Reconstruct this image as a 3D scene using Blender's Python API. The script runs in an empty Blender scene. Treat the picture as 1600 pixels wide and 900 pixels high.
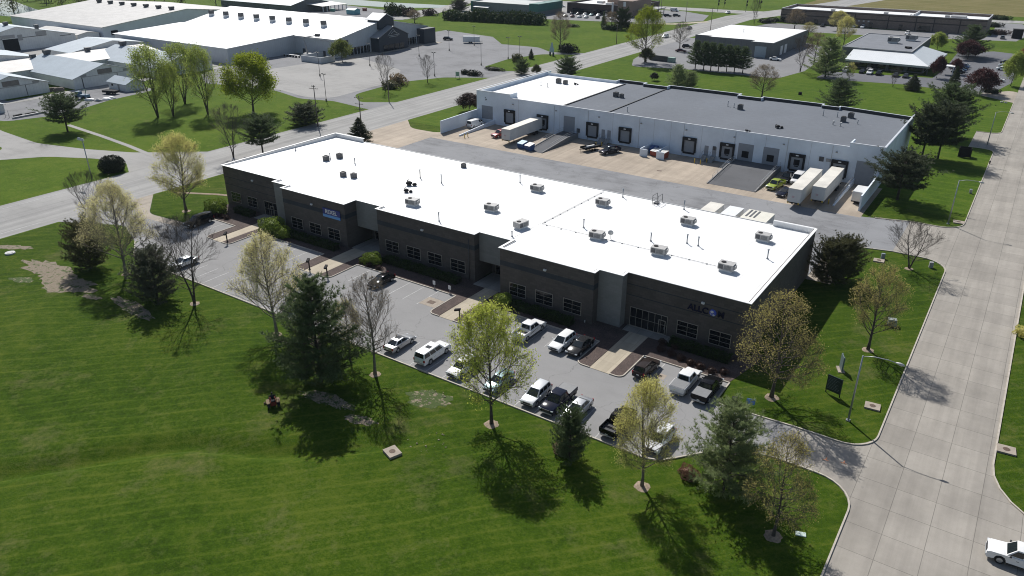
import bpy, bmesh, math, random
from mathutils import Vector, Matrix
from mathutils.geometry import tessellate_polygon
SC = bpy.context.scene
COL = SC.collection
rnd = random.Random(11)
PI = math.pi
# ---- the drone camera: 52 m up, looking north-west and down
CAM_H, CAM_F, CAM_PITCH, CAM_YAW = 52.0, 1186.0, math.radians(25.76), math.radians(-34.3)
_cp, _sp = math.cos(CAM_PITCH), math.sin(CAM_PITCH)
_fw = Vector((math.sin(CAM_YAW)*_cp, math.cos(CAM_YAW)*_cp, -_sp))
_rt = Vector((math.cos(CAM_YAW), -math.sin(CAM_YAW), 0))
_dn = _fw.cross(_rt)
def G(px, py, z=0.0):
    """survey point: where the sight line of photo pixel (px,py) meets height z"""
    d = _fw*CAM_F + _rt*(px-800) + _dn*(py-450)
    t = (CAM_H - z)/-d.z
    return (d.x*t, d.y*t)
def ppm(x, y, z=0.0):
    return CAM_F/((Vector((x, y, z-CAM_H))).dot(_fw))
def Q(*pts):
    return [G(*p) for p in pts]

# ---------------------------------------------------------------- materials
MATS = {}
def _mat(name):
    m = bpy.data.materials.new(name); m.use_nodes = True
    nt = m.node_tree; b = nt.nodes['Principled BSDF']
    return m, nt, b
def _noise(nt, coord, scale, detail=3.0, rough=.55, stretch=None, rotz=0, dist=0):
    n = nt.nodes.new('ShaderNodeTexNoise'); n.inputs['Scale'].default_value = scale
    n.inputs['Detail'].default_value = detail; n.inputs['Roughness'].default_value = rough
    n.inputs['Distortion'].default_value = dist
    src = coord
    if stretch or rotz:
        mp = nt.nodes.new('ShaderNodeMapping'); mp.inputs['Rotation'].default_value = (0, 0, rotz)
        if stretch: mp.inputs['Scale'].default_value = stretch
        nt.links.new(coord, mp.inputs['Vector']); src = mp.outputs['Vector']
    nt.links.new(src, n.inputs['Vector'])
    return n.outputs['Fac']
def _ramp(nt, fac, stops):
    r = nt.nodes.new('ShaderNodeValToRGB'); e = r.color_ramp.elements
    e[0].position, e[0].color = stops[0][0], (*stops[0][1], 1)
    e[1].position, e[1].color = stops[-1][0], (*stops[-1][1], 1)
    for p, c in stops[1:-1]:
        k = e.new(p); k.color = (*c, 1)
    nt.links.new(fac, r.inputs['Fac']); return r.outputs['Color']
def _mix(nt, a, b, fac, mode='MIX'):
    m = nt.nodes.new('ShaderNodeMix'); m.data_type = 'RGBA'; m.blend_type = mode
    for s, v in (('A', a), ('B', b)):
        sock = [i for i in m.inputs if i.name == s and i.type == 'RGBA'][0]
        if isinstance(v, tuple): sock.default_value = (*v, 1)
        else: nt.links.new(v, sock)
    f = [i for i in m.inputs if i.name == 'Factor' and i.type == 'VALUE'][0]
    if isinstance(fac, (int, float)): f.default_value = fac
    else: nt.links.new(fac, f)
    return [o for o in m.outputs if o.type == 'RGBA'][0]
def _math(nt, op, a, b=None, c=None):
    m = nt.nodes.new('ShaderNodeMath'); m.operation = op
    for i, v in enumerate((a, b, c)):
        if v is None: continue
        if isinstance(v, (int, float)): m.inputs[i].default_value = v
        else: nt.links.new(v, m.inputs[i])
    return m.outputs[0]
def _pos(nt):
    return nt.nodes.new('ShaderNodeNewGeometry').outputs['Position']
def _bump(nt, b, h, strength, dist=.05):
    bp = nt.nodes.new('ShaderNodeBump'); bp.inputs['Strength'].default_value = strength; bp.inputs['Distance'].default_value = dist
    nt.links.new(h, bp.inputs['Height']); nt.links.new(bp.outputs['Normal'], b.inputs['Normal'])
def pm(name, col, rough=.8, amp=.12, scale=3.0, metal=0, bump=0, spec=None, world=False, big=None, stretch=None, coat=0, mottle=None, rotz=0):
    """general procedural material: base colour mottled by noise at one or two scales"""
    if name in MATS: return MATS[name]
    m, nt, b = _mat(name)
    b.inputs['Roughness'].default_value = rough; b.inputs['Metallic'].default_value = metal
    if spec is not None: b.inputs['Specular IOR Level'].default_value = spec
    if coat: b.inputs['Coat Weight'].default_value = coat; b.inputs['Coat Roughness'].default_value = .05
    co = _pos(nt) if world else nt.nodes.new('ShaderNodeTexCoord').outputs['Object']
    f = _noise(nt, co, scale, stretch=stretch, rotz=rotz)
    lo = tuple(max(0, c*(1-amp)) for c in col); hi = tuple(min(1, c*(1+amp)) for c in col)
    c = _ramp(nt, f, [(.3, lo), (.7, hi)])
    if big:
        f2 = _noise(nt, co, big[0], 4)
        c = _mix(nt, c, _ramp(nt, f2, [(.35, (1-big[1],)*3), (.65, (1.0, 1.0, 1.0))]), 1.0, 'MULTIPLY')
    if mottle:
        f3 = _noise(nt, co, mottle[0], 5, .65)
        c = _mix(nt, c, mottle[1], _math(nt, 'SMOOTH_MIN', _ramp(nt, f3, [(mottle[2], (0, 0, 0)), (mottle[2]+.1, (1, 1, 1))]), 1.0, .01))
    nt.links.new(c, b.inputs['Base Color'])
    if bump: _bump(nt, b, f, bump)
    MATS[name] = m; return m
def setcol(m, **k): return m

# ---------------------------------------------------------------- mesh builder
class MB:
    def __init__(s): s.v = []; s.f = []; s.mi = []; s.sm = []
    def add(s, vs, fs, mi=0, smooth=False):
        o = len(s.v); s.v += [tuple(p) for p in vs]
        for f in fs: s.f.append(tuple(i+o for i in f)); s.mi.append(mi); s.sm.append(smooth)
        return s
    def quad(s, a, b, c, d, mi=0): return s.add([a, b, c, d], [(0, 1, 2, 3)], mi)
    def poly(s, pts, mi=0): return s.add(pts, [tuple(range(len(pts)))], mi)
    def box(s, x0, x1, y0, y1, z0, z1, mi=0):
        return s.add([(x0,y0,z0),(x1,y0,z0),(x1,y1,z0),(x0,y1,z0),(x0,y0,z1),(x1,y0,z1),(x1,y1,z1),(x0,y1,z1)],
              [(0,3,2,1),(4,5,6,7),(0,1,5,4),(1,2,6,5),(2,3,7,6),(3,0,4,7)], mi)
    def hexa(s, p, mi=0):
        return s.add(p, [(0,3,2,1),(4,5,6,7),(0,1,5,4),(1,2,6,5),(2,3,7,6),(3,0,4,7)], mi)
    def prism(s, pts, z0, z1, mi=0, top=None):
        n = len(pts); area = sum(pts[i][0]*pts[(i+1)%n][1]-pts[(i+1)%n][0]*pts[i][1] for i in range(n))
        if area < 0: pts = pts[::-1]
        vs = [(x,y,z0) for x,y in pts] + [(x,y,z1) for x,y in pts]
        s.add(vs, [(i,(i+1)%n,n+(i+1)%n,n+i) for i in range(n)] + [tuple(range(n-1,-1,-1))], mi)
        return s.add([(x,y,z1) for x,y in pts], [tuple(range(n))], mi if top is None else top)
    def tube(s, pts, rad, n=6, mi=0, smooth=True, cap=True):
        """a tube through pts with a radius per point"""
        if isinstance(rad, (int, float)): rad = [rad]*len(pts)
        P = [Vector(p) for p in pts]; o = len(s.v); prev = None
        for i, p in enumerate(P):
            d = (P[min(i+1, len(P)-1)] - P[max(i-1, 0)])
            if d.length < 1e-9: d = Vector((0, 0, 1))
            d.normalize()
            a = prev - d*prev.dot(d) if prev else (Vector((1, 0, 0)) if abs(d.x) < .8 else Vector((0, 1, 0)))
            a = (a - d*a.dot(d)).normalized(); prev = a; b = d.cross(a)
            for k in range(n):
                t = 2*PI*k/n; q = p + (a*math.cos(t) + b*math.sin(t))*rad[i]; s.v.append((q.x, q.y, q.z))
        for i in range(len(P)-1):
            for k in range(n):
                s.f.append((o+i*n+k, o+i*n+(k+1)%n, o+(i+1)*n+(k+1)%n, o+(i+1)*n+k)); s.mi.append(mi); s.sm.append(smooth)
        if cap:
            s.f.append(tuple(o+k for k in range(n-1,-1,-1))); s.mi.append(mi); s.sm.append(False)
            e = o+(len(P)-1)*n; s.f.append(tuple(e+k for k in range(n))); s.mi.append(mi); s.sm.append(False)
        return s
    def ball(s, c, r, nu=8, nv=6, mi=0, jitter=0, rg=None):
        rx, ry, rz = r if isinstance(r, tuple) else (r, r, r)
        vs = [(c[0], c[1], c[2]-rz)]
        for j in range(1, nv):
            ph = -PI/2 + PI*j/nv
            for i in range(nu):
                t = 2*PI*i/nu; k = 1 + (rg.uniform(-jitter, jitter) if rg else 0)
                vs.append((c[0]+rx*k*math.cos(ph)*math.cos(t), c[1]+ry*k*math.cos(ph)*math.sin(t), c[2]+rz*k*math.sin(ph)))
        vs.append((c[0], c[1], c[2]+rz)); fs = []
        for i in range(nu): fs.append((0, 1+(i+1)%nu, 1+i))
        for j in range(nv-2):
            for i in range(nu):
                a = 1+j*nu; fs.append((a+i, a+(i+1)%nu, a+nu+(i+1)%nu, a+nu+i))
        a = 1+(nv-2)*nu; t = len(vs)-1
        for i in range(nu): fs.append((a+i, a+(i+1)%nu, t))
        return s.add(vs, fs, mi, True)
    def mesh(s, name, mats):
        me = bpy.data.meshes.new(name); me.from_pydata(s.v, [], s.f)
        for m in (mats if isinstance(mats, (list, tuple)) else [mats]): me.materials.append(m)
        me.polygons.foreach_set('material_index', s.mi); me.polygons.foreach_set('use_smooth', s.sm)
        me.update(); return me
    def build(s, name, mats, parent=None, loc=None, rotz=0, bevel=0):
        me = s.mesh(name, mats)
        if bevel:
            bm = bmesh.new(); bm.from_mesh(me)
            bmesh.ops.remove_doubles(bm, verts=bm.verts, dist=1e-5)
            es = [e for e in bm.edges if len(e.link_faces) == 2 and e.calc_face_angle(0) > .5]
            bmesh.ops.bevel(bm, geom=es, offset=bevel, segments=1, affect='EDGES', clamp_overlap=True)
            bm.to_mesh(me); bm.free()
        return link(name, me, parent, loc, rotz)
def link(name, me, parent=None, loc=None, rotz=0):
    o = bpy.data.objects.new(name, me); COL.objects.link(o)
    if parent: o.parent = parent
    if loc: o.location = loc
    if rotz: o.rotation_euler.z = rotz
    return o
def tag(o, label=None, cat=None, group=None, kind=None):
    if label: o['label'] = label
    if cat: o['category'] = cat
    if group: o['group'] = group
    if kind: o['kind'] = kind
    return o
def thing(name, label, cat, loc=(0, 0, 0), rotz=0, group=None):
    o = bpy.data.objects.new(name, None); COL.objects.link(o); o.empty_display_size = .3
    o.location = loc; o.rotation_euler.z = rotz
    return tag(o, label, cat, group)
def dup(root, label=None, loc=None, rotz=None, group=None, scale=None, paint=None, parent=None):
    """copy of a thing with copies of its parts and sub-parts; paint = {part name: material}"""
    c = root.copy(); COL.objects.link(c)
    if parent: c.parent = parent
    if loc is not None: c.location = loc
    if rotz is not None: c.rotation_euler.z = rotz
    if scale is not None: c.scale = scale if isinstance(scale, tuple) else (scale,)*3
    if label: c['label'] = label
    if group: c['group'] = group
    for ch in list(root.children):
        k = dup(ch, parent=c, paint=paint)
        base = ch.name.split('.')[0]
        if paint and base in paint:
            k.material_slots[0].link = 'OBJECT'; k.material_slots[0].material = paint[base]
    return c
def struct(o): o['kind'] = 'structure'; return o
def fillet(pts):
    """pts: (x,y) or (x,y,r): round the corner with radius r"""
    out = []; n = len(pts)
    for i, p in enumerate(pts):
        if len(p) < 3 or p[2] <= 0: out.append((p[0], p[1])); continue
        P = Vector(p[:2]); A = Vector(pts[i-1][:2])-P; B = Vector(pts[(i+1) % n][:2])-P
        la, lb = A.length, B.length; A.normalize(); B.normalize()
        ang = A.angle(B)
        t = min(p[2]/math.tan(ang/2), la*.49, lb*.49); r = t*math.tan(ang/2)
        c = P + (A+B).normalized()*(r/math.sin(ang/2))
        s0 = P+A*t-c; s1 = P+B*t-c
        a0 = math.atan2(s0.y, s0.x); d = math.atan2(s1.y, s1.x)-a0
        while d > PI: d -= 2*PI
        while d < -PI: d += 2*PI
        k = max(3, int(abs(d)/.2))
        for j in range(k+1):
            a = a0+d*j/k; out.append((c.x+r*math.cos(a), c.y+r*math.sin(a)))
    return out
def sheet(name, pts, z, m, kind='structure'):
    pts = fillet(pts); q = []
    for p in pts:
        if not q or math.hypot(p[0]-q[-1][0], p[1]-q[-1][1]) > .02: q.append(p)
    if math.hypot(q[0][0]-q[-1][0], q[0][1]-q[-1][1]) < .02: q.pop()
    n = len(q); area = sum(q[i][0]*q[(i+1)%n][1]-q[(i+1)%n][0]*q[i][1] for i in range(n))
    if area < 0: q = q[::-1]
    tris = tessellate_polygon([[Vector((x, y, 0)) for x, y in q]]); fs = []
    for t in tris:
        A, B, C_ = (q[i] for i in t)
        cr = (B[0]-A[0])*(C_[1]-A[1])-(B[1]-A[1])*(C_[0]-A[0])
        if abs(cr) > 1e-9: fs.append(tuple(t) if cr > 0 else tuple(t[::-1]))
    me = bpy.data.meshes.new(name); me.from_pydata([(x, y, z) for x, y in q], [], fs); me.materials.append(m)
    o = link(name, me); o['kind'] = kind; return o
def strip(mb, pts, w, z0, z1, closed=False):
    """a kerb-like bar along a polyline"""
    P = [Vector(p[:2]) for p in pts]; n = len(P); L = []; Rr = []
    for i in range(n):
        a = P[i-1] if (i or closed) else None; b = P[(i+1) % n] if (i < n-1 or closed) else None
        d1 = (P[i]-a).normalized() if a is not None else None; d2 = (b-P[i]).normalized() if b is not None else None
        d = ((d1 or d2)+(d2 or d1)); d = d.normalized() if d.length > 1e-6 else (d1 or d2)
        nn = Vector((-d.y, d.x)); k = w/2/max(.5, nn.dot(Vector((-(d1 or d2).y, (d1 or d2).x))))
        L.append(P[i]+nn*k); Rr.append(P[i]-nn*k)
    for i in range(n if closed else n-1):
        j = (i+1) % n
        mb.hexa([(Rr[i].x,Rr[i].y,z0),(Rr[j].x,Rr[j].y,z0),(L[j].x,L[j].y,z0),(L[i].x,L[i].y,z0),
                 (Rr[i].x,Rr[i].y,z1),(Rr[j].x,Rr[j].y,z1),(L[j].x,L[j].y,z1),(L[i].x,L[i].y,z1)])
    return mb
def text_mesh(body, size, extrude=.02, bold=0):
    cu = bpy.data.curves.new('lettering', 'FONT'); cu.body = body; cu.size = size; cu.extrude = extrude; cu.offset = bold
    cu.align_x = 'CENTER'; cu.align_y = 'CENTER'
    o = bpy.data.objects.new('lettering', cu); COL.objects.link(o)
    bpy.context.view_layer.update()
    me = bpy.data.meshes.new_from_object(o.evaluated_get(bpy.context.evaluated_depsgraph_get()))
    bpy.data.objects.remove(o); bpy.data.curves.remove(cu)
    return me
# ================================================================ GROUND
def grass_mat(name, dark, mid, light, stripes=None, dry=None, bump=.5):
    m, nt, b = _mat(name); co = _pos(nt)
    b.inputs['Roughness'].default_value = .95; b.inputs['Specular IOR Level'].default_value = .06
    f1 = _noise(nt, co, .045, 6, .62); f2 = _noise(nt, co, .35, 6, .7); f3 = _noise(nt, co, 2.2, 5, .75); f4 = _noise(nt, co, 7, 3, .7)
    s = _math(nt, 'ADD', _math(nt, 'MULTIPLY', f1, .95), _math(nt, 'MULTIPLY', f2, .85))
    s = _math(nt, 'ADD', s, _math(nt, 'ADD', _math(nt, 'MULTIPLY', f3, 1.0), _math(nt, 'MULTIPLY', f4, .75)))
    if stripes:
        ang, period, amt = stripes
        mp = nt.nodes.new('ShaderNodeMapping'); mp.inputs['Rotation'].default_value = (0, 0, ang)
        nt.links.new(co, mp.inputs['Vector'])
        sx = nt.nodes.new('ShaderNodeSeparateXYZ'); nt.links.new(mp.outputs['Vector'], sx.inputs[0])
        wob = _math(nt, 'MULTIPLY', _noise(nt, co, .03, 2), 4.0)
        ph_ = _math(nt, 'ADD', sx.outputs['Y'], wob)
        w = _math(nt, 'SINE', _math(nt, 'MULTIPLY', ph_, 2*PI/period))
        ln = _math(nt, 'POWER', _math(nt, 'ABSOLUTE', _math(nt, 'SINE', _math(nt, 'MULTIPLY', ph_, PI/(period*.5)))), 16.0)
        streak = _noise(nt, mp.outputs['Vector'], .9, 5, .65, stretch=(.03, 1.8, 1))
        s = _math(nt, 'ADD', s, _math(nt, 'MULTIPLY', w, amt*.22))
        s = _math(nt, 'ADD', s, _math(nt, 'MULTIPLY', _math(nt, 'MULTIPLY', ln, streak), amt*3.0))
        s = _math(nt, 'ADD', s, _math(nt, 'MULTIPLY', _math(nt, 'SUBTRACT', streak, .5), amt*2.6))
    s = _math(nt, 'MULTIPLY', s, .285)
    c = _ramp(nt, s, [(.40, dark), (.51, mid), (.61, light)])
    yl = _noise(nt, co, .5, 6, .75); c = _mix(nt, c, tuple(light[i]*(1.05, 1.0, 1.3)[i] for i in range(3)), _ramp(nt, yl, [(.54, (0, 0, 0)), (.68, (.75, .75, .75))]))
    if dry:
        d = _noise(nt, co, .13, 7, .75)
        c = _mix(nt, c, dry[0], _ramp(nt, _math(nt, 'ADD', _math(nt, 'MULTIPLY', d, .8), _math(nt, 'MULTIPLY', f3, .2)), [(dry[1]-.04, (0, 0, 0)), (dry[1]+.12, (dry[2],)*3)]))
    nt.links.new(c, b.inputs['Base Color'])
    _bump(nt, b, _math(nt, 'ADD', f3, f4), bump, .15)
    return m
M_lawn = grass_mat('mown_lawn', (.018, .040, .003), (.038, .073, .0045), (.077, .105, .012), stripes=(math.radians(-46), 3.4, .12), dry=((.135, .12, .055), .57, .55))
M_grass = grass_mat('grass', (.038, .074, .006), (.066, .113, .009), (.108, .143, .018), dry=((.14, .125, .05), .58, .55))
M_back = grass_mat('mown_grass_strips', (.032, .070, .006), (.059, .106, .009), (.094, .132, .016), stripes=(math.radians(3), 5.5, .13), dry=((.12, .12, .04), .66, .4))
M_field = grass_mat('dry_field', (.10, .105, .03), (.145, .13, .05), (.19, .165, .075), stripes=(math.radians(4), 26, .16))

def lawn_h(x, y):
    """front lawn relief: a shallow drainage swale and soft undulation, zero at its borders"""
    e = min(1, max(0, (x+146)/10))*min(1, max(0, (-8-x)/6))*min(1, max(0, (60.5-y)/7))*min(1, max(0, (y+14)/6))
    h = .22*math.sin(x*.11+1)*math.sin(y*.13+x*.03) + .10*math.sin(x*.31+y*.27)
    P = [(-92, 6), (-79.6, 21.8), (-75.8, 26.5), (-72.2, 31.6), (-67.3, 36.1), (-60.7, 39.5), (-57.7, 41.4), (-51.9, 46.2), (-48, 50)]
    best = 1e9
    for i in range(len(P)-1):
        ax, ay = P[i]; bx, by = P[i+1]; dx, dy = bx-ax, by-ay
        t = max(0, min(1, ((x-ax)*dx+(y-ay)*dy)/(dx*dx+dy*dy)))
        sgn = dx*(y-ay)-dy*(x-ax)
        d = math.hypot(x-ax-dx*t, y-ay-dy*t); best = min(best, d if sgn > 0 else d*3.0)
    s = max(0, min(1, (-46-x)/12))
    h -= .95*math.exp(-(best/2.0)**2)*s
    return h*e
def build_ground():
    mb = MB()
    X0, X1, Y0, Y1 = -146.0, -8.0, -14.0, 60.5
    nx, ny = 184, 100; vs = []
    for j in range(ny+1):
        for i in range(nx+1):
            x = X0+(X1-X0)*i/nx; y = Y0+(Y1-Y0)*j/ny; vs.append((x, y, lawn_h(x, y)))
    mb.add(vs, [(j*(nx+1)+i, j*(nx+1)+i+1, (j+1)*(nx+1)+i+1, (j+1)*(nx+1)+i) for j in range(ny) for i in range(nx)], 0, True)
    def q(x0, x1, y0, y1, mi): mb.quad((x0,y0,0),(x1,y0,0),(x1,y1,0),(x0,y1,0), mi)
    q(X0, X1, Y1, 164, 0); q(-149, X0, Y0, 164, 0); q(X1, 3000, Y0, 164, 0); q(-3000, -149, Y0, 164, 1); q(-3000, 3000, -900, Y0, 1)
    q(-149, 3000, 164, 300, 2); q(-3000, -149, 164, 300, 1)
    q(-3000, 3000, 300, 538, 1); q(-150, 3000, 538, 575, 1); q(-3000, -150, 538, 720, 1); q(-150, 3000, 575, 4500, 3); q(-3000, -150, 720, 4500, 3)
    tag(mb.build('ground', [M_lawn, M_grass, M_back, M_field]), kind='structure')
build_ground()

def asphalt(name, col, crack=.5, spots=.3):
    m, nt, b = _mat(name); co = _pos(nt); b.inputs['Roughness'].default_value = .9; b.inputs['Specular IOR Level'].default_value = .25
    f1 = _noise(nt, co, .09, 5, .6); f2 = _noise(nt, co, .55, 5, .65, stretch=(.35, 1, 1)); f3 = _noise(nt, co, 12, 3, .7)
    s = _math(nt, 'ADD', _math(nt, 'MULTIPLY', f1, .55), _math(nt, 'ADD', _math(nt, 'MULTIPLY', f2, .3), _math(nt, 'MULTIPLY', f3, .3)))
    c = _ramp(nt, s, [(.40, tuple(x*(1-spots*.55) for x in col)), (.58, col), (.75, tuple(x*1.10 for x in col))])
    v = nt.nodes.new('ShaderNodeTexVoronoi'); v.feature = 'DISTANCE_TO_EDGE'; v.inputs['Scale'].default_value = .10
    w = nt.nodes.new('ShaderNodeVectorMath'); w.operation = 'ADD'
    ns = nt.nodes.new('ShaderNodeTexNoise'); ns.inputs['Scale'].default_value = .35; ns.inputs['Detail'].default_value = 4
    nt.links.new(co, ns.inputs['Vector'])
    sc = nt.nodes.new('ShaderNodeVectorMath'); sc.operation = 'SCALE'; sc.inputs['Scale'].default_value = 4.0
    nt.links.new(ns.outputs['Color'], sc.inputs[0]); nt.links.new(co, w.inputs[0]); nt.links.new(sc.outputs[0], w.inputs[1])
    nt.links.new(w.outputs[0], v.inputs['Vector'])
    cr = _ramp(nt, v.outputs['Distance'], [(.0, (1-crack*.6,)*3), (.006, (1, 1, 1))])
    c = _mix(nt, c, cr, 1.0, 'MULTIPLY')
    nt.links.new(c, b.inputs['Base Color']); _bump(nt, b, f3, .15, .02); return m
def slabs(name, col, w, h, ox, oy, joint=.55, stain=.18, mort=.05):
    """cast concrete in slabs: tooled joints, each slab its own tone, tyre polish and stains"""
    m, nt, b = _mat(name); co = _pos(nt); b.inputs['Roughness'].default_value = .85; b.inputs['Specular IOR Level'].default_value = .25
    mp = nt.nodes.new('ShaderNodeMapping'); mp.inputs['Location'].default_value = (ox, oy, 0); nt.links.new(co, mp.inputs['Vector'])
    br = nt.nodes.new('ShaderNodeTexBrick'); br.offset = 0; br.inputs['Scale'].default_value = 1
    br.inputs['Brick Width'].default_value = w; br.inputs['Row Height'].default_value = h; br.inputs['Mortar Size'].default_value = mort; br.inputs['Mortar Smooth'].default_value = .5
    br.inputs['Color1'].default_value = (*[c*.93 for c in col], 1); br.inputs['Color2'].default_value = (*[min(1, c*1.06) for c in col], 1)
    br.inputs['Mortar'].default_value = (*[c*(1-joint) for c in col], 1)
    nt.links.new(mp.outputs['Vector'], br.inputs['Vector'])
    f1 = _noise(nt, co, .12, 5, .65); f2 = _noise(nt, co, 1.1, 5, .7); f4 = _noise(nt, co, .8, 4, .6, stretch=(1, .04, 1))
    c = _mix(nt, br.outputs['Color'], _ramp(nt, f1, [(.35, (1-stain,)*3), (.62, (1.0, 1.0, 1.0))]), 1, 'MULTIPLY')
    c = _mix(nt, c, _ramp(nt, f2, [(.3, (.92, .92, .91)), (.7, (1, 1, 1))]), 1, 'MULTIPLY')
    c = _mix(nt, c, _ramp(nt, f4, [(.38, (.88, .88, .88)), (.6, (1.02, 1.02, 1.02))]), 1, 'MULTIPLY')
    nt.links.new(c, b.inputs['Base Color']); return m
M_lot = asphalt('lot_asphalt', (.246, .243, .240))
M_drive = asphalt('yard_asphalt', (.225, .228, .235), .5, .95)
M_dark_asph = asphalt('dark_asphalt', (.125, .128, .14), .25)
M_grey_asph = asphalt('grey_asphalt', (.20, .20, .205), .3)
M_gravel = asphalt('gravel', (.295, .288, .275), .0, .5)
M_fairlot = asphalt('fair_lot', (.198, .199, .205), .25, .7)
M_road = asphalt('road_surface', (.30, .295, .285), .25, .35)
def wheel_tracks(m):
    nt = m.node_tree; b = nt.nodes['Principled BSDF']; src = b.inputs['Base Color'].links[0].from_socket; co = _pos(nt)
    f = _noise(nt, co, .55, 4, .6, stretch=(1, .012, 1))
    nt.links.new(_mix(nt, src, _ramp(nt, f, [(.36, (.80, .80, .80)), (.6, (1.04, 1.04, 1.03))]), 1, 'MULTIPLY'), b.inputs['Base Color'])
wheel_tracks(M_road)
M_street = slabs('street_concrete', (.345, .318, .280), 3.62, 3.85, 5.46, -2.9, .42, .2, .04)
M_conc = slabs('concrete', (.40, .36, .31), 4.2, 4.2, 0, 0, .25)
M_dock = slabs('dock_concrete', (.43, .36, .285), 9.0, 7.2, 4, 2, .22, .22)
M_apron = slabs('apron_concrete', (.40, .35, .29), 5, 5, 0, 1, .3)
M_walk = slabs('walk_concrete', (.47, .41, .315), 1.75, 3.0, 0, .4, .25, .1, .03)
M_kerb = pm('kerb_concrete', (.42, .38, .32), .85, .15, 1.5, world=True)
M_mulch = pm('mulch', (.085, .06, .052), .95, .45, 7, world=True, bump=.6, big=(.8, .3))
M_soil = pm('bare_soil', (.26, .20, .14), .95, .25, 2.2, world=True, bump=.6, big=(.5, .25))
M_paint = pm('road_paint', (.45, .45, .44), .8, .35, 3, world=True)
M_yellow = pm('yellow_paint', (.62, .43, .06), .6, .12, 3)

# right-hand concrete street with the drive mouths
sheet('street', [(-5.2,-300),(5.9,-300),(5.9,56,7),(60,56),(60,73,0),(5.9,73,9),(5.9,1200),(-5.2,1200),(-5.2,254,0),(-5.2,243,7),(-11,243),(-11,224),(-5.2,224,7),
                 (-5.2,156.5,5),(-14,156.5),(-14,138.6),(-5.2,138.6,6),(-5.2,77,7),(-13.6,77),(-13.6,70.2),(-5.2,70.2,6)], .012, M_street)
sheet('road', [(-168.3,-900),(-149.3,-900),(-149.3,470,0),(-130,540,0),(-110,640),(-70,900),(-96,900),(-133,640),(-150,545),(-168.3,480)], .012, M_road)
sheet('cross_road', [(-700,500),(-320,488),(-230,494),(-168,497),(-140,503),(-20,536),(200,556),(200,566),(-20,551),(-140,521),(-168,516),(-320,506),(-700,518)], .020, M_road)
# driveway and parking lot of the front building
LOT = [(-127.6,66.5,3),(-121,62.2,5),(-24.0,62.2,4),(-18.2,69.2,5),(-13.6,70.2),(-13.6,77.0),(-22.8,76.4,1.2),(-22.8,81.7),(-127.6,81.7)]
sheet('parking_lot', LOT, .02, M_lot)
sheet('driveway', [(-149.3,64,0),(-137,70.2,4),(-127.6,66.5),(-127.6,77.5),(-139,76.5,5),(-149.3,84)], .016, M_lot)
sheet('driveway_edge', [(-149.3,79,0),(-139,74.5,4),(-128,75.4),(-128,77.4),(-139,76.4,5),(-149.3,84)], .022, M_apron)
tag(strip(MB(), [(-146,87.5),(-142,89.5),(-138,91.5),(-132,93.5)], .9, .0, .03).build('bare_soil', M_soil), kind='structure')
# yard between the two buildings
sheet('dock_yard', [(-131,124,0),(-23,118.5),(-22,137,3),(-14,138.6),(-14,156.5),(-22,154.2),(-131,153.4)], .016, M_drive)
sheet('dock_apron', [(-149.3,139.5,0),(-131,139.5),(-131,153.4),(-22.4,153.4),(-22.4,175),(-131.6,175),(-131.6,158.2,3),(-142,158,6),(-149.3,165)], .020, M_dock)
sheet('yard_path', [(-131,139.5),(-149.3,139.5),(-142,132,5),(-131,124)], .024, M_drive)
sheet('concrete_path', [(-23.4,118.6),(-19.6,118.6),(-19.6,136.4),(-23.4,136.4)], .028, M_apron)
# fairground gravel lots and lanes
sheet('fairground_lot', [(-275,197),(-262,176),(-246,166,8),(-236,169,6),(-214,171.5,10),(-198,167.5,10),(-186,171,4),(-168.3,168.5),(-168.3,181),(-178,174.5,3),(-188,182,8),(-190.5,206,8),(-183,223,6),(-168.3,232.5),(-168.3,249),(-176,244,5),(-184,250,5),(-187,272,8),(-182,290,6),(-168.3,298),(-168.3,303),(-182,297,4),(-194,306,8),(-214,305),(-232,323),(-268,330),(-268,316),(-247,296),(-248,231),(-275,231)], .016, M_fairlot)
sheet('light_gravel', [(-250,200),(-236,171,6),(-214,173.5,8),(-198,170,8),(-190,174,5),(-193,206,8),(-206,226,12),(-246,240,6)], .020, M_gravel)
sheet('gravel_lane', [(-300,100),(-232,92,10),(-212,91,14),(-196,95,14),(-183,100,8),(-168.3,111),(-168.3,90),(-176,94,4),(-186,91.5,10),(-197,86,10),(-205,76,10),(-225,52),(-232,56),(-211,80,3),(-214,84,5),(-260,82),(-300,86)], .016, M_gravel)
sheet('fairground_path', [(-268.2,60),(-273,60),(-273,200),(-268.2,200)], .020, M_gravel)
sheet('yard_gravel', [(-300,88),(-244,98,4),(-239,112,5),(-247,131,6),(-250,150,6),(-268,150),(-268,112),(-300,112)], .016, M_fairlot)
sheet('barn_yard', [(-300,104),(-450,104),(-450,210),(-380,210),(-274,198),(-274,186),(-300,186)], .012, M_gravel)
tag(strip(MB(), [(-225,106),(-205,104.5),(-190,103),(-176,101)], 1.3, .01, .03).build('footpath', M_gravel), kind='structure')
sheet('far_lot', [(-400,345),(-350,340),(-318,352),(-330,382),(-420,398)], .016, M_fairlot)
sheet('far_lane', [(-345,352),(-318,356),(-322,385),(-336,430),(-360,488),(-370,488),(-345,420)], .020, M_gravel)
sheet('green_yard', [(-322,402),(-255,398),(-255,425),(-262,450),(-262,492),(-355,492)], .024, M_gravel)
sheet('brick_lot', [(-262,399),(-246,404),(-208,414),(-186,424),(-170,446),(-178,476),(-200,490),(-262,488)], .032, M_grey_asph)
sheet('grey_lot', [(-143,300,4),(-136,284,4),(-116,290),(-80,290.5,4),(-76,312),(-80,376),(-96,390),(-149.3,375),(-149.3,330)], .016, M_grey_asph)
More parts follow.
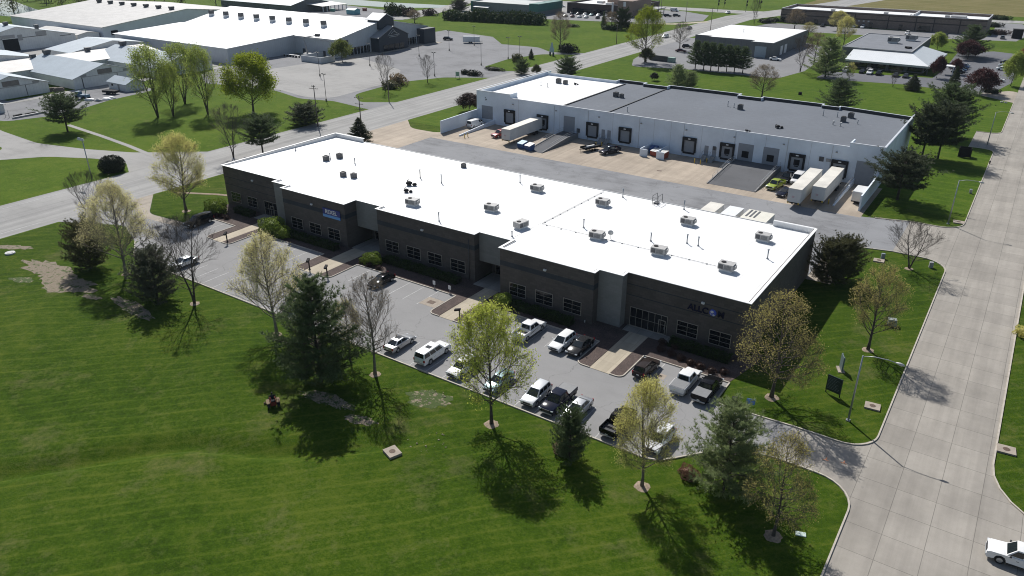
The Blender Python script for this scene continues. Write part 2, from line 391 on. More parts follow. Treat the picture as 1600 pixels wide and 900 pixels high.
sheet('office_lot', [(-69,298.5,3),(-40,304.5),(-17,301),(-12,306),(-8,330),(-8,406),(-20,410),(-33,398),(-32,352),(-33,324),(-68,316.5)], .016, M_dark_asph)
sheet('office_drive', [(-18,300.6),(-12,306),(-5.2,316,5),(-5.2,291)], .02, M_apron)
sheet('long_lot', [(-140,425),(-60,438),(-14,452),(-8,500),(-16,534),(-28,534),(-26,468),(-134,460)], .016, M_grey_asph)
sheet('island_path', [(-205,408),(-176,422),(-165,443),(-168,446),(-180,425),(-206,411)], .036, M_walk)
def fair_water():
    m, nt, b = _mat('water'); b.inputs['Base Color'].default_value = (.10, .15, .19, 1); b.inputs['Roughness'].default_value = .06
    _bump(nt, b, _noise(nt, _pos(nt), .8, 3), .08, .1)
    sheet('pond', [(-475,404,6),(-420,398,10),(-372,402,10),(-336,424,8),(-345,436,8),(-400,428,10),(-480,432,8)], .014, m)
    sheet('river', [(-700,235,9),(-560,228,9),(-500,234,9),(-500,250,9),(-560,262,9),(-700,300)], .014, m)
fair_water()
# mulch beds, tongues and entrance walks
TONG = [(-119.2,-112.6,2.2,1.9), (-95.2,-87.2,2.3,2.2), (-66.2,-60.0,2.0,1.6), (-41.2,-34.5,2.1,1.7)]
sheet('mulch_bed', [(-130.8,81.8),(-22.9,81.8),(-21.5,88.2),(-21.5,90),(-130.8,90)], .03, M_mulch)
kb = MB(); mk = MB(); wk = MB()
for x0, x1, a, c in TONG:
    kb_pts = fillet([(x0,81.7),(x0,75.1,1.4),(x0+a,75.1)]); strip(kb, kb_pts, .16, 0, .15)
    kb_pts = fillet([(x1-c,75.1),(x1,75.1,1.4),(x1,81.7)]); strip(kb, kb_pts, .16, 0, .15)
    for p in (fillet([(x0+.08,81.8),(x0+.08,75.2,1.3),(x0+a,75.2),(x0+a,81.8)]), fillet([(x1-c,81.8),(x1-c,75.2),(x1-.08,75.2,1.3),(x1-.08,81.8)])): mk.prism(p, 0, .11)
    wk.box(x0+a+.01, x1-c-.01, 75.05, 88.0, 0, .06)
mk.build('mulch_strip', M_mulch)['kind'] = 'structure'; wk.build('entrance_walk', M_walk)['kind'] = 'structure'
cuts = [-127.6] + [v for t in TONG for v in t[:2]] + [-22.8]
for i in range(0, len(cuts), 2): strip(kb, [(cuts[i],81.7),(cuts[i+1],81.7)], .16, 0, .15)
strip(kb, fillet([(-127.6,66.5),(-121,62.2,5),(-24.0,62.2,4),(-18.2,69.2,5),(-13.6,70.2),(-5.2,70.2,6),(-5.2,40)]), .17, 0, .14)
strip(kb, fillet([(-22.8,81.7),(-22.8,76.4,1.2),(-13.6,77.0),(-5.2,77,7),(-5.2,84),(-5.2,138.6,6),(-14,138.6),(-20,137.2)]), .17, 0, .14)
strip(kb, fillet([(-127.6,77.8),(-127.6,81.7)]), .17, 0, .14)
strip(kb, fillet([(-20,154.6),(-14,156.5),(-5.2,156.5,5),(-5.2,224,7),(-11,224)]), .17, 0, .14)
strip(kb, fillet([(5.9,300),(5.9,73,9),(40,73)]), .17, 0, .14)
strip(kb, fillet([(-11,243),(-5.2,243,7),(-5.2,291)]), .17, 0, .14)
kb.build('kerb', M_kerb)['kind'] = 'structure'
wk2 = MB()
for x0, x1 in ((-120,-114.8),(-93.4,-88),(-66.6,-60.8),(-40.2,-33.2)): wk2.box(x0, x1, 86.6, 92.3, 0, .075)
wk2.build('entrance_apron', slabs('porch_concrete', (.33, .31, .28), 2, 2, 0, 0, .2))['kind'] = 'structure'
# painted stalls
pt = MB()
def line(x, y0, y1, w=.10): pt.quad((x-w/2,y0,.032),(x+w/2,y0,.032),(x+w/2,y1,.032),(x-w/2,y1,.032))
segs = [(-127.2,-119.6),(-112.2,-95.6),(-86.8,-66.6),(-59.6,-41.6),(-34.1,-23.2)]
for a, b_ in segs:
    n = max(1, round((b_-a)/2.74)); 
    for k in range(1, n): line(a+(b_-a)*k/n, 76.3, 81.5)
x = -119.0
while x < -25: line(x, 62.4, 67.6); x += 2.74
for k in range(7):   # hatched access aisle
    xx = -108.4+k*.55; pt.quad((xx,77.2,.032),(xx+.12,77.2,.032),(xx+1.3,80.8,.032),(xx+1.18,80.8,.032))
pt.build('painted_markings', M_paint)['kind'] = 'structure'
rp = MB()
def rline(x, y0, y1, w=.14): rp.quad((x-w/2,y0,.024),(x+w/2,y0,.024),(x+w/2,y1,.024),(x-w/2,y1,.024))
rline(-151.8,-100,62,.12); rline(-151.8,92,138,.12); rline(-151.8,168,470,.12); rline(-165.9,-100,88,.10); rline(-165.9,112,168,.10)
rp.build('lane_markings', M_paint)['kind'] = 'structure'
# bare soil, stones and paint spots
def blob(name, cx, cy, rx, ry, rot, m, z, seed, n=22):
    r = random.Random(seed); pts = []
    for k in range(n):
        a = 2*PI*k/n; s = 1+r.uniform(-.22, .22); x, y = rx*s*math.cos(a), ry*s*math.sin(a)
        pts.append((cx+x*math.cos(rot)-y*math.sin(rot), cy+x*math.sin(rot)+y*math.cos(rot)))
    me = bpy.data.meshes.new(name); bm = bmesh.new()
    c = bm.verts.new((cx, cy, lawn_h(cx, cy)+z)); ring = [bm.verts.new((px, py, lawn_h(px, py)+.012)) for px, py in pts]
    mid = [bm.verts.new(((px+cx)/2, (py+cy)/2, lawn_h((px+cx)/2, (py+cy)/2)+z*.8)) for px, py in pts]
    for k in range(n):
        j = (k+1) % n
        bm.faces.new((c, mid[k], mid[j])); bm.faces.new((mid[k], ring[k], ring[j], mid[j]))
    bm.to_mesh(me); bm.free(); me.materials.append(m); o = link(name, me); o['kind'] = 'structure'; return o
M_stone = pm('pale_stone', (.24, .20, .15), .9, .4, 1.2, world=True)
def patch_mat(name, soil, lo):
    m, nt, b = _mat(name); co = _pos(nt); b.inputs['Roughness'].default_value = .95
    f = _noise(nt, co, .9, 6, .72); f3 = _noise(nt, co, 7, 3, .7)
    c = _mix(nt, _ramp(nt, f3, [(.3, (.030, .055, .007)), (.7, (.062, .092, .014))]), _ramp(nt, f3, [(.3, tuple(x*.6 for x in soil)), (.7, tuple(x*1.25 for x in soil))]), _ramp(nt, f, [(lo, (0, 0, 0)), (lo+.06, (1, 1, 1))]))
    nt.links.new(c, b.inputs['Base Color']); _bump(nt, b, f3, .7, .1); return m
M_patch = patch_mat('thin_turf', (.235, .195, .13), .53); M_soilp = patch_mat('bare_earth', (.215, .175, .125), .41); M_chips = patch_mat('wood_chips', (.25, .20, .14), .47); M_patch2 = patch_mat('worn_turf', (.16, .14, .06), .54)
blob('bare_soil', -128.5, 51.6, 6.6, 2.2, .05, M_soilp, .05, 1, 34); blob('bare_soil', -119.6, 49.9, 5.0, 2.7, .25, M_soilp, .05, 2, 34)
blob('bare_soil', -124.3, 50.8, 3.2, 1.7, .2, M_soilp, .045, 7, 30); blob('bare_soil', -143, 53, 3.4, .9, .5, M_soilp, .04, 3, 30); blob('bare_soil', -128, 47.2, 2.4, .9, .3, M_patch, .04, 4, 30); blob('bare_soil', -112.5, 50, 1.8, .7, .2, M_chips, .04, 5, 30)
blob('bare_soil', -55.5, 50.2, 2.0, .8, .3, M_chips, .04, 6, 30)
blob('wood_chips', -103.8, 51.4, 5.6, 1.3, -.12, M_chips, .05, 11, 30); blob('wood_chips', -61.8, 50.9, 3.8, 1.1, .15, M_chips, .05, 12, 30); blob('wood_chips', -51.8, 58.0, 2.9, 1.7, .3, M_patch, .04, 13, 30)
def stones(name, cx, cy, rx, ry, rot, n, seed, label=None):
    r = random.Random(seed); mb = MB()
    for k in range(n):
        a = r.uniform(0, 2*PI); d = math.sqrt(r.random()); x, y = rx*d*math.cos(a), ry*d*math.sin(a)
        X, Y = cx+x*math.cos(rot)-y*math.sin(rot), cy+x*math.sin(rot)+y*math.cos(rot); s = r.uniform(.03, .12)
        mb.ball((X, Y, lawn_h(X, Y)+.03+s*.1), (s*r.uniform(.8, 1.6), s*r.uniform(.7, 1.1), s*.5), 5, 4, 0, .25, r)
    o = mb.build(name, M_stone); o['kind'] = 'stuff'; return o
stones('loose_stones', -103.8, 51.4, 5.6, 1.3, -.12, 90, 1); stones('loose_stones', -61.3, 50.8, 3.4, 1.0, .1, 60, 2)
stones('loose_stones', -51.6, 58.2, 2.6, 1.6, .3, 45, 3); stones('loose_stones', -18, 155.2, 3.5, .5, .1, 60, 4); stones('loose_stones', -46.5, 51.5, 2.5, 2.0, .3, 20, 5)

om = MB()
for px, py in ((1290,719),(1318,724)):
    x, y = G(px, py); om.quad((x-.3,y-.04,.03),(x+.3,y-.04,.03),(x+.3,y+.05,.03),(x-.3,y+.05,.03)); om.quad((x-.05,y+.051,.03),(x+.06,y+.051,.03),(x+.06,y+.5,.03),(x-.05,y+.5,.03))
om.build('survey_paint', pm('orange_marking_paint', (.62, .25, .12), .8, .3, 6))['kind'] = 'structure'
# ================================================================ BUILDINGS
M_roofw = pm('white_membrane', (.80, .80, .79), .55, .04, .35, big=(.09, .09), mottle=(.06, (.68, .65, .58), .62))
def add_seams(m, pitch=3.05):
    nt = m.node_tree; b = nt.nodes['Principled BSDF']; src = b.inputs['Base Color'].links[0].from_socket; co = nt.nodes.new('ShaderNodeTexCoord').outputs['Object']
    sx = nt.nodes.new('ShaderNodeSeparateXYZ'); nt.links.new(co, sx.inputs[0])
    w = _math(nt, 'PINGPONG', sx.outputs['X'], pitch/2); c = _ramp(nt, w, [(0, (.86, .86, .85)), (.05, (.93, .93, .93)), (.09, (1, 1, 1))])
    st = _noise(nt, co, .7, 5, .7, stretch=(1, .12, 1))
    c = _mix(nt, c, _ramp(nt, st, [(.30, (.90, .89, .87)), (.5, (1, 1, 1))]), 1, 'MULTIPLY')
    nt.links.new(_mix(nt, src, c, 1, 'MULTIPLY'), b.inputs['Base Color'])
add_seams(M_roofw)
M_cope = pm('white_coping', (.74, .74, .73), .5, .05, 1)
M_glass = pm('dark_glass', (.012, .014, .017), .06, .1, .5, spec=.6)
M_frame = pm('tan_window_frame', (.34, .30, .25), .6, .05, 2)
M_white = pm('white_paint', (.70, .70, .69), .6, .06, 1.5)
M_black = pm('black_metal', (.014, .014, .016), .8, .2, 3, spec=.2)
M_dgrey = pm('dark_grey_metal', (.07, .072, .078), .5, .15, 3)
M_mgrey = pm('grey_metal', (.30, .30, .30), .5, .1, 2)
M_lgrey = pm('light_grey_metal', (.50, .50, .49), .45, .08, 2)
M_rtu = pm('weathered_unit_paint', (.36, .355, .345), .6, .14, 1.6)
M_galv = pm('galvanised_steel', (.34, .36, .38), .4, .1, 3, metal=.6)
def brickmat(name, col, bw=.6, bh=.25, dark=.75, amp=.12):
    m, nt, b = _mat(name); co = nt.nodes.new('ShaderNodeTexCoord').outputs['Object']; b.inputs['Roughness'].default_value = .9
    g = nt.nodes.new('ShaderNodeNewGeometry'); sx = nt.nodes.new('ShaderNodeSeparateXYZ'); nt.links.new(co, sx.inputs[0])
    cb = nt.nodes.new('ShaderNodeCombineXYZ'); nt.links.new(_math(nt, 'ADD', sx.outputs['X'], sx.outputs['Y']), cb.inputs[0]); nt.links.new(sx.outputs['Z'], cb.inputs[1])
    br = nt.nodes.new('ShaderNodeTexBrick'); br.inputs['Scale'].default_value = 1; br.inputs['Brick Width'].default_value = bw; br.inputs['Row Height'].default_value = bh
    br.inputs['Mortar Size'].default_value = .012; br.inputs['Color1'].default_value = (*[c*(1-amp) for c in col], 1); br.inputs['Color2'].default_value = (*[c*(1+amp) for c in col], 1)
    br.inputs['Mortar'].default_value = (*[c*dark for c in col], 1); nt.links.new(cb.outputs[0], br.inputs['Vector'])
    f = _noise(nt, co, .25, 4); c = _mix(nt, br.outputs['Color'], _ramp(nt, f, [(.35, (.86, .86, .86)), (.65, (1, 1, 1))]), 1, 'MULTIPLY')
    nt.links.new(c, b.inputs['Base Color']); return m
M_brick = brickmat('dark_taupe_block', (.102, .088, .078), .8, .4)
M_band = brickmat('slate_block_band', (.044, .050, .058), .8, .4)
M_panel = brickmat('light_grey_block', (.24, .24, .228), .8, .4, .85, .06)
M_soffit = pm('dark_soffit', (.10, .09, .08), .8, .1, 1)
def ribbed(name, col, pitch=.9, axis='Y', rough=.5, depth=.22, stain=.12, metal=0):
    """sheet metal with ribs or seams across the given object axis"""
    m, nt, b = _mat(name); co = nt.nodes.new('ShaderNodeTexCoord').outputs['Object']; b.inputs['Roughness'].default_value = rough; b.inputs['Metallic'].default_value = metal
    sx = nt.nodes.new('ShaderNodeSeparateXYZ'); nt.links.new(co, sx.inputs[0])
    src = _math(nt, 'ADD', sx.outputs['X'], sx.outputs['Y']) if axis == 'XY' else sx.outputs[axis]
    w = _math(nt, 'PINGPONG', src, pitch/2); w = _math(nt, 'DIVIDE', w, pitch/2)
    c = _ramp(nt, w, [(0, tuple(x*(1-depth) for x in col)), (.22, col)])
    f = _noise(nt, co, .22, 5, .65); f2 = _noise(nt, co, 1.2, 4, .6)
    c = _mix(nt, c, _ramp(nt, f, [(.38, (1-stain,)*3), (.62, (1, 1, 1))]), 1, 'MULTIPLY')
    c = _mix(nt, c, _ramp(nt, f2, [(.3, (.94, .94, .94)), (.7, (1, 1, 1))]), 1, 'MULTIPLY')
    nt.links.new(c, b.inputs['Base Color']); return m

def window(parent, x, y, w, h, z, cols=2, rows=3, facing='S', fm=None, name='window', pane=True):
    """framed window on a wall: pane sub-part, frame and muntins"""
    f = MB(); t = .055
    def bx(mb, u0, u1, z0, z1, d0, d1):
        if facing == 'S': mb.box(x+u0, x+u1, y-d1, y-d0, z0, z1)
        elif facing == 'E': mb.box(x+d0, x+d1, y+u0, y+u1, z0, z1)
        elif facing == 'N': mb.box(x+u0, x+u1, y+d0, y+d1, z0, z1)
    for i in range(cols+1):
        u = w*i/cols; tt = t*1.3 if i in (0, cols) else t*.7
        a = min(max(u-tt/2, 0), w-tt); bx(f, a, a+tt, z, z+h, .006, .07)
    for j in range(rows+1):
        v = z+h*j/rows; tt = t*1.3 if j in (0, rows) else t*.7
        a = min(max(v-tt/2, z), z+h-tt)
        for i in range(cols): bx(f, w*i/cols+t*.7, w*(i+1)/cols-t*.7, a, a+tt, .006, .066)
    o = f.build(name, fm or M_frame, parent)
    if pane:
        g = MB(); bx(g, .03, w-.03, z+.03, z+h-.03, .004, .03); g.build('pane', M_glass, o)
    return o

def rz(y): return 8.06-(y-86)*.021   # the membrane falls gently to the rear gutter
def main_building():
    r = thing('office_warehouse', 'long dark brown block office building with a bright white flat roof in the foreground', 'building', (-77, 89, 0))
    r.location = (0, 0, 0)
    FP = [(-131,120),(-131,89.1),(-114,89.1),(-114,87.7),(-109.8,87.7),(-109.8,86.1),(-93.8,86.1),(-93.8,88.95),(-87.6,88.95),(-87.6,87.6),(-66.9,87.6),(-66.9,88.9),(-60.5,88.9),(-60.5,85.5),(-44.5,85.5),(-44.5,86.9),(-40.8,86.9),(-40.8,88.4),(-23.5,88.4),(-23.5,120)]
    H = 8.2
    w = MB()
    # wall masses: entrance recesses kept open below 3.3 m
    def wall(x0, x1, y, z0=0, z1=H-.04, d=.35): w.box(x0, x1, y, y+d, z0, z1)
    Z = H-.04
    def ret(x, ya, yb, yc):   # a return wall: full height outside, door height where it runs under the roof
        w.box(x, x+.35, ya, yb, 0, Z)
        if yc: w.box(x, x+.35, yb, yc, 0, 3.19)
    wall(-131, -114, 89.1); wall(-109.8, -93.8, 86.1); ret(-109.8, 86.45, 87.7, None); ret(-94.15, 86.45, 88.9, 92.2); wall(-94.15, -87.25, 92.2, 0, 3.19)
    wall(-87.6, -66.9, 87.6); ret(-87.6, 87.95, 88.9, 92.2); ret(-67.25, 87.95, 88.85, 92.2); wall(-67.25, -60.15, 92.2, 0, 3.19)
    wall(-60.5, -44.5, 85.5); ret(-60.5, 85.85, 88.85, 92.2); ret(-44.85, 85.85, 86.9, None)
    wall(-40.8, -23.5, 88.4)
    w.box(-131, -130.65, 89.45, 120, 0, H-.04); w.box(-23.85, -23.5, 88.75, 120, 0, H-.04)
    w.box(-130.65, -23.85, 119.65, 120, 0, 7.3)
    w.build('wall', M_brick, r)
    for bs in ([(-114,-113.6,87.7,89.1,0),(-113.6,-109.8,87.7,88.05,0)], [(-93.79,-87.61,88.9,89.2,3.3)], [(-66.89,-60.51,88.85,89.15,3.3)], [(-44.5,-40.8,86.9,87.25,0),(-41.15,-40.8,87.25,88.4,0)]):
        p = MB()
        for x0, x1, y0, y1, z0 in bs: p.box(x0, x1, y0, y1, z0, H-.05)
        p.build('entrance_panel', M_panel, r)
    for xa, xb in ((-93.79,-87.61),(-66.89,-60.51)): s = MB(); s.box(xa, xb, 89.2, 91.8, 3.2, 3.28); s.build('soffit', M_soffit, r)
    b = MB()
    for x0, x1, y in ((-109.8,-93.8,86.1),(-87.6,-66.9,87.6),(-60.5,-44.5,85.5)):
        b = MB(); b.box(x0-.012, x1+.012, y-.012, y, 5.4, 6.2); b.box(x1, x1+.012, y, y+(1.25 if y > 87 else 2.75 if y > 86 else 1.35), 5.4, 6.2); b.build('stone_band', M_band, r)
    for z in (6.4, 4.75): b = MB(); b.box(-40.7, -23.5, 88.385, 88.4, z, z+.12); b.build('reveal_line', M_band, r)
    for z in (5.9, 4.4): b = MB(); b.box(-131, -114.1, 89.085, 89.1, z, z+.1); b.build('reveal_line', M_band, r)
    # roof deck inside the parapets
    rf = MB(); inner = [(-130.65,120.12),(-130.65,89.45),(-113.6,89.45),(-113.6,88.05),(-109.45,88.05),(-109.45,86.45),(-94.15,86.45),(-94.15,89.3),(-87.25,89.3),(-87.25,87.95),(-67.25,87.95),(-67.25,89.25),(-60.15,89.25),(-60.15,85.85),(-44.85,85.85),(-44.85,87.25),(-41.15,87.25),(-41.15,88.75),(-23.85,88.75),(-23.85,120.12)]
    rf.v = [(x, y, 7.0) for x, y in inner[::-1]] + [(x, y, rz(y)) for x, y in inner[::-1]]; n = len(inner); rf.f = [tuple(range(n-1, -1, -1)), tuple(range(n, 2*n))] + [(i, (i+1) % n, n+(i+1) % n, n+i) for i in range(n)]; rf.mi = [0]*(n+2); rf.sm = [False]*(n+2); rf.build('roof', M_roofw, r)
    gt = MB(); gt.box(-122, -30.2, 120.12, 120.28, 7.25, 7.44); gt.build('gutter', M_lgrey, r)
    cp = MB(); strip(cp, FP, .42, H-.04, H+.03); cp.box(-131, -122.3, 119.7, 120.05, 7.42, H); strip(cp, [(-131,120),(-122,120)], .40, H-.039, H+.029); cp.box(-30.2, -23.5, 119.7, 120.05, 7.42, H); strip(cp, [(-30.2,120),(-23.5,120)], .40, H-.039, H+.029)
    # inner parapet membrane
    for i in range(len(inner)-1):
        (x0, y0), (x1, y1) = inner[i], inner[i+1]
        if abs(x0-x1) < .01: cp.box(x0-.03, x0+.03, min(y0, y1), max(y0, y1), 7.40, H-.05)
        else: cp.box(min(x0, x1), max(x0, x1), y0-.03, y0+.03, 7.401, H-.052)
    cp.build('parapet', M_cope, r)
    jn = MB(); jn.hexa([(-61.42,89.5,rz(89.5)),(-61.3,89.5,rz(89.5)),(-61.3,119.9,rz(119.9)),(-61.42,119.9,rz(119.9)),(-61.42,89.5,rz(89.5)+.02),(-61.3,89.5,rz(89.5)+.02),(-61.3,119.9,rz(119.9)+.02),(-61.42,119.9,rz(119.9)+.02)]); jn.build('roof_seam', pm('roof_seam', (.58, .57, .55), .8), r)
    wins = [(-129.5,89.1),(-124.5,89.1)] + [(x, 86.1) for x in (-108.1,-103.3,-98.5)] + [(x, 87.6) for x in (-86,-81.2,-76.6,-71.8)] + [(x, 85.5) for x in (-58.8,-54.1,-49.3)] + [(-32.9,88.4),(-28.3,88.4)]
    for x, y in wins: window(r, x, y, 3.0, 2.1, .9)
    # glazed entrances
    def entry(x0, x1, y, door, n):
        e = window(r, x0, y, x1-x0, 2.95, .08, n, 2, name='entrance_glazing')
        d = MB(); u = door
        for a, c in ((u, u+.09), (u+.95, u+1.04)): d.box(a, c, y-.1, y-.071, .08, 2.3)
        d.box(u+.09, u+.95, y-.1, y-.071, 2.2, 2.3); d.box(u+.09, u+.95, y-.1, y-.071, .08, .25)
        dd = d.build('door', M_frame, r); h = MB(); h.box(u+.82, u+.86, y-.15, y-.101, .9, 1.3); h.build('handle', M_galv, dd)
    entry(-119.4, -114.4, 89.1, -117.6, 4); entry(-92.6, -88.0, 91.8, -91.4, 4); entry(-65.8, -61.0, 91.8, -64.6, 4); entry(-40.0, -34.3, 88.4, -35.6, 6)
    for x, y in ((-102,86.1),(-77.5,87.6),(-52.5,85.5),(-29.6,88.35),(-122,89.1)):
        l = MB(); l.box(x-.22, x+.22, y-.26, y-.001, 6.45, 6.7); l.box(x-.16, x+.16, y-.2, y-.05, 6.40, 6.45); l.build('wall_light', M_white, r)
    c = MB(); c.tube([(-68.0,87.5,.05),(-68.0,87.5,7.1)], .06, 6); c.build('downpipe', M_dgrey, r); c = MB(); c.tube([(-45.6,85.4,.05),(-45.6,85.4,.4)], .1, 6); c.build('corner_guard', M_lgrey, r)
    # roof sealing rail lines and blue wall sign
    sg = MB(); sg.box(-99.2, -94.9, 85.96, 86.06, 4.95, 6.6); sg = sg.build('wall_sign', pm('sign_blue', (.012, .03, .20), .4, .05), r)
    st = MB(); st.box(-99.2, -94.9, 85.95, 85.96, 4.95, 5.45); st.build('sign_stripe', pm('sign_light_blue', (.12, .34, .68), .4, .05), sg)
    me = text_mesh('REXEL', 1.05, .02, .02); me.materials.append(M_white); t = link('sign_lettering', me, sg); t.location = (-97.1, 85.94, 6.0); t.rotation_euler = (PI/2, 0, 0)
    # dark letters with a blue and white globe for the O
    navy = pm('sign_navy', (.006, .008, .030), .6, .1, spec=.2)
    me = text_mesh('ALLC', 1.22, .05, .034); me.materials.append(navy); t = link('lettering', me, r); t.location = (-30.22, 88.33, 5.45); t.rotation_euler = (PI/2, 0, 0)
    me = text_mesh('M', 1.22, .05, .034); me.materials.append(navy); t = link('lettering', me, r); t.location = (-27.05, 88.33, 5.45); t.rotation_euler = (PI/2, 0, 0)
    g = MB(); g.ball((-28.15,88.34,5.48), (.5,.09,.5), 14, 10); g = g.build('globe_emblem', pm('globe_blue', (.05, .10, .50), .3, .1), r)
    gl = MB()
    for cx, cz, a in ((-28.25,5.62,.24),(-28.0,5.2,.17),(-28.38,5.28,.1)): gl.ball((cx,88.255,cz), (a,.03,a*.8), 8, 6)
    gl.build('globe_land', M_white, g)
    # roof service line on little supports
    pl = MB(); pl.tube([(-61.0,119.3,rz(119.3)+.1),(-61.0,98.1,rz(98.1)+.1)], .03, 5); pl.tube([(-61.0,98.1,rz(98.1)+.1),(-30.5,97.8,rz(98)+.1)], .03, 5)
    for k in range(9): pl.box(-61.1, -60.9, 99+k*2.4-.06, 99+k*2.4+.06, rz(99+k*2.4), rz(99+k*2.4)+.14)
    for k in range(11): pl.box(-60+k*2.7-.06, -60+k*2.7+.06, 97.75, 98.05, rz(98), rz(98)+.13)
    pl.build('roof_conduit', M_mgrey, r)
    lad = MB()
    for x in (-50.9,-49.9):
        lad.tube([(x,118.3,7.38),(x,118.3,8.9),(x,120.2,8.9),(x,120.3,7.0)], .05, 5); lad.tube([(x,118.3,8.0),(x,120.2,8.0)], .025, 5)
    lad.tube([(-50.9,118.3,8.6),(-49.9,118.3,8.6)], .03, 5); lad.box(-50.8, -50.0, 118.5, 119.4, 7.42, 7.62); lad.build('roof_ladder', M_dgrey, r)
main_building()

# ---- rooftop machines (each bolted down on its own curb: things of their own)
def rtu():
    r = thing('rooftop_unit', 'placeholder', 'air conditioner', group='boxy air conditioners on the white roof')
    c = MB(); c.box(-1.05, 1.05, -.75, .75, 0, .35); c.build('curb', M_white, r)
    b = MB(); b.box(-1.25, 1.25, -.85, .85, .36, 1.35); b.box(-1.28, 1.28, -.88, .88, 1.35, 1.40); b.build('casing', M_rtu, r)
    f = MB(); f.tube([(-.55,0,1.401),(-.55,0,1.46)], .42, 12); f.tube([(-.55,0,1.46),(-.55,0,1.47)], .34, 12); f.build('fan_grille', M_black, r)
    g = MB()
    for k in range(5): g.box(-.2, .95, -.87, -.851, .55+k*.14, .61+k*.14)
    g.box(-1.1, -.35, -.866, -.851, .5, 1.25); g.build('louvre', M_dgrey, r)
    e = MB(); e.box(1.251, 1.55, -.5, .5, .6, 1.2); e.build('intake_hood', M_rtu, r)
    return r
RTU = rtu()
RW = ['tan rooftop air conditioner nearest the blue wall sign', 'tan rooftop air conditioner right of the one above the blue sign', 'rooftop air conditioner alone near the back edge, left half of the white roof',
  'rooftop air conditioner on a raised curb beside the corner of the roof conduit', 'rooftop air conditioner just right of the long seam near the back roof edge', 'cluttered rooftop air conditioner with a small dish behind it',
  'rooftop air conditioner in the middle of the back row, right half of the roof', 'rearmost right rooftop air conditioner near the far right roof corner', 'tan rooftop air conditioner midway along the roof conduit', 'front right rooftop air conditioner at the end of the roof conduit']
RP = [(-84.2,93,.1),(-71.5,98.6,.1),(-71.2,112.5,0),(-62.8,94.6,1.4),(-57.6,112.4,0),(-50.7,97.6,.1),(-41.7,112.0,0),(-29.4,112.0,0),(-40.2,97.3,.1),(-29.9,97.3,0)]
for i, (x, y, a) in enumerate(RP):
    if i == 0: o = RTU; o.location = (x, y, rz(y)); o.rotation_euler.z = a; o['label'] = RW[0]; o.scale = (.86,)*3
    else: dup(RTU, RW[i], (x, y, rz(y)), a, scale=.86)
dz = MB(); dz.tube([(0,0,0),(0,0,1.0)], .03, 5); dz.add([(-.45*math.cos(t)+.0,-.2+.1*math.sin(t)**2,1.0+.4*math.sin(t)) for t in [2*PI*k/10 for k in range(10)]], [tuple(range(10))]); dz.ball((0,-.1,1.05), (.42,.12,.36), 8, 6)
tag(dz.build('roof_dish', M_lgrey, loc=(-49.0,98.9,rz(98.9)), rotz=.4), 'small grey antenna dish on the white roof beside an air conditioner', 'dish')
def condenser():
    r = thing('condenser_unit', 'x', 'condenser', group='small upright condensers on the roofs')
    b = MB(); b.box(-.5, .5, -.5, .5, .1, 1.05); b.build('cabinet', M_dgrey, r)
    f = MB(); f.tube([(0,0,1.051),(0,0,1.1)], .4, 10); f.build('fan_guard', M_black, r)
    l = MB(); l.box(-.55, .55, -.45, -.3, 0, .1); l.box(-.55, .55, .3, .45, 0, .1); l.build('skid', M_mgrey, r)
    return r
CU = condenser()
CP = [(-117.4,104.2,7.42,.98,'dark upright condenser, front one of the pair near the left end of the white roof'),(-116.6,107.2,7.42,.98,'dark upright condenser, rear one of the pair near the left end of the white roof'),
 (-106.3,98.2,7.42,.9,'grey condenser with a bent pipe on the white roof above the second bay'),(-104.0,98.7,7.42,.9,'small pale condenser right of the grey one with the bent pipe'),
 (-91.6,117.0,7.42,.8,'tiny vent box standing alone at the back edge of the white roof'),
 (-121.2,202.9,7.62,1.3,'left dark condenser on the white end of the warehouse roof'),(-118.6,202.6,7.62,1.1,'right dark condenser on the white end of the warehouse roof'),
 (-97.6,195,7.62,1.2,'left black condenser on the narrow grey roof strip of the warehouse'),(-95.6,194.6,7.62,1.0,'right black condenser on the narrow grey roof strip of the warehouse'),
 (-63.2,199,7.62,1.2,'black condenser in the middle of the large grey warehouse roof'),(-37.6,200,7.62,1.2,'front black condenser near the right end of the grey warehouse roof'),(-37.0,205.3,7.62,1.2,'rear black condenser near the right end of the grey warehouse roof')]
for i, (x, y, z, s, lb) in enumerate(CP):
    z = rz(y) if z < 7.5 else z
    if i == 0: CU.location = (x, y, z); CU.scale = (s,)*3; CU['label'] = lb
    else: dup(CU, lb, (x, y, z), rnd.uniform(-.1, .1), scale=s)
def vent(x, y, z, h, lb, r=.095, m=None, curved=False, name='vent_pipe'):
    v = MB()
    if curved: v.tube([(0,0,0),(0,0,h*.8),(.12,-.1,h),(.3,-.2,h*.95),(.38,-.25,h*.7)], r*1.5, 7)
    else: v.tube([(0,0,0),(0,0,h)], r, 7); v.tube([(0,0,h),(0,0,h+.12)], r*1.7, 7)
    v.tube([(0,0,0),(0,0,.12)], r*2, 7)
    return tag(v.build(name, m or M_galv, loc=(x, y, z)), lb, 'vent pipe', 'vent pipes on the flat roofs')
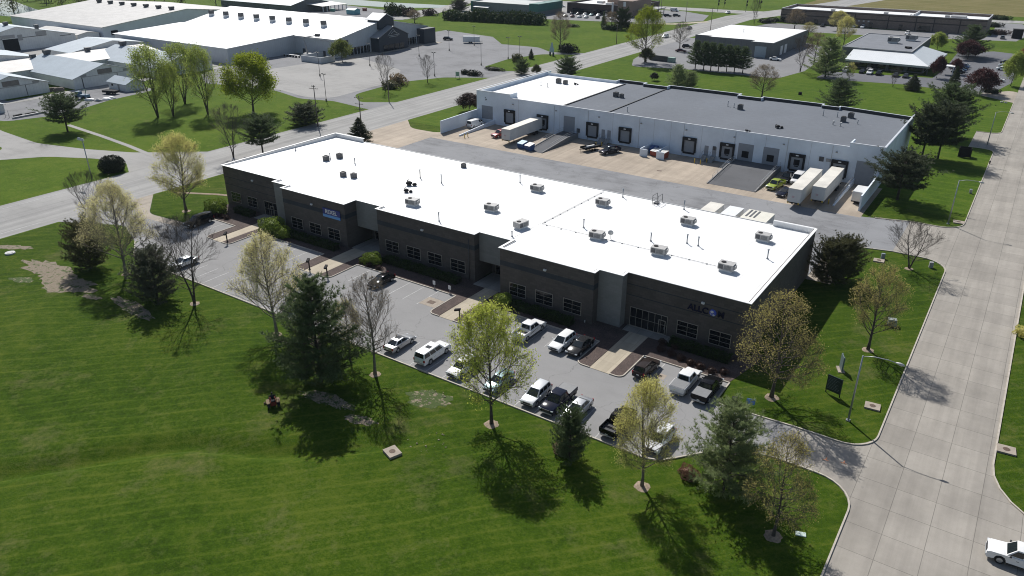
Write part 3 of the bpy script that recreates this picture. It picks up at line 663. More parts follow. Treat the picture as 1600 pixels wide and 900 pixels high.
VL = [(-93.8,106.2,1.6,'tall thin vent pipe, left of two standing mid roof'),(-88.4,106,1.6,'tall thin vent pipe, right of two standing mid roof'),(-75.4,89.4,1.5,'vent pipe close to the front roof edge of the third bay'),(-76.6,115,1.5,'vent pipe near the back edge left of the roof seam'),
 (-56.8,118.6,1.6,'vent pipe at the back edge just right of the roof seam'),(-45.2,118.8,1.6,'vent pipe at the back edge right of the roof ladder'),(-54.7,100.6,1.4,'vent pipe left of the cluttered air conditioner'),(-43.4,101.5,1.3,'vent pipe standing behind the conduit air conditioner'),
 (-38.5,103.9,1.4,'left vent pipe of the close pair on the right half of the roof'),(-36.7,103.9,1.4,'right vent pipe of the close pair on the right half of the roof'),(-26.5,105,1.4,'vent pipe near the right roof edge of the front building'),
 (-117.7,105.6,1.2,'short vent pipe between the two dark condensers'),(-110.9,105.9,1.2,'thin pipe right of the two dark condensers'),(-128.6,105.9,.9,'short pipe near the left parapet of the white roof'),(-61.8,90.6,.8,'stubby vent pipe at the front edge near the third entrance')]
for x, y, h, lb in VL: vent(x, y, rz(y), h, lb)
VW = [(-86.3,179.5,1.2,'vent pipe near the front edge of the grey warehouse roof'),(-67.2,200.8,1.3,'tall vent pipe left of the middle condenser on the grey roof'),(-65.3,200.2,1.0,'shorter vent pipe beside the middle condenser on the grey roof'),(-43.3,203.6,1.5,'tall pale vent pipe at the right end of the grey roof'),(-40,204.2,1.1,'thin vent pipe between the tall pale one and the condensers'),(-34.1,199.3,1.0,'rightmost thin vent pipe on the grey roof'),(-123.5,196.5,1.1,'left thin pipe on the white warehouse roof end'),(-120.5,195.5,1.1,'right thin pipe on the white warehouse roof end')]
for x, y, h, lb in VW: vent(x, y, 7.62, h, lb)
for x, y, lb in ((-38.9,195.2,'left hooked gooseneck vent on the grey warehouse roof'),(-37.1,194.7,'right hooked gooseneck vent on the grey warehouse roof')): vent(x, y, 7.62, .9, lb, .09, M_lgrey, True, 'gooseneck_vent')
for x, y, z, lb, s in ((-92.2,101.2,7.42,'rear cluster of black exhaust fans on the white roof',1),(-89.9,97.8,7.42,'front low black exhaust fan cluster on the white roof',.8),(-48.9,184.2,7.62,'dark exhaust fan cluster near the front of the grey roof',.9),(-53.5,175.6,7.9,'small dark fitting on the front roof edge of the warehouse',.6),(-115.6,203.4,7.62,'low dark fan right of the condensers on the white roof end',.7)):
    z = rz(y) if z < 7.5 else z
    r = thing('exhaust_fan', lb, 'exhaust fan', (x, y, z), group='dark exhaust fans on the roofs')
    b = MB(); b.tube([(0,0,0),(0,0,.4)], .42, 10); b.tube([(.9,.5,0),(.9,.5,.3)], .35, 10); b.build('fan_base', M_dgrey, r)
    h = MB(); h.tube([(0,0,.4),(0,0,.62),(0,0,.85)], [.62,.6,.25], 10); h.tube([(.9,.5,.3),(.9,.5,.55)], [.5,.2], 10); h.tube([(-.7,.3,0),(-.7,.3,.8),(-.4,.5,.95)], .09, 6); h.build('fan_hood', M_black, r)
    r.scale = (s,)*3

# ---------------------------------------------------------------- white dock warehouse
M_tilt = brickmat('white_tilt_up_panel', (.74, .81, .89), 7.5, 20, .8, .03)
M_groof = pm('grey_gravel_roof', (.132, .146, .168), .95, .06, .8, big=(.06, .12), mottle=(.10, (.185, .188, .20), .64))
M_dockdoor = pm('grey_dock_door', (.26, .28, .31), .6, .06, 1)
M_seal = pm('black_rubber_seal', (.012, .012, .014), .8, .3, 2)
def warehouse():
    r = thing('dock_warehouse', 'long white warehouse with dock doors and a mostly grey flat roof', 'building')
    Y0, Y1 = 175.0, 215.0
    w = MB()
    w.box(-120, -30.6, Y0, Y0+.3, 0, 7.95)
    w.box(-131.6, -120, Y0, Y0+.3, 0, 9.0); w.box(-30.6, -23.4, Y0, Y0+.3, 0, 8.9)
    w.box(-131.6, -131.3, Y0+.3, Y1, 0, 8.6); w.box(-23.7, -23.4, Y0+.3, Y1-3.5, 0, 8.6); w.box(-120.3, -120, Y0+.3, Y0+3.6, 7, 8.99); w.box(-30.6, -30.3, Y0+.3, Y0+3.8, 7, 8.89)
    back = [(-131.3,212.5),(-106.5,212.5),(-106.5,214.8),(-97.5,214.8),(-97.5,212.8),(-90,212.8),(-90,215),(-68.5,215),(-68.5,212.4),(-62,212.4),(-62,214.4),(-45.8,214.4),(-45.8,212.6),(-41.5,212.6),(-41.5,214),(-23.7,211.3)]
    strip(w, back, .3, 0, 8.35)
    w.build('wall', M_tilt, r)
    cp = MB(); strip(cp, back, .4, 8.35, 8.42); strip(cp, [(-23.55,212),(-23.55,Y0-.02),(-30.6,Y0-.02)], .38, 8.9, 8.96); strip(cp, [(-120,Y0),(-131.5,Y0),(-131.5,213)], .38, 9.0, 9.05)
    cp.box(-120, -30.6, Y0-.06, Y0+.32, 7.95, 8.02); cp.build('coping', pm('grey_coping', (.55, .57, .6), .4, .05), r)
    # inside faces of the rear parapet are dark membrane
    pb = MB(); strip(pb, [(x, y-.19) for x, y in back[1:]], .03, 7.6, 8.34); pb.box(-103.75, -103.35, Y0+.32, 212.6, 7.6, 7.85); pb.box(-90.2, -89.9, Y0+.32, 212.6, 7.6, 7.82); pb.build('dark_flashing', pm('dark_flashing', (.03, .032, .036), .7, .2), r)
    rf = MB(); rf.box(-131.3, -103.7, Y0+.3, 212.6, 7.2, 7.62); rf.build('white_roof', M_roofw, r)
    rg = MB(); rg.prism([(-103.7,Y0+.3),(-23.7,Y0+.3),(-23.7,211.3),(-41.5,213.9),(-41.5,212.5),(-45.8,212.5),(-45.8,214.3),(-62,214.3),(-62,212.3),(-68.5,212.3),(-68.5,214.9),(-90,214.9),(-90,212.7),(-97.5,212.7),(-97.5,214.7),(-103.7,214.7)], 7.2, 7.60); rg.build('grey_roof', M_groof, r)
    def dockdoor(x, z=1.2, w_=2.7, h=2.8, dark=False):
        s = MB(); t = .42
        s.box(x-w_/2-t, x+w_/2+t, Y0-.45, Y0-.005, z+h, z+h+.75); s.box(x-w_/2-t, x-w_/2, Y0-.38, Y0-.005, z-.1, z+h); s.box(x+w_/2, x+w_/2+t, Y0-.38, Y0-.005, z-.1, z+h); s.box(x-w_/2-.1, x+w_/2+.1, Y0-.3, Y0-.005, z-.5, z-.1)
        so = s.build('dock_seal', M_seal, r)
        d = MB(); d.box(x-w_/2, x+w_/2, Y0-.06, Y0-.006, z-.1, z+h)
        do = d.build('dock_door', M_dockdoor, r)
        lb = MB(); lb.box(x-.3, x+.3, Y0-.48, Y0-.451, z+h+.3, z+h+.55); lb.build('dock_number_plate', M_white, so)
        if dark: k = MB(); k.box(x-.65, x+.65, Y0-.09, Y0-.061, z+.9, z+2.2); k.box(x-.45, x+.45, Y0-.1, Y0-.0905, z+.55, z+.8); k.build('door_window', M_black, do)
    for x, dk in ((-120.1,0),(-109.2,1),(-93.8,0),(-84.3,0),(-66.9,0),(-57.4,1),(-41.1,1),(-31.9,1)): dockdoor(x, dark=dk)
    def grade_door(x, w_, z, h, dark=False):
        d = MB(); d.box(x-w_/2, x+w_/2, Y0-.05, Y0-.005, z, z+h)
        for k in range(1, 6): d.box(x-w_/2, x+w_/2, Y0-.058, Y0-.05, z+h*k/6-.02, z+h*k/6+.02)
        do = d.build('roller_door', M_dockdoor, r)
        if dark: k = MB(); k.box(x-.8, x+.8, Y0-.1, Y0-.0585, z+.75, z+2.3); k.build('door_window', M_black, do)
    grade_door(-127.9, 3.8, 1.2, 3.7); grade_door(-100.9, 3.4, 1.2, 4.2); grade_door(-53.0, 3.6, 1.2, 4.0, True); grade_door(-47.1, 3.6, 1.2, 4.0, True); grade_door(-26.6, 3.9, .06, 5.2)
    def manst(x, z=1.2):
        d = MB(); d.box(x-.5, x+.5, Y0-.04, Y0-.004, z, z+2.15); d.build('steel_door', M_dockdoor, r)
        s = MB()
        for k in range(6): s.box(x-.55, x+.55, Y0-1.1-k*.28, Y0-.82-k*.28, 1.1-(k+1)*.19, 1.12-(k)*.19)
        s.box(x-.6, x+.6, Y0-.82, Y0-.06, 1.1, 1.18)
        for sx in (-.6, .6): s.tube([(x+sx,Y0-.1,2.1),(x+sx,Y0-.9,2.1),(x+sx,Y0-2.5,1.0),(x+sx,Y0-2.5,.02)], .03, 5); s.tube([(x+sx,Y0-.9,2.1),(x+sx,Y0-.9,.02)], .03, 5)
        s.build('steel_stair', M_galv, r)
    for x in (-90.6, -88.9, -62.5, -60.5): manst(x)
    dw = MB()
    for x in (-105.6, -95.2, -80.5, -68.6, -55.8, -43.6, -33.9): dw.box(x-.05, x+.05, Y0-.1, Y0-.003, .1, 7.7)
    dw.build('downpipe', pm('pale_downpipe', (.48, .5, .52), .5, .05), r)
    jl = MB()
    for x in (-117.2, -103.9, -88, -76.5, -72, -64, -48.6, -38.5): jl.box(x-.02, x+.02, Y0-.008, Y0-.002, 0, 7.9)
    jl.build('panel_joint', M_mgrey, r)
    for x in (-119,-105,-92,-80,-68,-56,-44.5,-33): l = MB(); l.box(x-.2, x+.2, Y0-.3, Y0-.004, 6.3, 6.55); l.build('wall_light', M_mgrey, r)
    lo = MB()
    for dx, dz_, a in ((0,0,.5),(.35,-.45,.6),(.1,-.6,.3)): lo.tube([(-128.6+dx,Y0-.03,7.3+dz_),(-128.6+dx+a*.5,Y0-.03,7.0+dz_)], .09, 5)
    lo.build('wall_emblem', M_dgrey, r)
    for x0, x1 in ((-110.9,-107.5),(-94.5,-94.2)): pass
    mb = MB(); mb.box(-98.4, -97.6, Y0-.3, Y0-.004, 1.5, 2.6); mb.box(-36.4, -35.4, Y0-.2, Y0-.004, 3.9, 4.9); mb.box(-60.9, -60.2, Y0-.2, Y0-.045, 2.6, 3.5); mb.build('wall_box', M_dgrey, r)
    vt = MB(); vt.box(-113.8, -112.7, Y0-.1, Y0-.004, 2.2, 3.2); vt.box(-34.9, -33.9, Y0-.1, Y0-.004, 4.0, 4.7); vt.build('wall_vent', M_mgrey, r)
warehouse()
# ramps, wing walls and rails in the dock yard
M_ramp = asphalt('ramp_asphalt', (.11, .112, .118), .2, .35)
M_steel = pm('rail_steel', (.40, .42, .44), .4, .1, 3)
def ramp(x0, x1, label, ext=0):
    r = thing('loading_ramp', label, 'ramp')
    m = MB(); yb = 157.0
    m.hexa([(x0,yb,0),(x1,yb,0),(x1,169.3,0),(x0,169.3,0),(x0,yb,.05),(x1,yb,.05),(x1,169.3,1.2),(x0,169.3,1.2)]); m.box(x0, x1, 169.3, 174.98, 0, 1.2)
    m.build('ramp_surface', M_ramp, r)
    ed = .28
    for a in (x0-ed, x1): c = MB(); c.hexa([(a,yb,0),(a+ed,yb,0),(a+ed,169.3,0),(a,169.3,0),(a,yb,.2),(a+ed,yb,.2),(a+ed,169.3,1.38),(a,169.3,1.38)]); c.box(a, a+ed, 169.3, 174.9, 0, 1.38); c.build('ramp_kerb', pm('grey_ramp_kerb', (.20, .2, .2), .9, .15), r)
    for xx in ((x0-.14, x1+.14) if not ext else (x0-.14, x1+.14)):
        g = MB()
        ys = [(160,.42),(163,.72),(166.2,1.03),(169.3,1.38),(172,1.38),(174.6,1.38)]
        for y, z in ys: g.tube([(xx,y,z),(xx,y,z+1.0)], .03, 5)
        for d in (1.0, .55): g.tube([(xx,y,z+d) for y, z in ys], .03, 5)
        g.build('handrail', M_steel, r)
    return r
ramp(-102.3, -98.3, 'narrow grey ramp with handrails beside the blue dumpsters'); ramp(-54.9, -44.6, 'wide dark asphalt loading ramp with kerbs between two dock doors')
def wing(pts, label, z0, z1, m=None):
    mb = MB(); (xa, ya), (xb, yb) = pts; dx, dy = xb-xa, yb-ya; L = math.hypot(dx, dy); nx, ny = -dy/L*.15, dx/L*.15
    mb.hexa([(xa-nx,ya-ny,0),(xa+nx,ya+ny,0),(xb+nx,yb+ny,0),(xb-nx,yb-ny,0),(xa-nx,ya-ny,z0),(xa+nx,ya+ny,z0),(xb+nx,yb+ny,z1),(xb-nx,yb-ny,z1)])
    return tag(mb.build('wing_wall', m or M_tilt), label, 'wall')
wing([(-131.4,158.2),(-131.4,174.9)], 'tall white wing wall beside the white van at the left end of the docks', 3.4, 3.6)
wing([(-125.4,158.6),(-125.4,174.9)], 'low sloping white kerb wall right of the parked white van', .35, 1.3)
wing([(-23.5,157.2),(-23.5,174.9)], 'tall white wing wall next to the dark pine at the right dock', 3.2, 3.5)
wing([(-28.4,157.3),(-28.4,174.9)], 'low sloping wall with railings right of the two white trailers', .3, 1.2)
g = MB()
for x in (-28.4,):
    ys = [(158,.4),(161,.6),(164,.75),(167,.9),(170,1.05),(173,1.2)]
    for y, z in ys: g.tube([(x,y,z),(x,y,z+1)], .035, 5)
    for d in (1, .55): g.tube([(x,y,z+d) for y, z in ys], .035, 5)
tag(g.build('guard_rail', M_lgrey), 'pale steel railing running beside the rightmost white trailer', 'railing')
def enclosure(x, label):
    r = thing('bin_enclosure', label, 'wall')
    a = MB(); a.box(x, x+.2, 168.6, 174.9, 0, 1.9); a.build('side_wall', M_tilt, r)
    b = MB(); b.box(x+.2, x+2.0, 168.6, 168.8, 0, 1.8); b.build('end_wall', M_tilt, r)
enclosure(-77.0, 'white masonry bin enclosure wall, left of two by the dock wall'); enclosure(-72.6, 'white masonry bin enclosure wall, right of two, beside the red dumpster')

# ---------------------------------------------------------------- fairground sheds
M_sheetw = ribbed('white_sheet_wall', (.70, .71, .70), 1.0, 'XY', .55, .10, .12)
M_roofb = ribbed('pale_blue_grey_roof', (.36, .42, .465), .9, 'X', .5, .12, .10)
M_rooft = ribbed('pale_cream_roof', (.54, .52, .49), .9, 'Y', .6, .10, .14)
M_roofex = ribbed('bright_white_roof', (.76, .77, .77), 1.6, 'X', .5, .05, .05)
M_gbarn = ribbed('grey_barn_roof', (.40, .39, .375), 1.0, 'X', .6, .08, .18)
M_tinw = ribbed('grey_tin_wall', (.40, .40, .39), 1.0, 'XY', .5, .18, .15)
def gable(name, label, x0, x1, y0, y1, eave, peak, roof, wall=None, axis='x', ov=.5, cat='shed', trim=True):
    """gable shed with its ridge along the axis; doors and vents are added by the caller"""
    wall = wall or M_sheetw
    r = thing(name, label, cat)
    w = MB()
    if axis == 'x':
        ym = (y0+y1)/2
        w.add([(x0,y0,0),(x1,y0,0),(x1,y0,eave),(x0,y0,eave)], [(0,1,2,3)]); w.add([(x0,y1,0),(x1,y1,0),(x1,y1,eave),(x0,y1,eave)], [(3,2,1,0)])
        for x, f in ((x0, 1), (x1, 0)): w.add([(x,y0,0),(x,y1,0),(x,y1,eave),(x,ym,peak),(x,y0,eave)], [(4,3,2,1,0) if f else (0,1,2,3,4)])
        t = .16; R_ = MB(); s = (peak-eave)/(ym-y0)
        for a, b_ in ((y0-ov, ym), (ym, y1+ov)):
            za = eave-ov*s if a < ym-1e-6 else peak; zb = peak if b_ <= ym+1e-6 else eave-ov*s
            R_.hexa([(x0-ov,a,za+.02),(x1+ov,a,za+.02),(x1+ov,b_,zb+.02),(x0-ov,b_,zb+.02),(x0-ov,a,za+t),(x1+ov,a,za+t),(x1+ov,b_,zb+t),(x0-ov,b_,zb+t)])
    else:
        xm = (x0+x1)/2
        w.add([(x0,y0,0),(x0,y1,0),(x0,y1,eave),(x0,y0,eave)], [(3,2,1,0)]); w.add([(x1,y0,0),(x1,y1,0),(x1,y1,eave),(x1,y0,eave)], [(0,1,2,3)])
        for y, f in ((y0, 0), (y1, 1)): w.add([(x0,y,0),(x1,y,0),(x1,y,eave),(xm,y,peak),(x0,y,eave)], [(4,3,2,1,0) if f else (0,1,2,3,4)])
        t = .16; R_ = MB(); s = (peak-eave)/(xm-x0)
        for a, b_ in ((x0-ov, xm), (xm, x1+ov)):
            za = eave-ov*s if a < xm-1e-6 else peak; zb = peak if b_ <= xm+1e-6 else eave-ov*s
            R_.hexa([(a,y0-ov,za+.02),(b_,y0-ov,zb+.02),(b_,y1+ov,zb+.02),(a,y1+ov,za+.02),(a,y0-ov,za+t),(b_,y0-ov,zb+t),(b_,y1+ov,zb+t),(a,y1+ov,za+t)])
    w.build('wall', wall, r); R_.build('roof', roof, r)
    return r
M_door = pm('grey_brown_door', (.20, .18, .165), .8, .15, 1)
def ridge_vent(parent, x, y, z, s=1):
    v = MB(); v.box(x-.9*s, x+.9*s, y-.9*s, y+.9*s, z-.5, z+.5); v.box(x-1.1*s, x+1.1*s, y-1.1*s, y+1.1*s, z+.5, z+1.5); v.build('roof_vent', M_dgrey, parent)
def gable_end_trim(r, x, y0, y1, eave, peak):
    ym = (y0+y1)/2
    d = MB(); d.box(x+.02, x+.08, ym-2.6, ym+2.6, eave+.35, eave+2.0); d.build('hay_door', M_door, r)
    t = MB(); t.box(x+.03, x+.12, y0+3, y1-3, eave+.05, eave+.2); t.build('door_track', M_mgrey, r)
    l = MB(); l.box(x+.02, x+.1, y0+2.9, y0+3.2, 0, eave+.2); l.box(x+.02, x+.1, ym+4.2, ym+4.35, 0, eave+.05); l.build('door_edge', M_dgrey, r)
    for yy in (y0+2.6, y1-4.8):
        k = MB(); k.box(x+.02, x+.07, yy, yy+2.2, eave+.25, eave+.25+ (peak-eave)*.22); k.build('vent_panel', M_mgrey, r)
D = gable('livestock_shed', 'white gable livestock shed with pale roof behind the small hut', -314, -273, 134, 157, 3.5, 7.0, M_roofb); gable_end_trim(D, -273, 134, 157, 3.5, 7.0); ridge_vent(D, -311, 145.5, 7.2)
E_ = gable('livestock_shed', 'white gable shed at the left edge above the gravel yard', -314, -276, 104, 127, 3.5, 7.0, M_roofb); gable_end_trim(E_, -276, 104, 127, 3.5, 7.0)
F_ = gable('livestock_shed', 'pale roofed shed partly hidden by the tall cottonwood trees', -314, -268.6, 163, 186, 3.5, 7.0, M_roofb); gable_end_trim(F_, -268.6, 163, 186, 3.5, 7.0); ridge_vent(F_, -309, 174.5, 7.2)
L_ = gable('long_barn', 'long cream roofed barn joining the row of livestock sheds', -328, -302, 50, 186, 3.9, 5.6, M_rooft, axis='y')
for y in (60, 85, 106, 142, 163): ridge_vent(L_, -315, y, 5.7, .8)
gable('rear_shed', 'pale blue roofed shed behind the long barn, left side of the frame', -360, -329, 118, 152, 3.6, 6.6, M_roofb)
gable('rear_shed', 'pale blue roofed shed between the long barn and the grey barn', -348, -329, 163, 200, 3.8, 6.6, M_roofb)
B_ = gable('cattle_barn', 'wide white gable barn with a dark open doorway at far left', -462, -381, 143, 193, 4.5, 10.0, M_roofb, cat='barn')
d = MB(); d.box(-380.97, -380.9, 161, 167.5, 0, 5.2); d.build('dark_doorway_panel', M_black, B_); d = MB(); d.box(-380.96, -380.85, 167.6, 169.6, 4.2, 6.6); d.box(-380.96, -380.85, 160.5, 166.5, 5.5, 6.9); d.box(-380.96, -380.85, 175.5, 180.2, 5.4, 7.2); d.build('sliding_panel', M_mgrey, B_)  # black panel on the wall paints the dark inside of the doorway
d = MB(); d.box(-380.97, -380.88, 154, 161, 5.2, 5.45); d.box(-380.97, -380.88, 169.6, 180, 5.2, 5.45); d.box(-380.97, -380.88, 186, 191, 4.2, 4.45); d.build('door_rail', M_dgrey, B_)
ridge_vent(B_, -390, 168, 10, .8); ridge_vent(B_, -384, 178, 8.3, .7)
A_ = gable('exhibition_barn', 'large grey roofed barn with pale walls behind the white roofed hall', -470, -380, 206, 300, 6.0, 10.7, M_gbarn, pm('pale_blue_wall', (.60, .64, .68), .6, .06, .3), cat='barn')
for k in range(7): ridge_vent(A_, -455+k*11.5, 248.5, 10.5, 1.0)
d = MB(); d.box(-379.97, -379.9, 210, 213.5, 2.0, 4.2); d.build('wall_fan', M_black, A_)
ln = gable('lean_to', 'small white roofed link between the two left barns', -420, -382, 194.5, 205, 3.6, 4.6, M_rooft); 
H_ = gable('small_hut', 'small white hut with pale roof beside the fairground path', -265.5, -254.5, 141.8, 148.2, 2.5, 3.9, M_roofb, cat='hut'); d = MB(); d.box(-259.8, -258.8, 141.75, 141.79, .05, 2.0); d.build('door', M_mgrey, H_); d = MB(); d.box(-263.6, -262.6, 141.74, 141.79, 1.2, 1.9); d.build('window', M_glass, H_)
gable('booth', 'tiny grey booth at the extreme left edge of the frame', -262, -256.2, 96, 103.6, 2.5, 3.4, M_roofb, cat='booth')

# ---- the white-roofed expo hall with the navy porch
M_navy = ribbed('navy_board_siding', (.045, .052, .066), .5, 'XY', .7, .25, .1)
M_exwall = ribbed('grey_hall_wall', (.52, .54, .56), 1.0, 'XY', .55, .12, .08)
def expo():
    r = thing('exhibition_hall', 'huge bright white roofed hall with a dark navy gabled porch', 'building')
    w = MB()
    w.add([(-354,197,0),(-273,197,0),(-273,197,6),(-354,197,6)], [(0,1,2,3)]); w.add([(-273,197,0),(-273,232,0),(-273,232,7.6),(-273,197,6)], [(0,1,2,3)])
    w.add([(-273,232,0),(-248,232,0),(-248,232,7),(-273,232,7)], [(0,1,2,3)]); w.add([(-248,232,0),(-248,292,0),(-248,292,7),(-248,262,12.6),(-248,232,7)], [(0,1,2,3,4)])
    w.add([(-248,292,0),(-354,292,0),(-354,292,7),(-248,292,7)], [(0,1,2,3)]); w.add([(-354,292,0),(-354,197,0),(-354,197,6),(-354,232,7.6),(-354,262,12.6),(-354,292,7)], [(0,1,2,3,4,5)])
    w.build('wall', M_exwall, r)
    f = MB(); t = .2
    f.hexa([(-354.5,196.4,5.95),(-272.6,196.4,5.95),(-272.6,231.9,7.55),(-354.5,231.9,7.55),(-354.5,196.4,6.15),(-272.6,196.4,6.15),(-272.6,231.9,7.75),(-354.5,231.9,7.75)])
    f.build('lower_roof', M_roofex, r)
    f = MB()
    f.hexa([(-354.5,231.4,7.0),(-247.6,231.4,7.0),(-247.6,262,12.62),(-354.5,262,12.62),(-354.5,231.4,7.25),(-247.6,231.4,7.25),(-247.6,262,12.85),(-354.5,262,12.85)])
    f.hexa([(-354.5,262,12.62),(-247.6,262,12.62),(-247.6,292.5,6.95),(-354.5,292.5,6.95),(-354.5,262,12.85),(-247.6,262,12.85),(-247.6,292.5,7.15),(-354.5,292.5,7.15)])
    f.build('main_roof', M_roofex, r)
    tr = MB(); tr.hexa([(-354.5,231.41,7.26),(-247.7,231.41,7.26),(-247.7,231.9,7.36),(-354.5,231.9,7.36),(-354.5,231.41,7.5),(-247.7,231.41,7.5),(-247.7,231.9,7.6),(-354.5,231.9,7.6)][0:8]); tr.build('roof_step', M_mgrey, r)
    for k in range(8):
        x = -349+k*11.4; y, z = 246, 9.9
        v = MB(); v.box(x-1, x+1, y-1, y+1, z-.5, z+.9); o = v.build('vent_base', M_white, r); v = MB(); v.box(x-.95, x+.95, y-.95, y+.95, z+.9, z+2.6); v.build('vent_cowl', M_dgrey, o)
    # navy porch with cross gable and little tower
    p = MB(); p.add([(-243,253,0),(-243,272,0),(-243,272,6.2),(-243,262.5,10.2),(-243,253,6.2)], [(0,1,2,3,4)])
    p.add([(-248,253,0),(-243,253,0),(-243,253,6.2),(-248,253,6.2)], [(0,1,2,3)]); p.add([(-243,272,0),(-248,272,0),(-248,272,6.2),(-243,272,6.2)], [(0,1,2,3)]); p.build('porch', M_navy, r)
    q = MB(); q.hexa([(-251,252.5,6.0),(-242.7,252.5,6.0),(-242.7,262.5,10.22),(-251,262.5,10.22),(-251,252.5,6.2),(-242.7,252.5,6.2),(-242.7,262.5,10.42),(-251,262.5,10.42)])
    q.hexa([(-251,262.5,10.22),(-242.7,262.5,10.22),(-242.7,272.5,6.0),(-251,272.5,6.0),(-251,262.5,10.42),(-242.7,262.5,10.42),(-242.7,272.5,6.2),(-251,272.5,6.2)]); q.build('porch_roof', M_mgrey, r)
    tw = MB(); tw.add([(-253.5,257.5,9),(-246.5,257.5,9),(-246.5,257.5,13),(-253.5,257.5,13)], [(0,1,2,3)]); tw.add([(-246.5,257.5,9),(-246.5,267,9),(-246.5,267,13),(-246.5,262.2,15.2),(-246.5,257.5,13)], [(0,1,2,3,4)]); tw.add([(-246.5,267,9),(-253.5,267,9),(-253.5,267,13),(-246.5,267,13)], [(0,1,2,3)]); tw.build('tower', M_navy, r)
    q = MB(); q.hexa([(-254.5,257,12.75),(-246.1,257,12.75),(-246.1,262.2,15.2),(-254.5,262.2,15.2),(-254.5,257,12.95),(-246.1,257,12.95),(-246.1,262.2,15.4),(-254.5,262.2,15.4)])
    q.hexa([(-254.5,262.2,15.2),(-246.1,262.2,15.2),(-246.1,267.5,12.75),(-254.5,267.5,12.75),(-254.5,262.2,15.4),(-246.1,262.2,15.4),(-246.1,267.5,12.95),(-254.5,267.5,12.95)]); q.build('tower_roof', M_white, r)
    e = MB(); 
    for k in range(4): e.box(-242.98, -242.9, 255.6+k*3.5, 258.6+k*3.5, .1, 2.8)
    e.build('entrance_door', M_glass, r)
    lg = MB()
    for a, b_ in (((259.2,7.0),(262.3,9.2)),((262.3,9.2),(264.6,7.0)),((260.8,7.0),(262.6,8.2)),((262.6,8.2),(266.2,6.6)),((258.6,6.5),(266.4,6.5)),((259.6,5.9),(265.4,5.9))): lg.tube([(-242.95,a[0],a[1]),(-242.95,b_[0],b_[1])], .11, 4)
    lg.build('wall_emblem', M_lgrey, r)
    b = MB(); b.box(-248, -243.5, 284, 292.2, 0, 6.8); b.build('corner_block', M_navy, r)
    
    for ya, yb in ((239,252),(273.5,283)): b = MB(); b.box(-247.97, -247.9, ya, yb, .2, 3.2); b.build('window_strip', M_glass, r)
    b = MB()
    for y in list(range(240, 252, 2))+list(range(274, 283, 2)): b.box(-247.9, -247.84, y, y+.25, .1, 3.3)
    b.build('window_mullion', M_exwall, r)
    b = MB(); b.box(-247.97, -247.9, 233.2, 239.4, 4.6, 6.6); b.build('wall_louvre', M_dgrey, r)
    for x in (-268.5, -256): b = MB(); b.box(x, x+1.6, 231.92, 231.99, .05, 2.4); b.build('door', M_dgrey, r)
    b = MB(); b.box(-248, -240.5, 232.5, 293, 0, .12); b.build('pavement', M_apron, r)
expo()
e = MB(); e.box(-254.6, -254.3, 218.5, 230.5, 0, 2.4); e.box(-254.3, -243, 218.5, 218.8, 0, 2.4); e.box(-243, -242.7, 218.5, 226, 0, 2.4)
tag(e.build('screen_wall', M_exwall), 'low grey screen wall in front of the hall corner by the boom lift', 'wall')

# ---- far buildings
def box_building(name, label, x0, x1, y0, y1, h, wall, roof, par=.5, cat='building', cop=None):
    r = thing(name, label, cat)
    w = MB(); w.box(x0, x1, y0, y0+.3, 0, h); w.box(x0, x1, y1-.3, y1, 0, h); w.box(x0, x0+.3, y0+.3, y1-.3, 0, h); w.box(x1-.3, x1, y0+.3, y1-.3, 0, h); w.build('wall', wall, r)
    f = MB(); f.box(x0+.3, x1-.3, y0+.3, y1-.3, h-par-.3, h-par); f.build('roof', roof, r)
    c = MB(); strip(c, [(x0+.15,y0+.15),(x1-.15,y0+.15),(x1-.15,y1-.15),(x0+.15,y1-.15)], .42, h, h+.1, True); c.build('coping', cop or M_cope, r)
    return r
M_greyblk = ribbed('dark_grey_block', (.16, .165, .165), 2.4, 'XY', .8, .15, .1)
def mid_building():
    r = thing('grey_workshop', 'dark grey block workshop with a white roof behind the row of pines', 'building')
    P = [(-133,342),(-125.5,342),(-125.5,339),(-105.2,339),(-105.2,334.5),(-95.8,334.5),(-95.8,387),(-133,387)]
    w = MB(); strip(w, P, .35, 0, 6.3, True); w.build('wall', M_greyblk, r)
    f = MB(); f.prism([(-132.9,342.1),(-125.4,342.1),(-125.4,339.1),(-105.1,339.1),(-105.1,334.6),(-95.9,334.6),(-95.9,386.9),(-132.9,386.9)], 5.7, 6.22); f.build('roof', M_roofw, r)
    d = MB(); d.box(-103.2, -98.4, 334.2, 334.3, .1, 4.6); d.build('loading_door', pm('pale_blue_door', (.30, .36, .40), .5, .05), r)
    for y in (345, 351): d = MB(); d.box(-95.62, -95.5, y, y+3.4, .1, 3.8); d.build('roller_door', M_white, r)
    vent(-118, 362, 6.2, 1.2, 'lone vent pipe on the white workshop roof behind the pines')
mid_building()
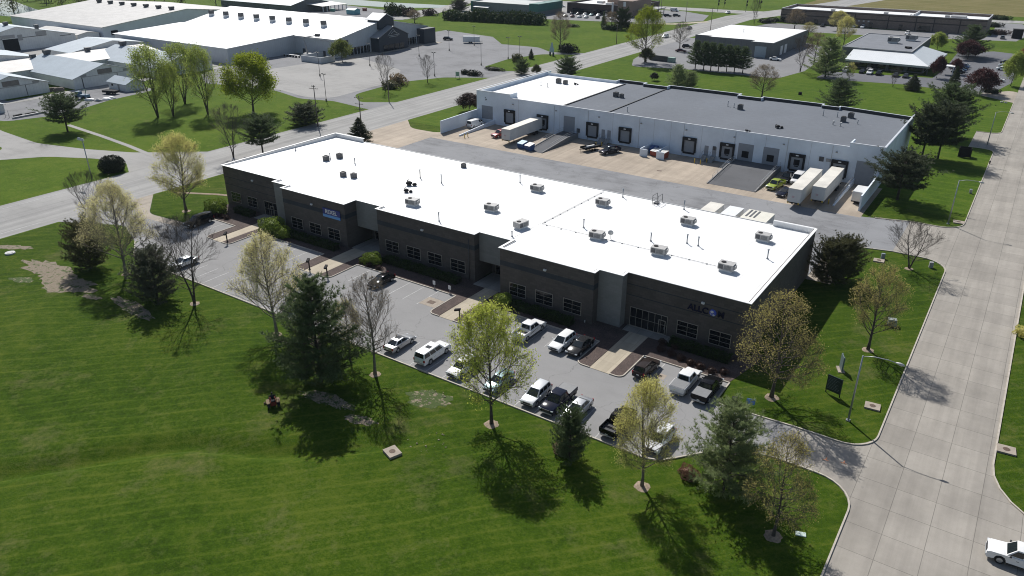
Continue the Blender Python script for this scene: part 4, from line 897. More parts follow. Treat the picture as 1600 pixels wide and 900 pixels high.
def office_building():
    r = thing('metal_roof_office', 'low office with a grey flat roof and a white metal mansard', 'building')
    w = MB(); w.box(-70, -44, 342, 392, 0, 5.9); w.box(-64.5, -37.5, 331.5, 342, 0, 3.4); w.box(-44, -37.5, 342, 365, 0, 3.4); w.build('wall', pm('dim_grey_wall', (.17, .165, .165), .8, .1, .4), r)
    f = MB(); f.box(-69.8, -44.3, 342.4, 391.7, 5.9, 6.0); f.build('flat_roof', pm('slate_grey_roof', (.15, .16, .18), .8, .1, .3), r)
    c = MB(); strip(c, [(-69.9,342.2),(-44.2,342.2),(-44.2,391.8),(-69.9,391.8)], .5, 5.9, 6.25, True); c.build('coping', M_mgrey, r)
    m = MB(); A = (-65.5,328.8,3.3); B = (-35.3,328.0,3.3); C = (-34.0,366.5,3.3); a = (-65.5,342,5.6); b = (-43.8,342,5.6); c2 = (-43.8,366.5,5.6)
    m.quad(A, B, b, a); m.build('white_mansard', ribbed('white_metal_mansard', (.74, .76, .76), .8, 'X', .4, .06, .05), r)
    m = MB(); m.quad(B, C, c2, b); m.build('shaded_mansard', ribbed('shade_tinted_mansard', (.52, .55, .56), .8, 'Y', .4, .06, .05), r)  # same white metal, its colour darkened to paint shade on the east slope
    fa = MB(); strip(fa, [A[:2], B[:2], C[:2]], .15, 2.6, 3.28); fa.build('fascia', M_lgrey, r)
    for x in (-62.5,-56,-49.5,-43): g = MB(); g.box(x, x+5.2, 331.3, 331.45, .5, 2.9); g.build('window', M_glass, r)
    for y in (334, 342, 350): g = MB(); g.box(-37.45, -37.3, y, y+5, .5, 2.9); g.build('window', M_glass, r)
    p = MB()
    for x in (-64.8,-57,-50,-43,-36): p.box(x, x+.35, 329.2, 329.55, 0, 2.6)
    p.build('porch_post', M_dgrey, r)
    for x, y in ((-55,365),(-50,377)):
        o = dup(RTU, 'grey rooftop plant box on the flat slate roof, %s one' % ('nearer' if y < 370 else 'farther'), (x, y, 6.0), .05, scale=(1.7, 1.5, 1.7), group='plant boxes on the slate roof')
    k = MB(); k.box(-48.3, -45.7, 352, 353, 6.0, 6.7); k.box(-47.5, -46.5, 351, 352, 6.0, 6.5); tag(k.build('vent_cluster', M_black), 'low black vent cluster near the edge of the slate roof', 'vent')
office_building()
M_lbrick = brickmat('brown_brick', (.20, .155, .135), .8, .35); M_lband = pm('dark_brick_band', (.06, .05, .05), .9, .1)
def long_building():
    r = box_building('brick_warehouse', 'very long low brown brick building at the far right', -132, -29, 467, 497, 7.5, M_lbrick, M_roofw, 1.3, cop=pm('pale_coping', (.55, .57, .6), .5, .05))
    b = MB(); b.box(-132.05, -28.95, 466.9, 467, 4.0, 4.5); b.box(-132.05, -28.95, 466.9, 467, 6.6, 6.9)
    for x in (-118.5, -92, -75, -61.5, -53, -41): b.box(x, x+.5, 466.85, 466.9, 0, 7)
    b.build('brick_band', M_lband, r)
    for x, w_ in ((-131,1.6),(-121,1.8),(-113,2),(-84,1.8),(-69,1.6),(-60,6),(-35,2)): d = MB(); d.box(x, x+w_, 466.84, 466.99, .1, 2.8); d.build('doorway', M_glass, r)
    w = MB()
    for x in (-90,-87.5,-85): w.box(x, x+.9, 466.83, 466.95, 3.0, 3.7)
    w.build('wall_light', M_lgrey, r)
    s = MB()
    for x in (-98.5,-94.5): s.box(x, x+1.6, 466.8, 466.95, .1, 3.2)
    s.build('blue_door', pm('dull_blue_door', (.12, .18, .32), .6, .05), r)
    e = MB()
    for x, y in ((-80,480),(-66,476),(-50,482),(-108,480)): e.box(x, x+2.2, y, y+1.6, 6.2, 7.2)
    e.box(-47, -40, 478, 486, 6.2, 7.4); e.build('roof_machinery', M_mgrey, r)
    e = MB(); e.box(-64.6, -64.2, 468, 496.5, 6.2, 7.5); e.build('roof_divider', M_cope, r)
long_building()
def brick_shop():
    r = box_building('dark_brick_shop', 'dark brick shop with a white roof behind a full car park', -258, -213, 440, 480, 6.2, pm('dark_brown_brick', (.085, .06, .052), .9, .1, 1), M_roofw, .9, cop=M_dgrey)
    t = MB(); t.box(-222, -212.5, 439, 466, 0, 9.2); t.box(-236, -222.01, 452, 470, 5.4, 8.6); t.build('raised_block', pm('tan_brick', (.26, .19, .15), .9, .1, 1), r)
    k = MB(); k.box(-226, -225, 438.9, 439.8, 2.2, 8); k.box(-218.2, -216.6, 438.8, 439, 6, 8.6); k.build('white_fin', M_white, r)
    w = MB(); w.box(-254, -228, 439.85, 439.99, .4, 3.2); w.build('shop_window', M_glass, r)
    m = MB(); m.box(-245, -241, 455, 459, 5.3, 6.6); m.box(-234, -230, 446, 449, 5.3, 6.8); m.build('roof_machinery', M_lgrey, r)
    a = MB(); a.box(-212.5, -204, 446, 470, 3.4, 3.9); a.box(-205, -204.6, 447, 447.4, 0, 3.4); a.box(-205, -204.6, 468.6, 469, 0, 3.4); a.build('canopy', M_mgrey, r)
brick_shop()
def green_shop():
    r = box_building('green_metal_shop', 'green and grey metal clad shop far behind the hedge', -314, -263, 414, 442, 6.0, ribbed('grey_green_siding', (.14, .17, .17), 1, 'XY', .6, .2, .1), pm('dull_metal_roof', (.36, .38, .37), .6, .1, .2), .15, cop=M_mgrey)
    g = MB(); g.box(-269.5, -262.7, 413.7, 442.3, 2.5, 6.9); g.build('green_front', pm('teal_green_siding', (.03, .14, .12), .5, .1, .5), r); g = MB(); g.box(-314.3, -312.8, 413.7, 425, 0, 6.3); g.build('green_front', pm('teal_green_siding', (.03, .14, .12), .5, .1, .5), r)
    a = MB(); a.hexa([(-311,411.5,3.0),(-299,411.5,3.0),(-299,413.9,3.6),(-311,413.9,3.6),(-311,411.5,3.15),(-299,411.5,3.15),(-299,413.9,3.75),(-311,413.9,3.75)]); a.build('awning', M_lgrey, r)
green_shop()
def lodge():
    r = gable('fairground_pavilion', 'blue grey roofed pavilion with a porch at the top left', -470, -400, 340, 372, 4.5, 8.0, M_roofb, M_greyblk, cat='building')
    m = MB(); m.hexa([(-401,352,4.6),(-389,356,3.2),(-389,378,3.2),(-401,374,4.6),(-401,352,4.8),(-389,356,3.4),(-389,378,3.4),(-401,374,4.8)]); m.build('porch_roof', M_rooft, r)
    p = MB()
    for k in range(7): p.box(-389.6, -389.2, 356.5+k*3.4, 356.9+k*3.4, 0, 3.2)
    p.build('porch_post', M_white, r)
lodge()
k = gable('ticket_kiosk', 'small turquoise kiosk beside the far gravel lane', -368, -361, 356, 361, 2.6, 3.4, pm('turquoise_roof', (.10, .28, .30), .5, .1), pm('turquoise_wall', (.14, .36, .42), .5, .1), cat='kiosk', ov=.3)
# ================================================================ VEHICLES
def paint(name, col, metal=.0, rough=.28): return pm('paint_'+name, col, rough, .04, .8, metal=metal, spec=.2 if max(col) < .06 else .5)
P_white = paint('white', (.72, .72, .71)); P_black = paint('black', (.007, .007, .008), 0, .10); P_navy = paint('navy', (.008, .011, .024), 0, .10); P_silver = paint('silver', (.42, .43, .44), .7, .32)
P_dgrey = paint('dark_grey', (.028, .029, .031), .1, .14); P_grey = paint('grey', (.16, .16, .165), .5, .3); P_red = paint('dark_red', (.22, .02, .02), .1, .3); P_lime = paint('lime', (.26, .33, .03)); P_brown = paint('bronze', (.034, .026, .023), .1, .14)
P_blue = paint('blue', (.03, .07, .16), .3, .3); P_maroon = paint('maroon', (.07, .012, .018), .2, .3); P_pale = paint('pale_silver', (.55, .57, .58), .5, .3); P_teal = paint('pale_teal', (.16, .24, .25), .4, .3)
M_cglass = pm('car_glass', (.015, .02, .022), .04, .1, .6, spec=.7)
M_tyre = pm('tyre_rubber', (.016, .016, .017), .9, .2, 5)
M_rim = pm('alloy_rim', (.40, .41, .42), .35, .15, 5, metal=.6)
M_lamp = pm('lamp_lens', (.62, .64, .66), .1, .05, 3, spec=.6)
M_tail = pm('tail_lens', (.25, .012, .012), .15, .1, 3)
M_plast = pm('dark_trim', (.022, .022, .024), .6, .2, 3)
M_plate = pm('plate_white', (.6, .6, .58), .5, .1, 3)
M_bedliner = pm('bed_liner', (.05, .05, .052), .8, .2, 2)
M_vinyl = pm('grey_vinyl_cover', (.16, .165, .17), .6, .1, 1.2)
SPEC = {
 'sedan': dict(L=4.85, W=1.86, r=.34, ax=1.42, top=[(-2.42,.32),(-2.44,.62),(-2.38,.95),(-2.28,1.00),(-1.55,1.03),(.9,.98),(1.05,.96),(2.05,.80),(2.36,.66),(2.43,.48),(2.42,.30)], cab=(-1.85,1.12,-1.02,.18,.97,1.46,.79,.60), side=[(.10,.47),(.52,.90)]),
 'suv': dict(L=4.72, W=1.92, r=.37, ax=1.38, top=[(-2.34,.40),(-2.37,.8),(-2.32,1.04),(-2.2,1.08),(.9,1.06),(1.1,1.04),(2.05,.94),(2.3,.80),(2.36,.55),(2.33,.38)], cab=(-2.28,1.18,-1.88,.30,1.05,1.70,.83,.66), side=[(.06,.28),(.32,.58),(.62,.92)]),
 'big_suv': dict(L=5.65, W=2.04, r=.41, ax=1.66, top=[(-2.80,.45),(-2.83,.85),(-2.80,1.12),(-2.7,1.16),(1.2,1.15),(1.4,1.13),(2.5,1.06),(2.76,.92),(2.83,.6),(2.80,.42)], cab=(-2.76,1.45,-2.58,.62,1.13,1.90,.90,.76), side=[(.04,.30),(.33,.60),(.63,.92)]),
 'pickup': dict(L=5.85, W=2.02, r=.41, ax=1.82, top=[(-2.92,.50),(-2.93,.80),(-.98,.80),(-.96,1.14),(1.2,1.13),(1.4,1.12),(2.62,1.04),(2.86,.92),(2.93,.6),(2.90,.44)], cab=(-.95,1.45,-.72,.72,1.11,1.88,.89,.74), side=[(.06,.45),(.50,.92)]),
 'van': dict(L=5.5, W=2.0, r=.37, ax=1.65, top=[(-2.72,.42),(-2.75,1.0),(-2.70,1.14),(-2.6,1.16),(1.55,1.14),(1.7,1.12),(2.5,.98),(2.72,.8),(2.75,.5),(2.72,.4)], cab=(-2.70,1.75,-2.60,.95,1.12,2.10,.93,.82), side=[(.80,.96)]),
}
def car_proto(kind, near=True, tonneau=None, sunroof=False, rack=False, body=P_white):
    S = SPEC[kind]; L, W, r, ax = S['L'], S['W'], S['r'], S['ax']
    root = thing('car', 'prototype', 'car')
    top = S['top']; zb = .27
    arch = lambda cx: [(cx+(r+.07)*math.cos(a), max(zb, r+(r+.07)*math.sin(a)*1.0)) for a in [PI*k/7 for k in range(8)]]
    poly = list(top) + [(top[-1][0]-.05, zb)] + arch(ax) + arch(-ax) + [(top[0][0]+.05, zb)]
    def hw(x, z):
        e = max(0, (abs(x)-(L/2-.85))/.85); return W/2*(1-.13*e*e)*(1-.07*max(0, z-.62))*(1-.05*max(0, .5-z))
    n = len(poly); mb = MB(); vs = [(x, -hw(x, z), z) for x, z in poly] + [(x, hw(x, z), z) for x, z in poly]
    mb.add(vs, [tuple(range(n)), tuple(range(2*n-1, n-1, -1))] + [(i, n+i, n+(i+1) % n, (i+1) % n) for i in range(n)])
    me = mb.mesh('body', body); bm = bmesh.new(); bm.from_mesh(me)
    bmesh.ops.recalc_face_normals(bm, faces=bm.faces[:])
    nt_ = len(top); es = []
    for e in bm.edges:
        if len(e.link_faces) == 2 and abs(e.verts[0].co.y) > .3 and (e.verts[0].co.y > 0) == (e.verts[1].co.y > 0) and min(v.co.z for v in e.verts) > .55: es.append(e)
    bmesh.ops.bevel(bm, geom=es, offset=.075, segments=2, profile=.6, affect='EDGES', clamp_overlap=True)
    # cabin shell
    xr, xf, tr_, tf, z0, z1, wb, wt = S['cab']
    zm = z1+.025
    V = [bm.verts.new(p) for p in ((xr,-wb,z0),(xf,-wb,z0),(xf,wb,z0),(xr,wb,z0),(tr_,-wt,z1),(tf,-wt,z1),(tf,wt,z1),(tr_,wt,z1))]
    F = [bm.faces.new([V[i] for i in f]) for f in ((0,1,5,4),(1,2,6,5),(2,3,7,6),(3,0,4,7),(4,5,6,7))]
    ce = [e for e in set(sum([list(f.edges) for f in F], [])) if len(e.link_faces) == 2]
    bmesh.ops.bevel(bm, geom=ce, offset=.07, segments=2, profile=.6, affect='EDGES', clamp_overlap=True)
    for f in bm.faces: f.smooth = True
    bm.to_mesh(me); bm.free()
    try: me.set_sharp_from_angle(angle=math.radians(38))
    except Exception: pass
    bo = link('body', me, root)
    # glass
    B = dict(front=((xf,-wb,z0),(xf,wb,z0),(tf,wt,z1),(tf,-wt,z1)), rear=((xr,wb,z0),(xr,-wb,z0),(tr_,-wt,z1),(tr_,wt,z1)),
             R=((xr,-wb,z0),(xf,-wb,z0),(tf,-wt,z1),(tr_,-wt,z1)), L=((xf,wb,z0),(xr,wb,z0),(tr_,wt,z1),(tf,wt,z1)))
    def pane(face, u0, u1, v0, v1, name, parent=root, mat_=M_cglass, off=.012):
        a, b, c, d = [Vector(p) for p in B[face]]
        def pt(u, v): return (a*(1-u)+b*u)*(1-v)+(d*(1-u)+c*u)*v
        p = [pt(u0, v0), pt(u1, v0), pt(u1, v1), pt(u0, v1)]; nn = (p[1]-p[0]).cross(p[3]-p[0]).normalized()
        m = MB(); m.hexa([tuple(q-nn*.01) for q in p]+[tuple(q+nn*off) for q in p]); return m.build(name, mat_, parent)
    pane('front', .07, .93, .06, .92, 'windshield')
    if kind != 'van' or near: pane('rear', .10, .90, .18 if kind != 'sedan' else .10, .88, 'rear_window')
    for s in ('R', 'L'):
        sd = S['side'] if near else [(S['side'][0][0], S['side'][-1][1])]
        for u0, u1 in sd:
            if s == 'L': u0, u1 = 1-u1, 1-u0
            pane(s, u0, u1, .14, .84, 'side_window')
    # wheels
    for sx in (ax, -ax):
        for sy in (1, -1):
            yo = W/2-.02; m = MB(); m.tube([(0,-.13,0),(0,-.11,0),(0,.11,0),(0,.13,0)], [r*.88,r,r,r*.88], 14)
            wh = m.build('wheel', M_tyre, root, (sx, sy*(yo-.12), r))
            if near: m = MB(); m.tube([(0,sy*.12,0),(0,sy*.145,0)], [r*.66,r*.60], 10); m.build('rim', M_rim, wh)
    if kind == 'pickup':
        bw = MB(); y = W/2*.965
        for s in (-1, 1): bw.box(-2.88, -.97, s*y-.05 if s < 0 else y-.05, s*y+.05 if s < 0 else y+.05, .78, 1.24)
        bw.box(-1.02, -.965, -y+.05, y-.05, .81, 1.24); bw.build('bed_wall', body, root, bevel=.015)
        tg = MB(); tg.box(-2.95, -2.885, -y, y, .72, 1.24); tg.build('tailgate', body, root, bevel=.012)
        fl = MB(); fl.box(-2.88, -1.02, -y+.06, y-.06, .805, .83); fl.build('bed_floor', M_bedliner, root)
        if tonneau: t = MB(); t.box(-2.90, -1.0, -y+.03, y-.03, 1.245, 1.285); t.build('bed_cover', tonneau, root)
    if not near: return root
    xf_, xr_ = L/2, -L/2
    for s in (-1, 1):
        zf = top[-3][1]*.97; yw = W/2*.80
        m = MB(); m.box(xf_-.22, xf_-.015, s*yw-.22, s*yw+.20 if s < 0 else yw+.10, zf-.13, zf+.03); m.build('headlight', M_lamp, root, bevel=.02)
        zr = .92 if kind != 'sedan' else .82
        m = MB(); m.box(xr_-.02, xr_+.16, s*yw-.10, s*yw+.10, zr-.2, zr+.16); m.build('taillight', M_tail, root, bevel=.02)
        m = MB(); xm, zmr = xf-.32, z0+.05; m.box(xm-.06, xm+.10, s*(W/2+.10)-.11, s*(W/2+.10)+.11, zmr, zmr+.18); m.build('mirror', body if kind != 'pickup' else M_plast, root, bevel=.03)
    m = MB(); m.box(xf_-.10, xf_+.04, -W*.40, W*.40, .34, .52); m.build('bumper', M_plast if kind in ('sedan', 'suv') else M_rim, root, bevel=.03)
    m = MB(); m.box(xr_-.06, xr_+.08, -W*.42, W*.42, .38, .58); m.build('bumper', M_plast if kind in ('sedan', 'suv') else M_rim, root, bevel=.03)
    m = MB(); m.box(xf_-.14, xf_+.012, -W*.25, W*.25, .56, top[-3][1]-.02); m.build('grille', M_plast, root, bevel=.015)
    m = MB(); m.box(xr_-.075, xr_-.062, -.17, .17, .62 if kind == 'pickup' else .66, .76 if kind == 'pickup' else .8); m.build('licence_plate', M_plate, root)
    for s in (-1, 1):
        m = MB(); m.box(-ax+.55, ax-.55, s*W/2*.985-.02, s*W/2*.985+.02, .28, .40); m.build('sill', M_plast, root)
        for x in ([.25, -.75] if kind != 'pickup' else [.55, -.4]): m = MB(); m.box(x-.10, x+.10, s*W/2*.985-.012, s*W/2*.985+.022, .84, .87); m.build('door_handle', M_plast if kind != 'sedan' else M_rim, root)
    if sunroof: m = MB(); m.box((tr_+tf)/2-.1, (tr_+tf)/2+.55, -.38, .38, z1+.002, z1+.022); m.build('sunroof', M_cglass, root)
    if rack:
        for s in (-1, 1): m = MB(); m.tube([(tr_+.15,s*(wt-.06),z1+.02),(tr_+.2,s*(wt-.06),z1+.09),(tf-.25,s*(wt-.06),z1+.09),(tf-.2,s*(wt-.06),z1+.02)], .022, 5); m.build('roof_rail', M_plast, root)
    return root
def recolour(root, p):
    for ch in root.children:
        if ch.name.split('.')[0] in ('body', 'bed_wall', 'tailgate', 'mirror'): ch.material_slots[0].link = 'OBJECT'; ch.material_slots[0].material = p
N = {}
def car(kind, x, y, rot, p, label, cat='car', name=None, group=None, near=True, **kw):
    key = (kind, near, tuple(sorted((k, getattr(v, 'name', v)) for k, v in kw.items())))
    pd = {'body': p, 'bed_wall': p, 'tailgate': p}
    if kind != 'pickup': pd['mirror'] = p
    if key not in N:
        o = N[key] = car_proto(kind, near, **kw); o.location = (x, y, .03); o.rotation_euler.z = rot; o['label'] = label
        for ch in o.children:
            b = ch.name.split('.')[0]
            if b in pd: ch.material_slots[0].link = 'OBJECT'; ch.material_slots[0].material = pd[b]
    else:
        o = dup(N[key], label, (x, y, .03), rot, paint=pd)
    o['category'] = cat
    o.name = name or {'sedan': 'parked_car', 'suv': 'parked_suv', 'big_suv': 'parked_suv', 'pickup': 'pickup_truck', 'van': 'parked_van'}[kind]
    if group: o['group'] = group
    elif 'group' in o: del o['group']
    return o
U, Dn, Lf, Rt = PI/2, -PI/2, PI, 0.0
def lo(kind): return 62.75 + SPEC[kind]['L']/2
def up(kind): return 81.25 - SPEC[kind]['L']/2
j = lambda: rnd.uniform(-.03, .03)
GF = 'cars parked in the front lot'
car('sedan', -111.0, lo('sedan'), Dn+j(), P_pale, 'pale car half hidden by the dark pine at the left end of the lot', group=GF)
car('suv', -83.6, lo('suv')+.1, Dn+j(), P_dgrey, 'dark vehicle parked behind the yellow budding tree beside the big pine', 'suv', group=GF)
car('sedan', -63.0, lo('sedan')+.2, U+j(), P_silver, 'silver sedan with a dark sunroof parked beside the oval bare tree', group=GF, sunroof=True)
car('big_suv', -57.5, lo('big_suv')+.1, U+j(), P_white, 'long white suv with dark rear glass, right of the silver sedan', 'suv', group=GF, sunroof=True)
car('suv', -52.0, lo('suv'), Dn+j(), P_white, 'white crossover nosing to the grass left of the leafy green tree', 'suv', group=GF)
car('sedan', -46.4, lo('sedan'), Dn+j(), P_teal, 'dull bluish car almost hidden behind the leafy green tree', group=GF)
car('suv', -40.9, lo('suv')+.1, Dn+j(), P_pale, 'pale silver suv partly under leaves, left of the navy pickup', 'suv', group=GF)
car('pickup', -38.1, lo('pickup'), Dn+j(), P_navy, 'dark navy pickup with a grey bed cover nosing to the grass', 'pickup', group=GF, tonneau=M_vinyl)
car('sedan', -35.3, lo('sedan')+.2, Dn+j(), P_silver, 'silver sedan right of the navy pickup, behind the small conifer', group=GF)
car('pickup', -30.1, lo('pickup')+.1, U+j(), P_black, 'black pickup with an open empty bed backed to the grass', 'pickup', group=GF)
car('suv', -24.9, lo('suv')+.3, Dn+j(), P_white, 'white car mostly hidden by the yellow budding tree at the lot corner', 'suv', group=GF)
car('big_suv', -125.6, up('big_suv'), Dn+.03, P_black, 'black suv alone at the far left end of the lot by the shrubs', 'suv', group=GF)
car('sedan', -78.8, up('sedan')-.2, Dn+j(), P_black, 'black sedan alone in the row by the kerb before the third bay', group=GF)
car('pickup', -50.4, up('pickup')-.2, U+j(), P_white, 'white pickup in the kerb row with an open dark bed', 'pickup', group=GF)
car('suv', -44.8, up('suv')-1.0, Dn+j(), P_white, 'clean white crossover facing the camera, beside a dark sedan', 'suv', group=GF)
car('sedan', -42.3, up('sedan')-.5, Dn+j(), P_dgrey, 'dark grey sedan half in shade beside the white crossover', group=GF)
car('suv', -32.6, up('suv')-.6, U+j(), P_brown, 'dark bronze suv right of the last entrance walk', 'suv', group=GF, rack=True)
car('pickup', -27.2, up('pickup')-.2, U+j(), P_white, 'white pickup with a grey bed cover beside the black pickup', 'pickup', group=GF, tonneau=M_vinyl)
car('pickup', -24.3, up('pickup')-.4, U+j(), P_black, 'black pickup with a grey bed cover at the right end of the kerb row', 'pickup', group=GF, tonneau=M_vinyl)
car('pickup', 9.3, 67.6, Lf+.06, P_white, 'white pickup pulling out at the bottom right corner of the frame', 'pickup', name='pickup_truck')
# dock yard
x, y = G(1212, 297); car('pickup', x-.6, y+1.6, Dn-.15, P_lime, 'lime green pickup parked beside the wide ramp', 'pickup')
x, y = G(1224, 309); car('sedan', x-.3, y+1.8, Dn-.2, P_navy, 'dark blue car with lime trim beside the lime green pickup')
x, y = G(1222, 286); car('pickup', x+.3, y+2.4, Dn, P_black, 'black pickup tucked behind the lime green one at the dock', 'pickup')
car('van', -38.9, 169.3, Dn, P_white, 'white roofed van squeezed left of the two white trailers', 'van')
x, y = G(945, 241); car('pickup', x+.6, y+1.5, Dn-.35, P_navy, 'dark blue pickup in the middle of the beige dock yard', 'pickup')
x, y = G(782, 216); car('pickup', x-.9, y+1.6, Dn-.25, P_red, 'dark red pickup left of the long white trailer', 'pickup')
car('van', -128.2, 169.6, U-.05, P_white, 'white cargo van backed between the wing walls at the left dock', 'van')
car('suv', -130.0, 172.0, U, P_black, 'black vehicle in shade beside the white cargo van', 'suv')
def box_truck():
    r = thing('box_trailer', 'small white enclosed trailer beside the right wing wall', 'trailer', (-24.9, 163.6, .02), U)
    b = MB(); b.box(-2.4, 2.4, -1.05, 1.05, .55, 2.6); b.build('body', P_white, r, bevel=.04)
    f = MB(); f.box(-2.5, -2.41, -1.05, 1.05, .4, .6); f.box(-2.4, 2.4, -.9, .9, .45, .549); f.build('frame', M_black, r)
    for s in (-1, 1):
        for x in (-.5, .45): m = MB(); m.tube([(0,-.1,0),(0,.1,0)], .34, 12); m.build('wheel', M_tyre, r, (x, s*.98, .34))
    d = MB(); d.box(-2.43, -2.401, -.9, .9, .62, 2.5); d.build('rear_door', P_pale, r)
box_truck()
# semi trailers at the docks: front end towards the yard
M_trail = pm('weathered_white_trailer', (.62, .62, .60), .5, .06, .5, stretch=(1, 1, .15), big=(.4, .12)); M_trtop = pm('cream_trailer_roof', (.66, .63, .56), .6, .08, .35, big=(.3, .18))
def semi(x, y, L, label, rot=0):
    r = thing('semi_trailer', label, 'trailer', (x, y, .02), rot)
    b = MB(); b.box(-1.28, 1.28, 0, L, 1.15, 4.0)
    for k in range(int(L/1.2)): 
        for s in (-1, 1): b.box(s*1.28-.012, s*1.28+.012, .6+k*1.2, .64+k*1.2, 1.25, 3.9)
    b.build('body', M_trail, r)
    t = MB(); t.box(-1.30, 1.30, -.02, L+.02, 4.0, 4.08); t.build('roof', M_trtop, r)
    f = MB(); f.box(-.5, .5, .5, L-.3, .95, 1.15); f.box(-1.2, 1.2, -.02, .02, 1.05, 1.28); f.box(-1.2, 1.2, L-.1, L, .55, 1.15); f.build('chassis', M_black, r)
    for s in (-1, 1):
        g = MB(); g.box(s*.8-.07, s*.8+.07, 2.6, 2.75, .08, 1.1); g.box(s*.8-.18, s*.8+.18, 2.5, 2.85, 0, .08); g.build('landing_leg', M_dgrey, r)
        for y_ in (L-3.6, L-2.3): m = MB(); m.tube([(-.28,0,0),(.28,0,0)], .5, 14); m.build('wheel', M_tyre, r, (s*.95, y_, .5))
    m = MB(); m.box(-.45, .05, -.035, -.021, 2.2, 2.6); m.build('front_sticker', pm('faded_red_sticker', (.5, .38, .38), .6, .1), r)
    l = MB(); l.box(.9, 1.15, -.05, -.021, .95, 1.3); l.box(-1.15, -.95, -.05, -.021, .95, 1.3); l.build('glad_hand', M_yellow, r)
    return r
semi(-34.9, 151.3, 16.6, 'long white trailer, left of two at the right docks', .012); semi(-31.3, 155.3, 16.2, 'white trailer nearest the railing, right of two at the right docks', .012); semi(-110.1, 158.5, 16.0, 'weathered white trailer alone at the left dock beside the blue dumpsters', .015)
def storage(x0, x1, y0, y1, h, label, m, top, ribs=0):
    r = thing('storage_trailer', label, 'trailer')
    b = MB(); b.box(x0, x1, y0, y1, .9, h); b.build('body', m, r)
    t = MB(); t.box(x0-.03, x1+.03, y0-.03, y1+.03, h, h+.07); t.build('roof', top, r)
    f = MB(); f.box(x0+.4, x1-.4, y0+.5, y1-.5, .5, .9); f.build('chassis', M_black, r)
    for s in (x0+.35, x1-.35):
        for y in (y0+1, y0+2.2): w = MB(); w.tube([(-.2,0,0),(.2,0,0)], .45, 12); w.build('wheel', M_tyre, r, (s, y, .45))
        g = MB(); g.box(s-.07, s+.07, y1-1.6, y1-1.45, 0, .9); g.build('landing_leg', M_dgrey, r)
    if ribs:
        k = MB()
        for i in range(3): k.box(x0+.5+i*.75, x0+.85+i*.75, y1-4.2, y1-.3, h+.072, h+.11)
        k.build('dark_strap', M_dgrey, r)
storage(-47.0, -44.3, 124, 137.4, 3.0, 'old cream topped trailer behind the white roof, left of three', M_trail, M_trtop); storage(-43.0, -40.3, 124, 137, 3.1, 'grey white trailer behind the white roof, middle of three', M_trail, pm('white_tarp', (.66, .67, .67), .6, .05, 1)); storage(-39.4, -34.6, 124.5, 137.5, 3.0, 'wide pale trailer with dark straps behind the white roof', M_trail, pm('cream_tarp', (.62, .60, .52), .7, .06, 1), 1)
# flat black trailer
def flat_trailer():
    x, y = G(916, 238); r = thing('flat_trailer', 'low black flat trailer with a pale box beside the dark blue pickup', 'trailer', (x, y+2.2, 0), Dn-.35)
    d = MB(); d.box(-2.6, 2.6, -1.05, 1.05, .75, .9); d.box(-2.6, 2.6, -1.05, -1.0, .9, 1.25); d.box(-2.6, 2.6, 1.0, 1.05, .9, 1.25); d.box(2.55, 2.6, -1, 1, .9, 1.2); d.build('deck', M_black, r)
    t = MB(); t.tube([(2.6,-.6,.8),(3.7,0,.75)], .05, 5); t.tube([(2.6,.6,.8),(3.7,0,.75)], .05, 5); t.tube([(3.4,0,0),(3.4,0,.8)], .04, 5); t.build('drawbar', M_black, r)
    for s in (-1, 1):
        for xx in (-.4, .5): w = MB(); w.tube([(-0,-.1,0),(0,.1,0)], .36, 12); w.build('wheel', M_tyre, r, (xx, s*1.18, .36))
    b = MB(); b.box(-1.2, 1.4, -.3, .35, .91, 1.3); b.build('load_box', M_lgrey, r)
flat_trailer()
# distant vehicles
def far(kind, x, y, rot, p, label, cat='car', group=None): return car(kind, x, y, rot, p, label, cat, near=False, group=group)
far('suv', -159.5, 273, Dn, P_white, 'white suv driving on the road past the small pines', 'suv', 'cars on the main road').name = 'moving_suv'
far('suv', -159.3, 369, Dn, P_pale, 'silver suv driving on the far road beside the blossom tree', 'suv', 'cars on the main road').name = 'moving_suv'
far('sedan', -162.6, 407, Dn, P_grey, 'dark grey car on the far road behind the blossom tree', 'car', 'cars on the main road').name = 'moving_car'
far('sedan', -172.5, 494, Dn, P_pale, 'pale blue car at the far traffic light junction', 'car', 'cars on the main road').name = 'moving_car'
far('sedan', -134.5, 330, Rt+.3, P_maroon, 'maroon car parked left of the pine row', 'car'); far('suv', -137, 343, Rt+.3, P_dgrey, 'dark suv with pale windscreen parked left of the pine row', 'suv'); far('sedan', -93.0, 330.5, Rt, P_white, 'white car beside the grey workshop corner'); far('pickup', -104.5, 314, Rt+.1, P_pale, 'silver pickup half hidden by the last pine of the row', 'pickup'); far('van', -98.2, 352, Rt, P_white, 'white vehicle parked at the side of the grey workshop', 'van')
cols = [P_navy, P_dgrey, P_white, P_teal, P_pale, P_white, P_black, P_blue, P_dgrey]; nm = ['first', 'second', 'third', 'fourth', 'fifth', 'sixth', 'seventh', 'eighth', 'ninth']
for i, p in enumerate(cols): far('sedan', -251+i*4.6, 434+i*.2, Dn+.25, p, '%s car from the left in the rear row before the dark brick shop' % nm[i], 'car', 'cars before the dark brick shop')
for i, p in enumerate([P_pale, P_maroon, P_white, P_pale, P_black, P_white, P_silver]): far('sedan', -247+i*4.4+(3 if i > 3 else 0), 420+i*.6, U+.25, p, '%s car from the left in the front row before the dark brick shop' % nm[i], 'car', 'cars before the dark brick shop')
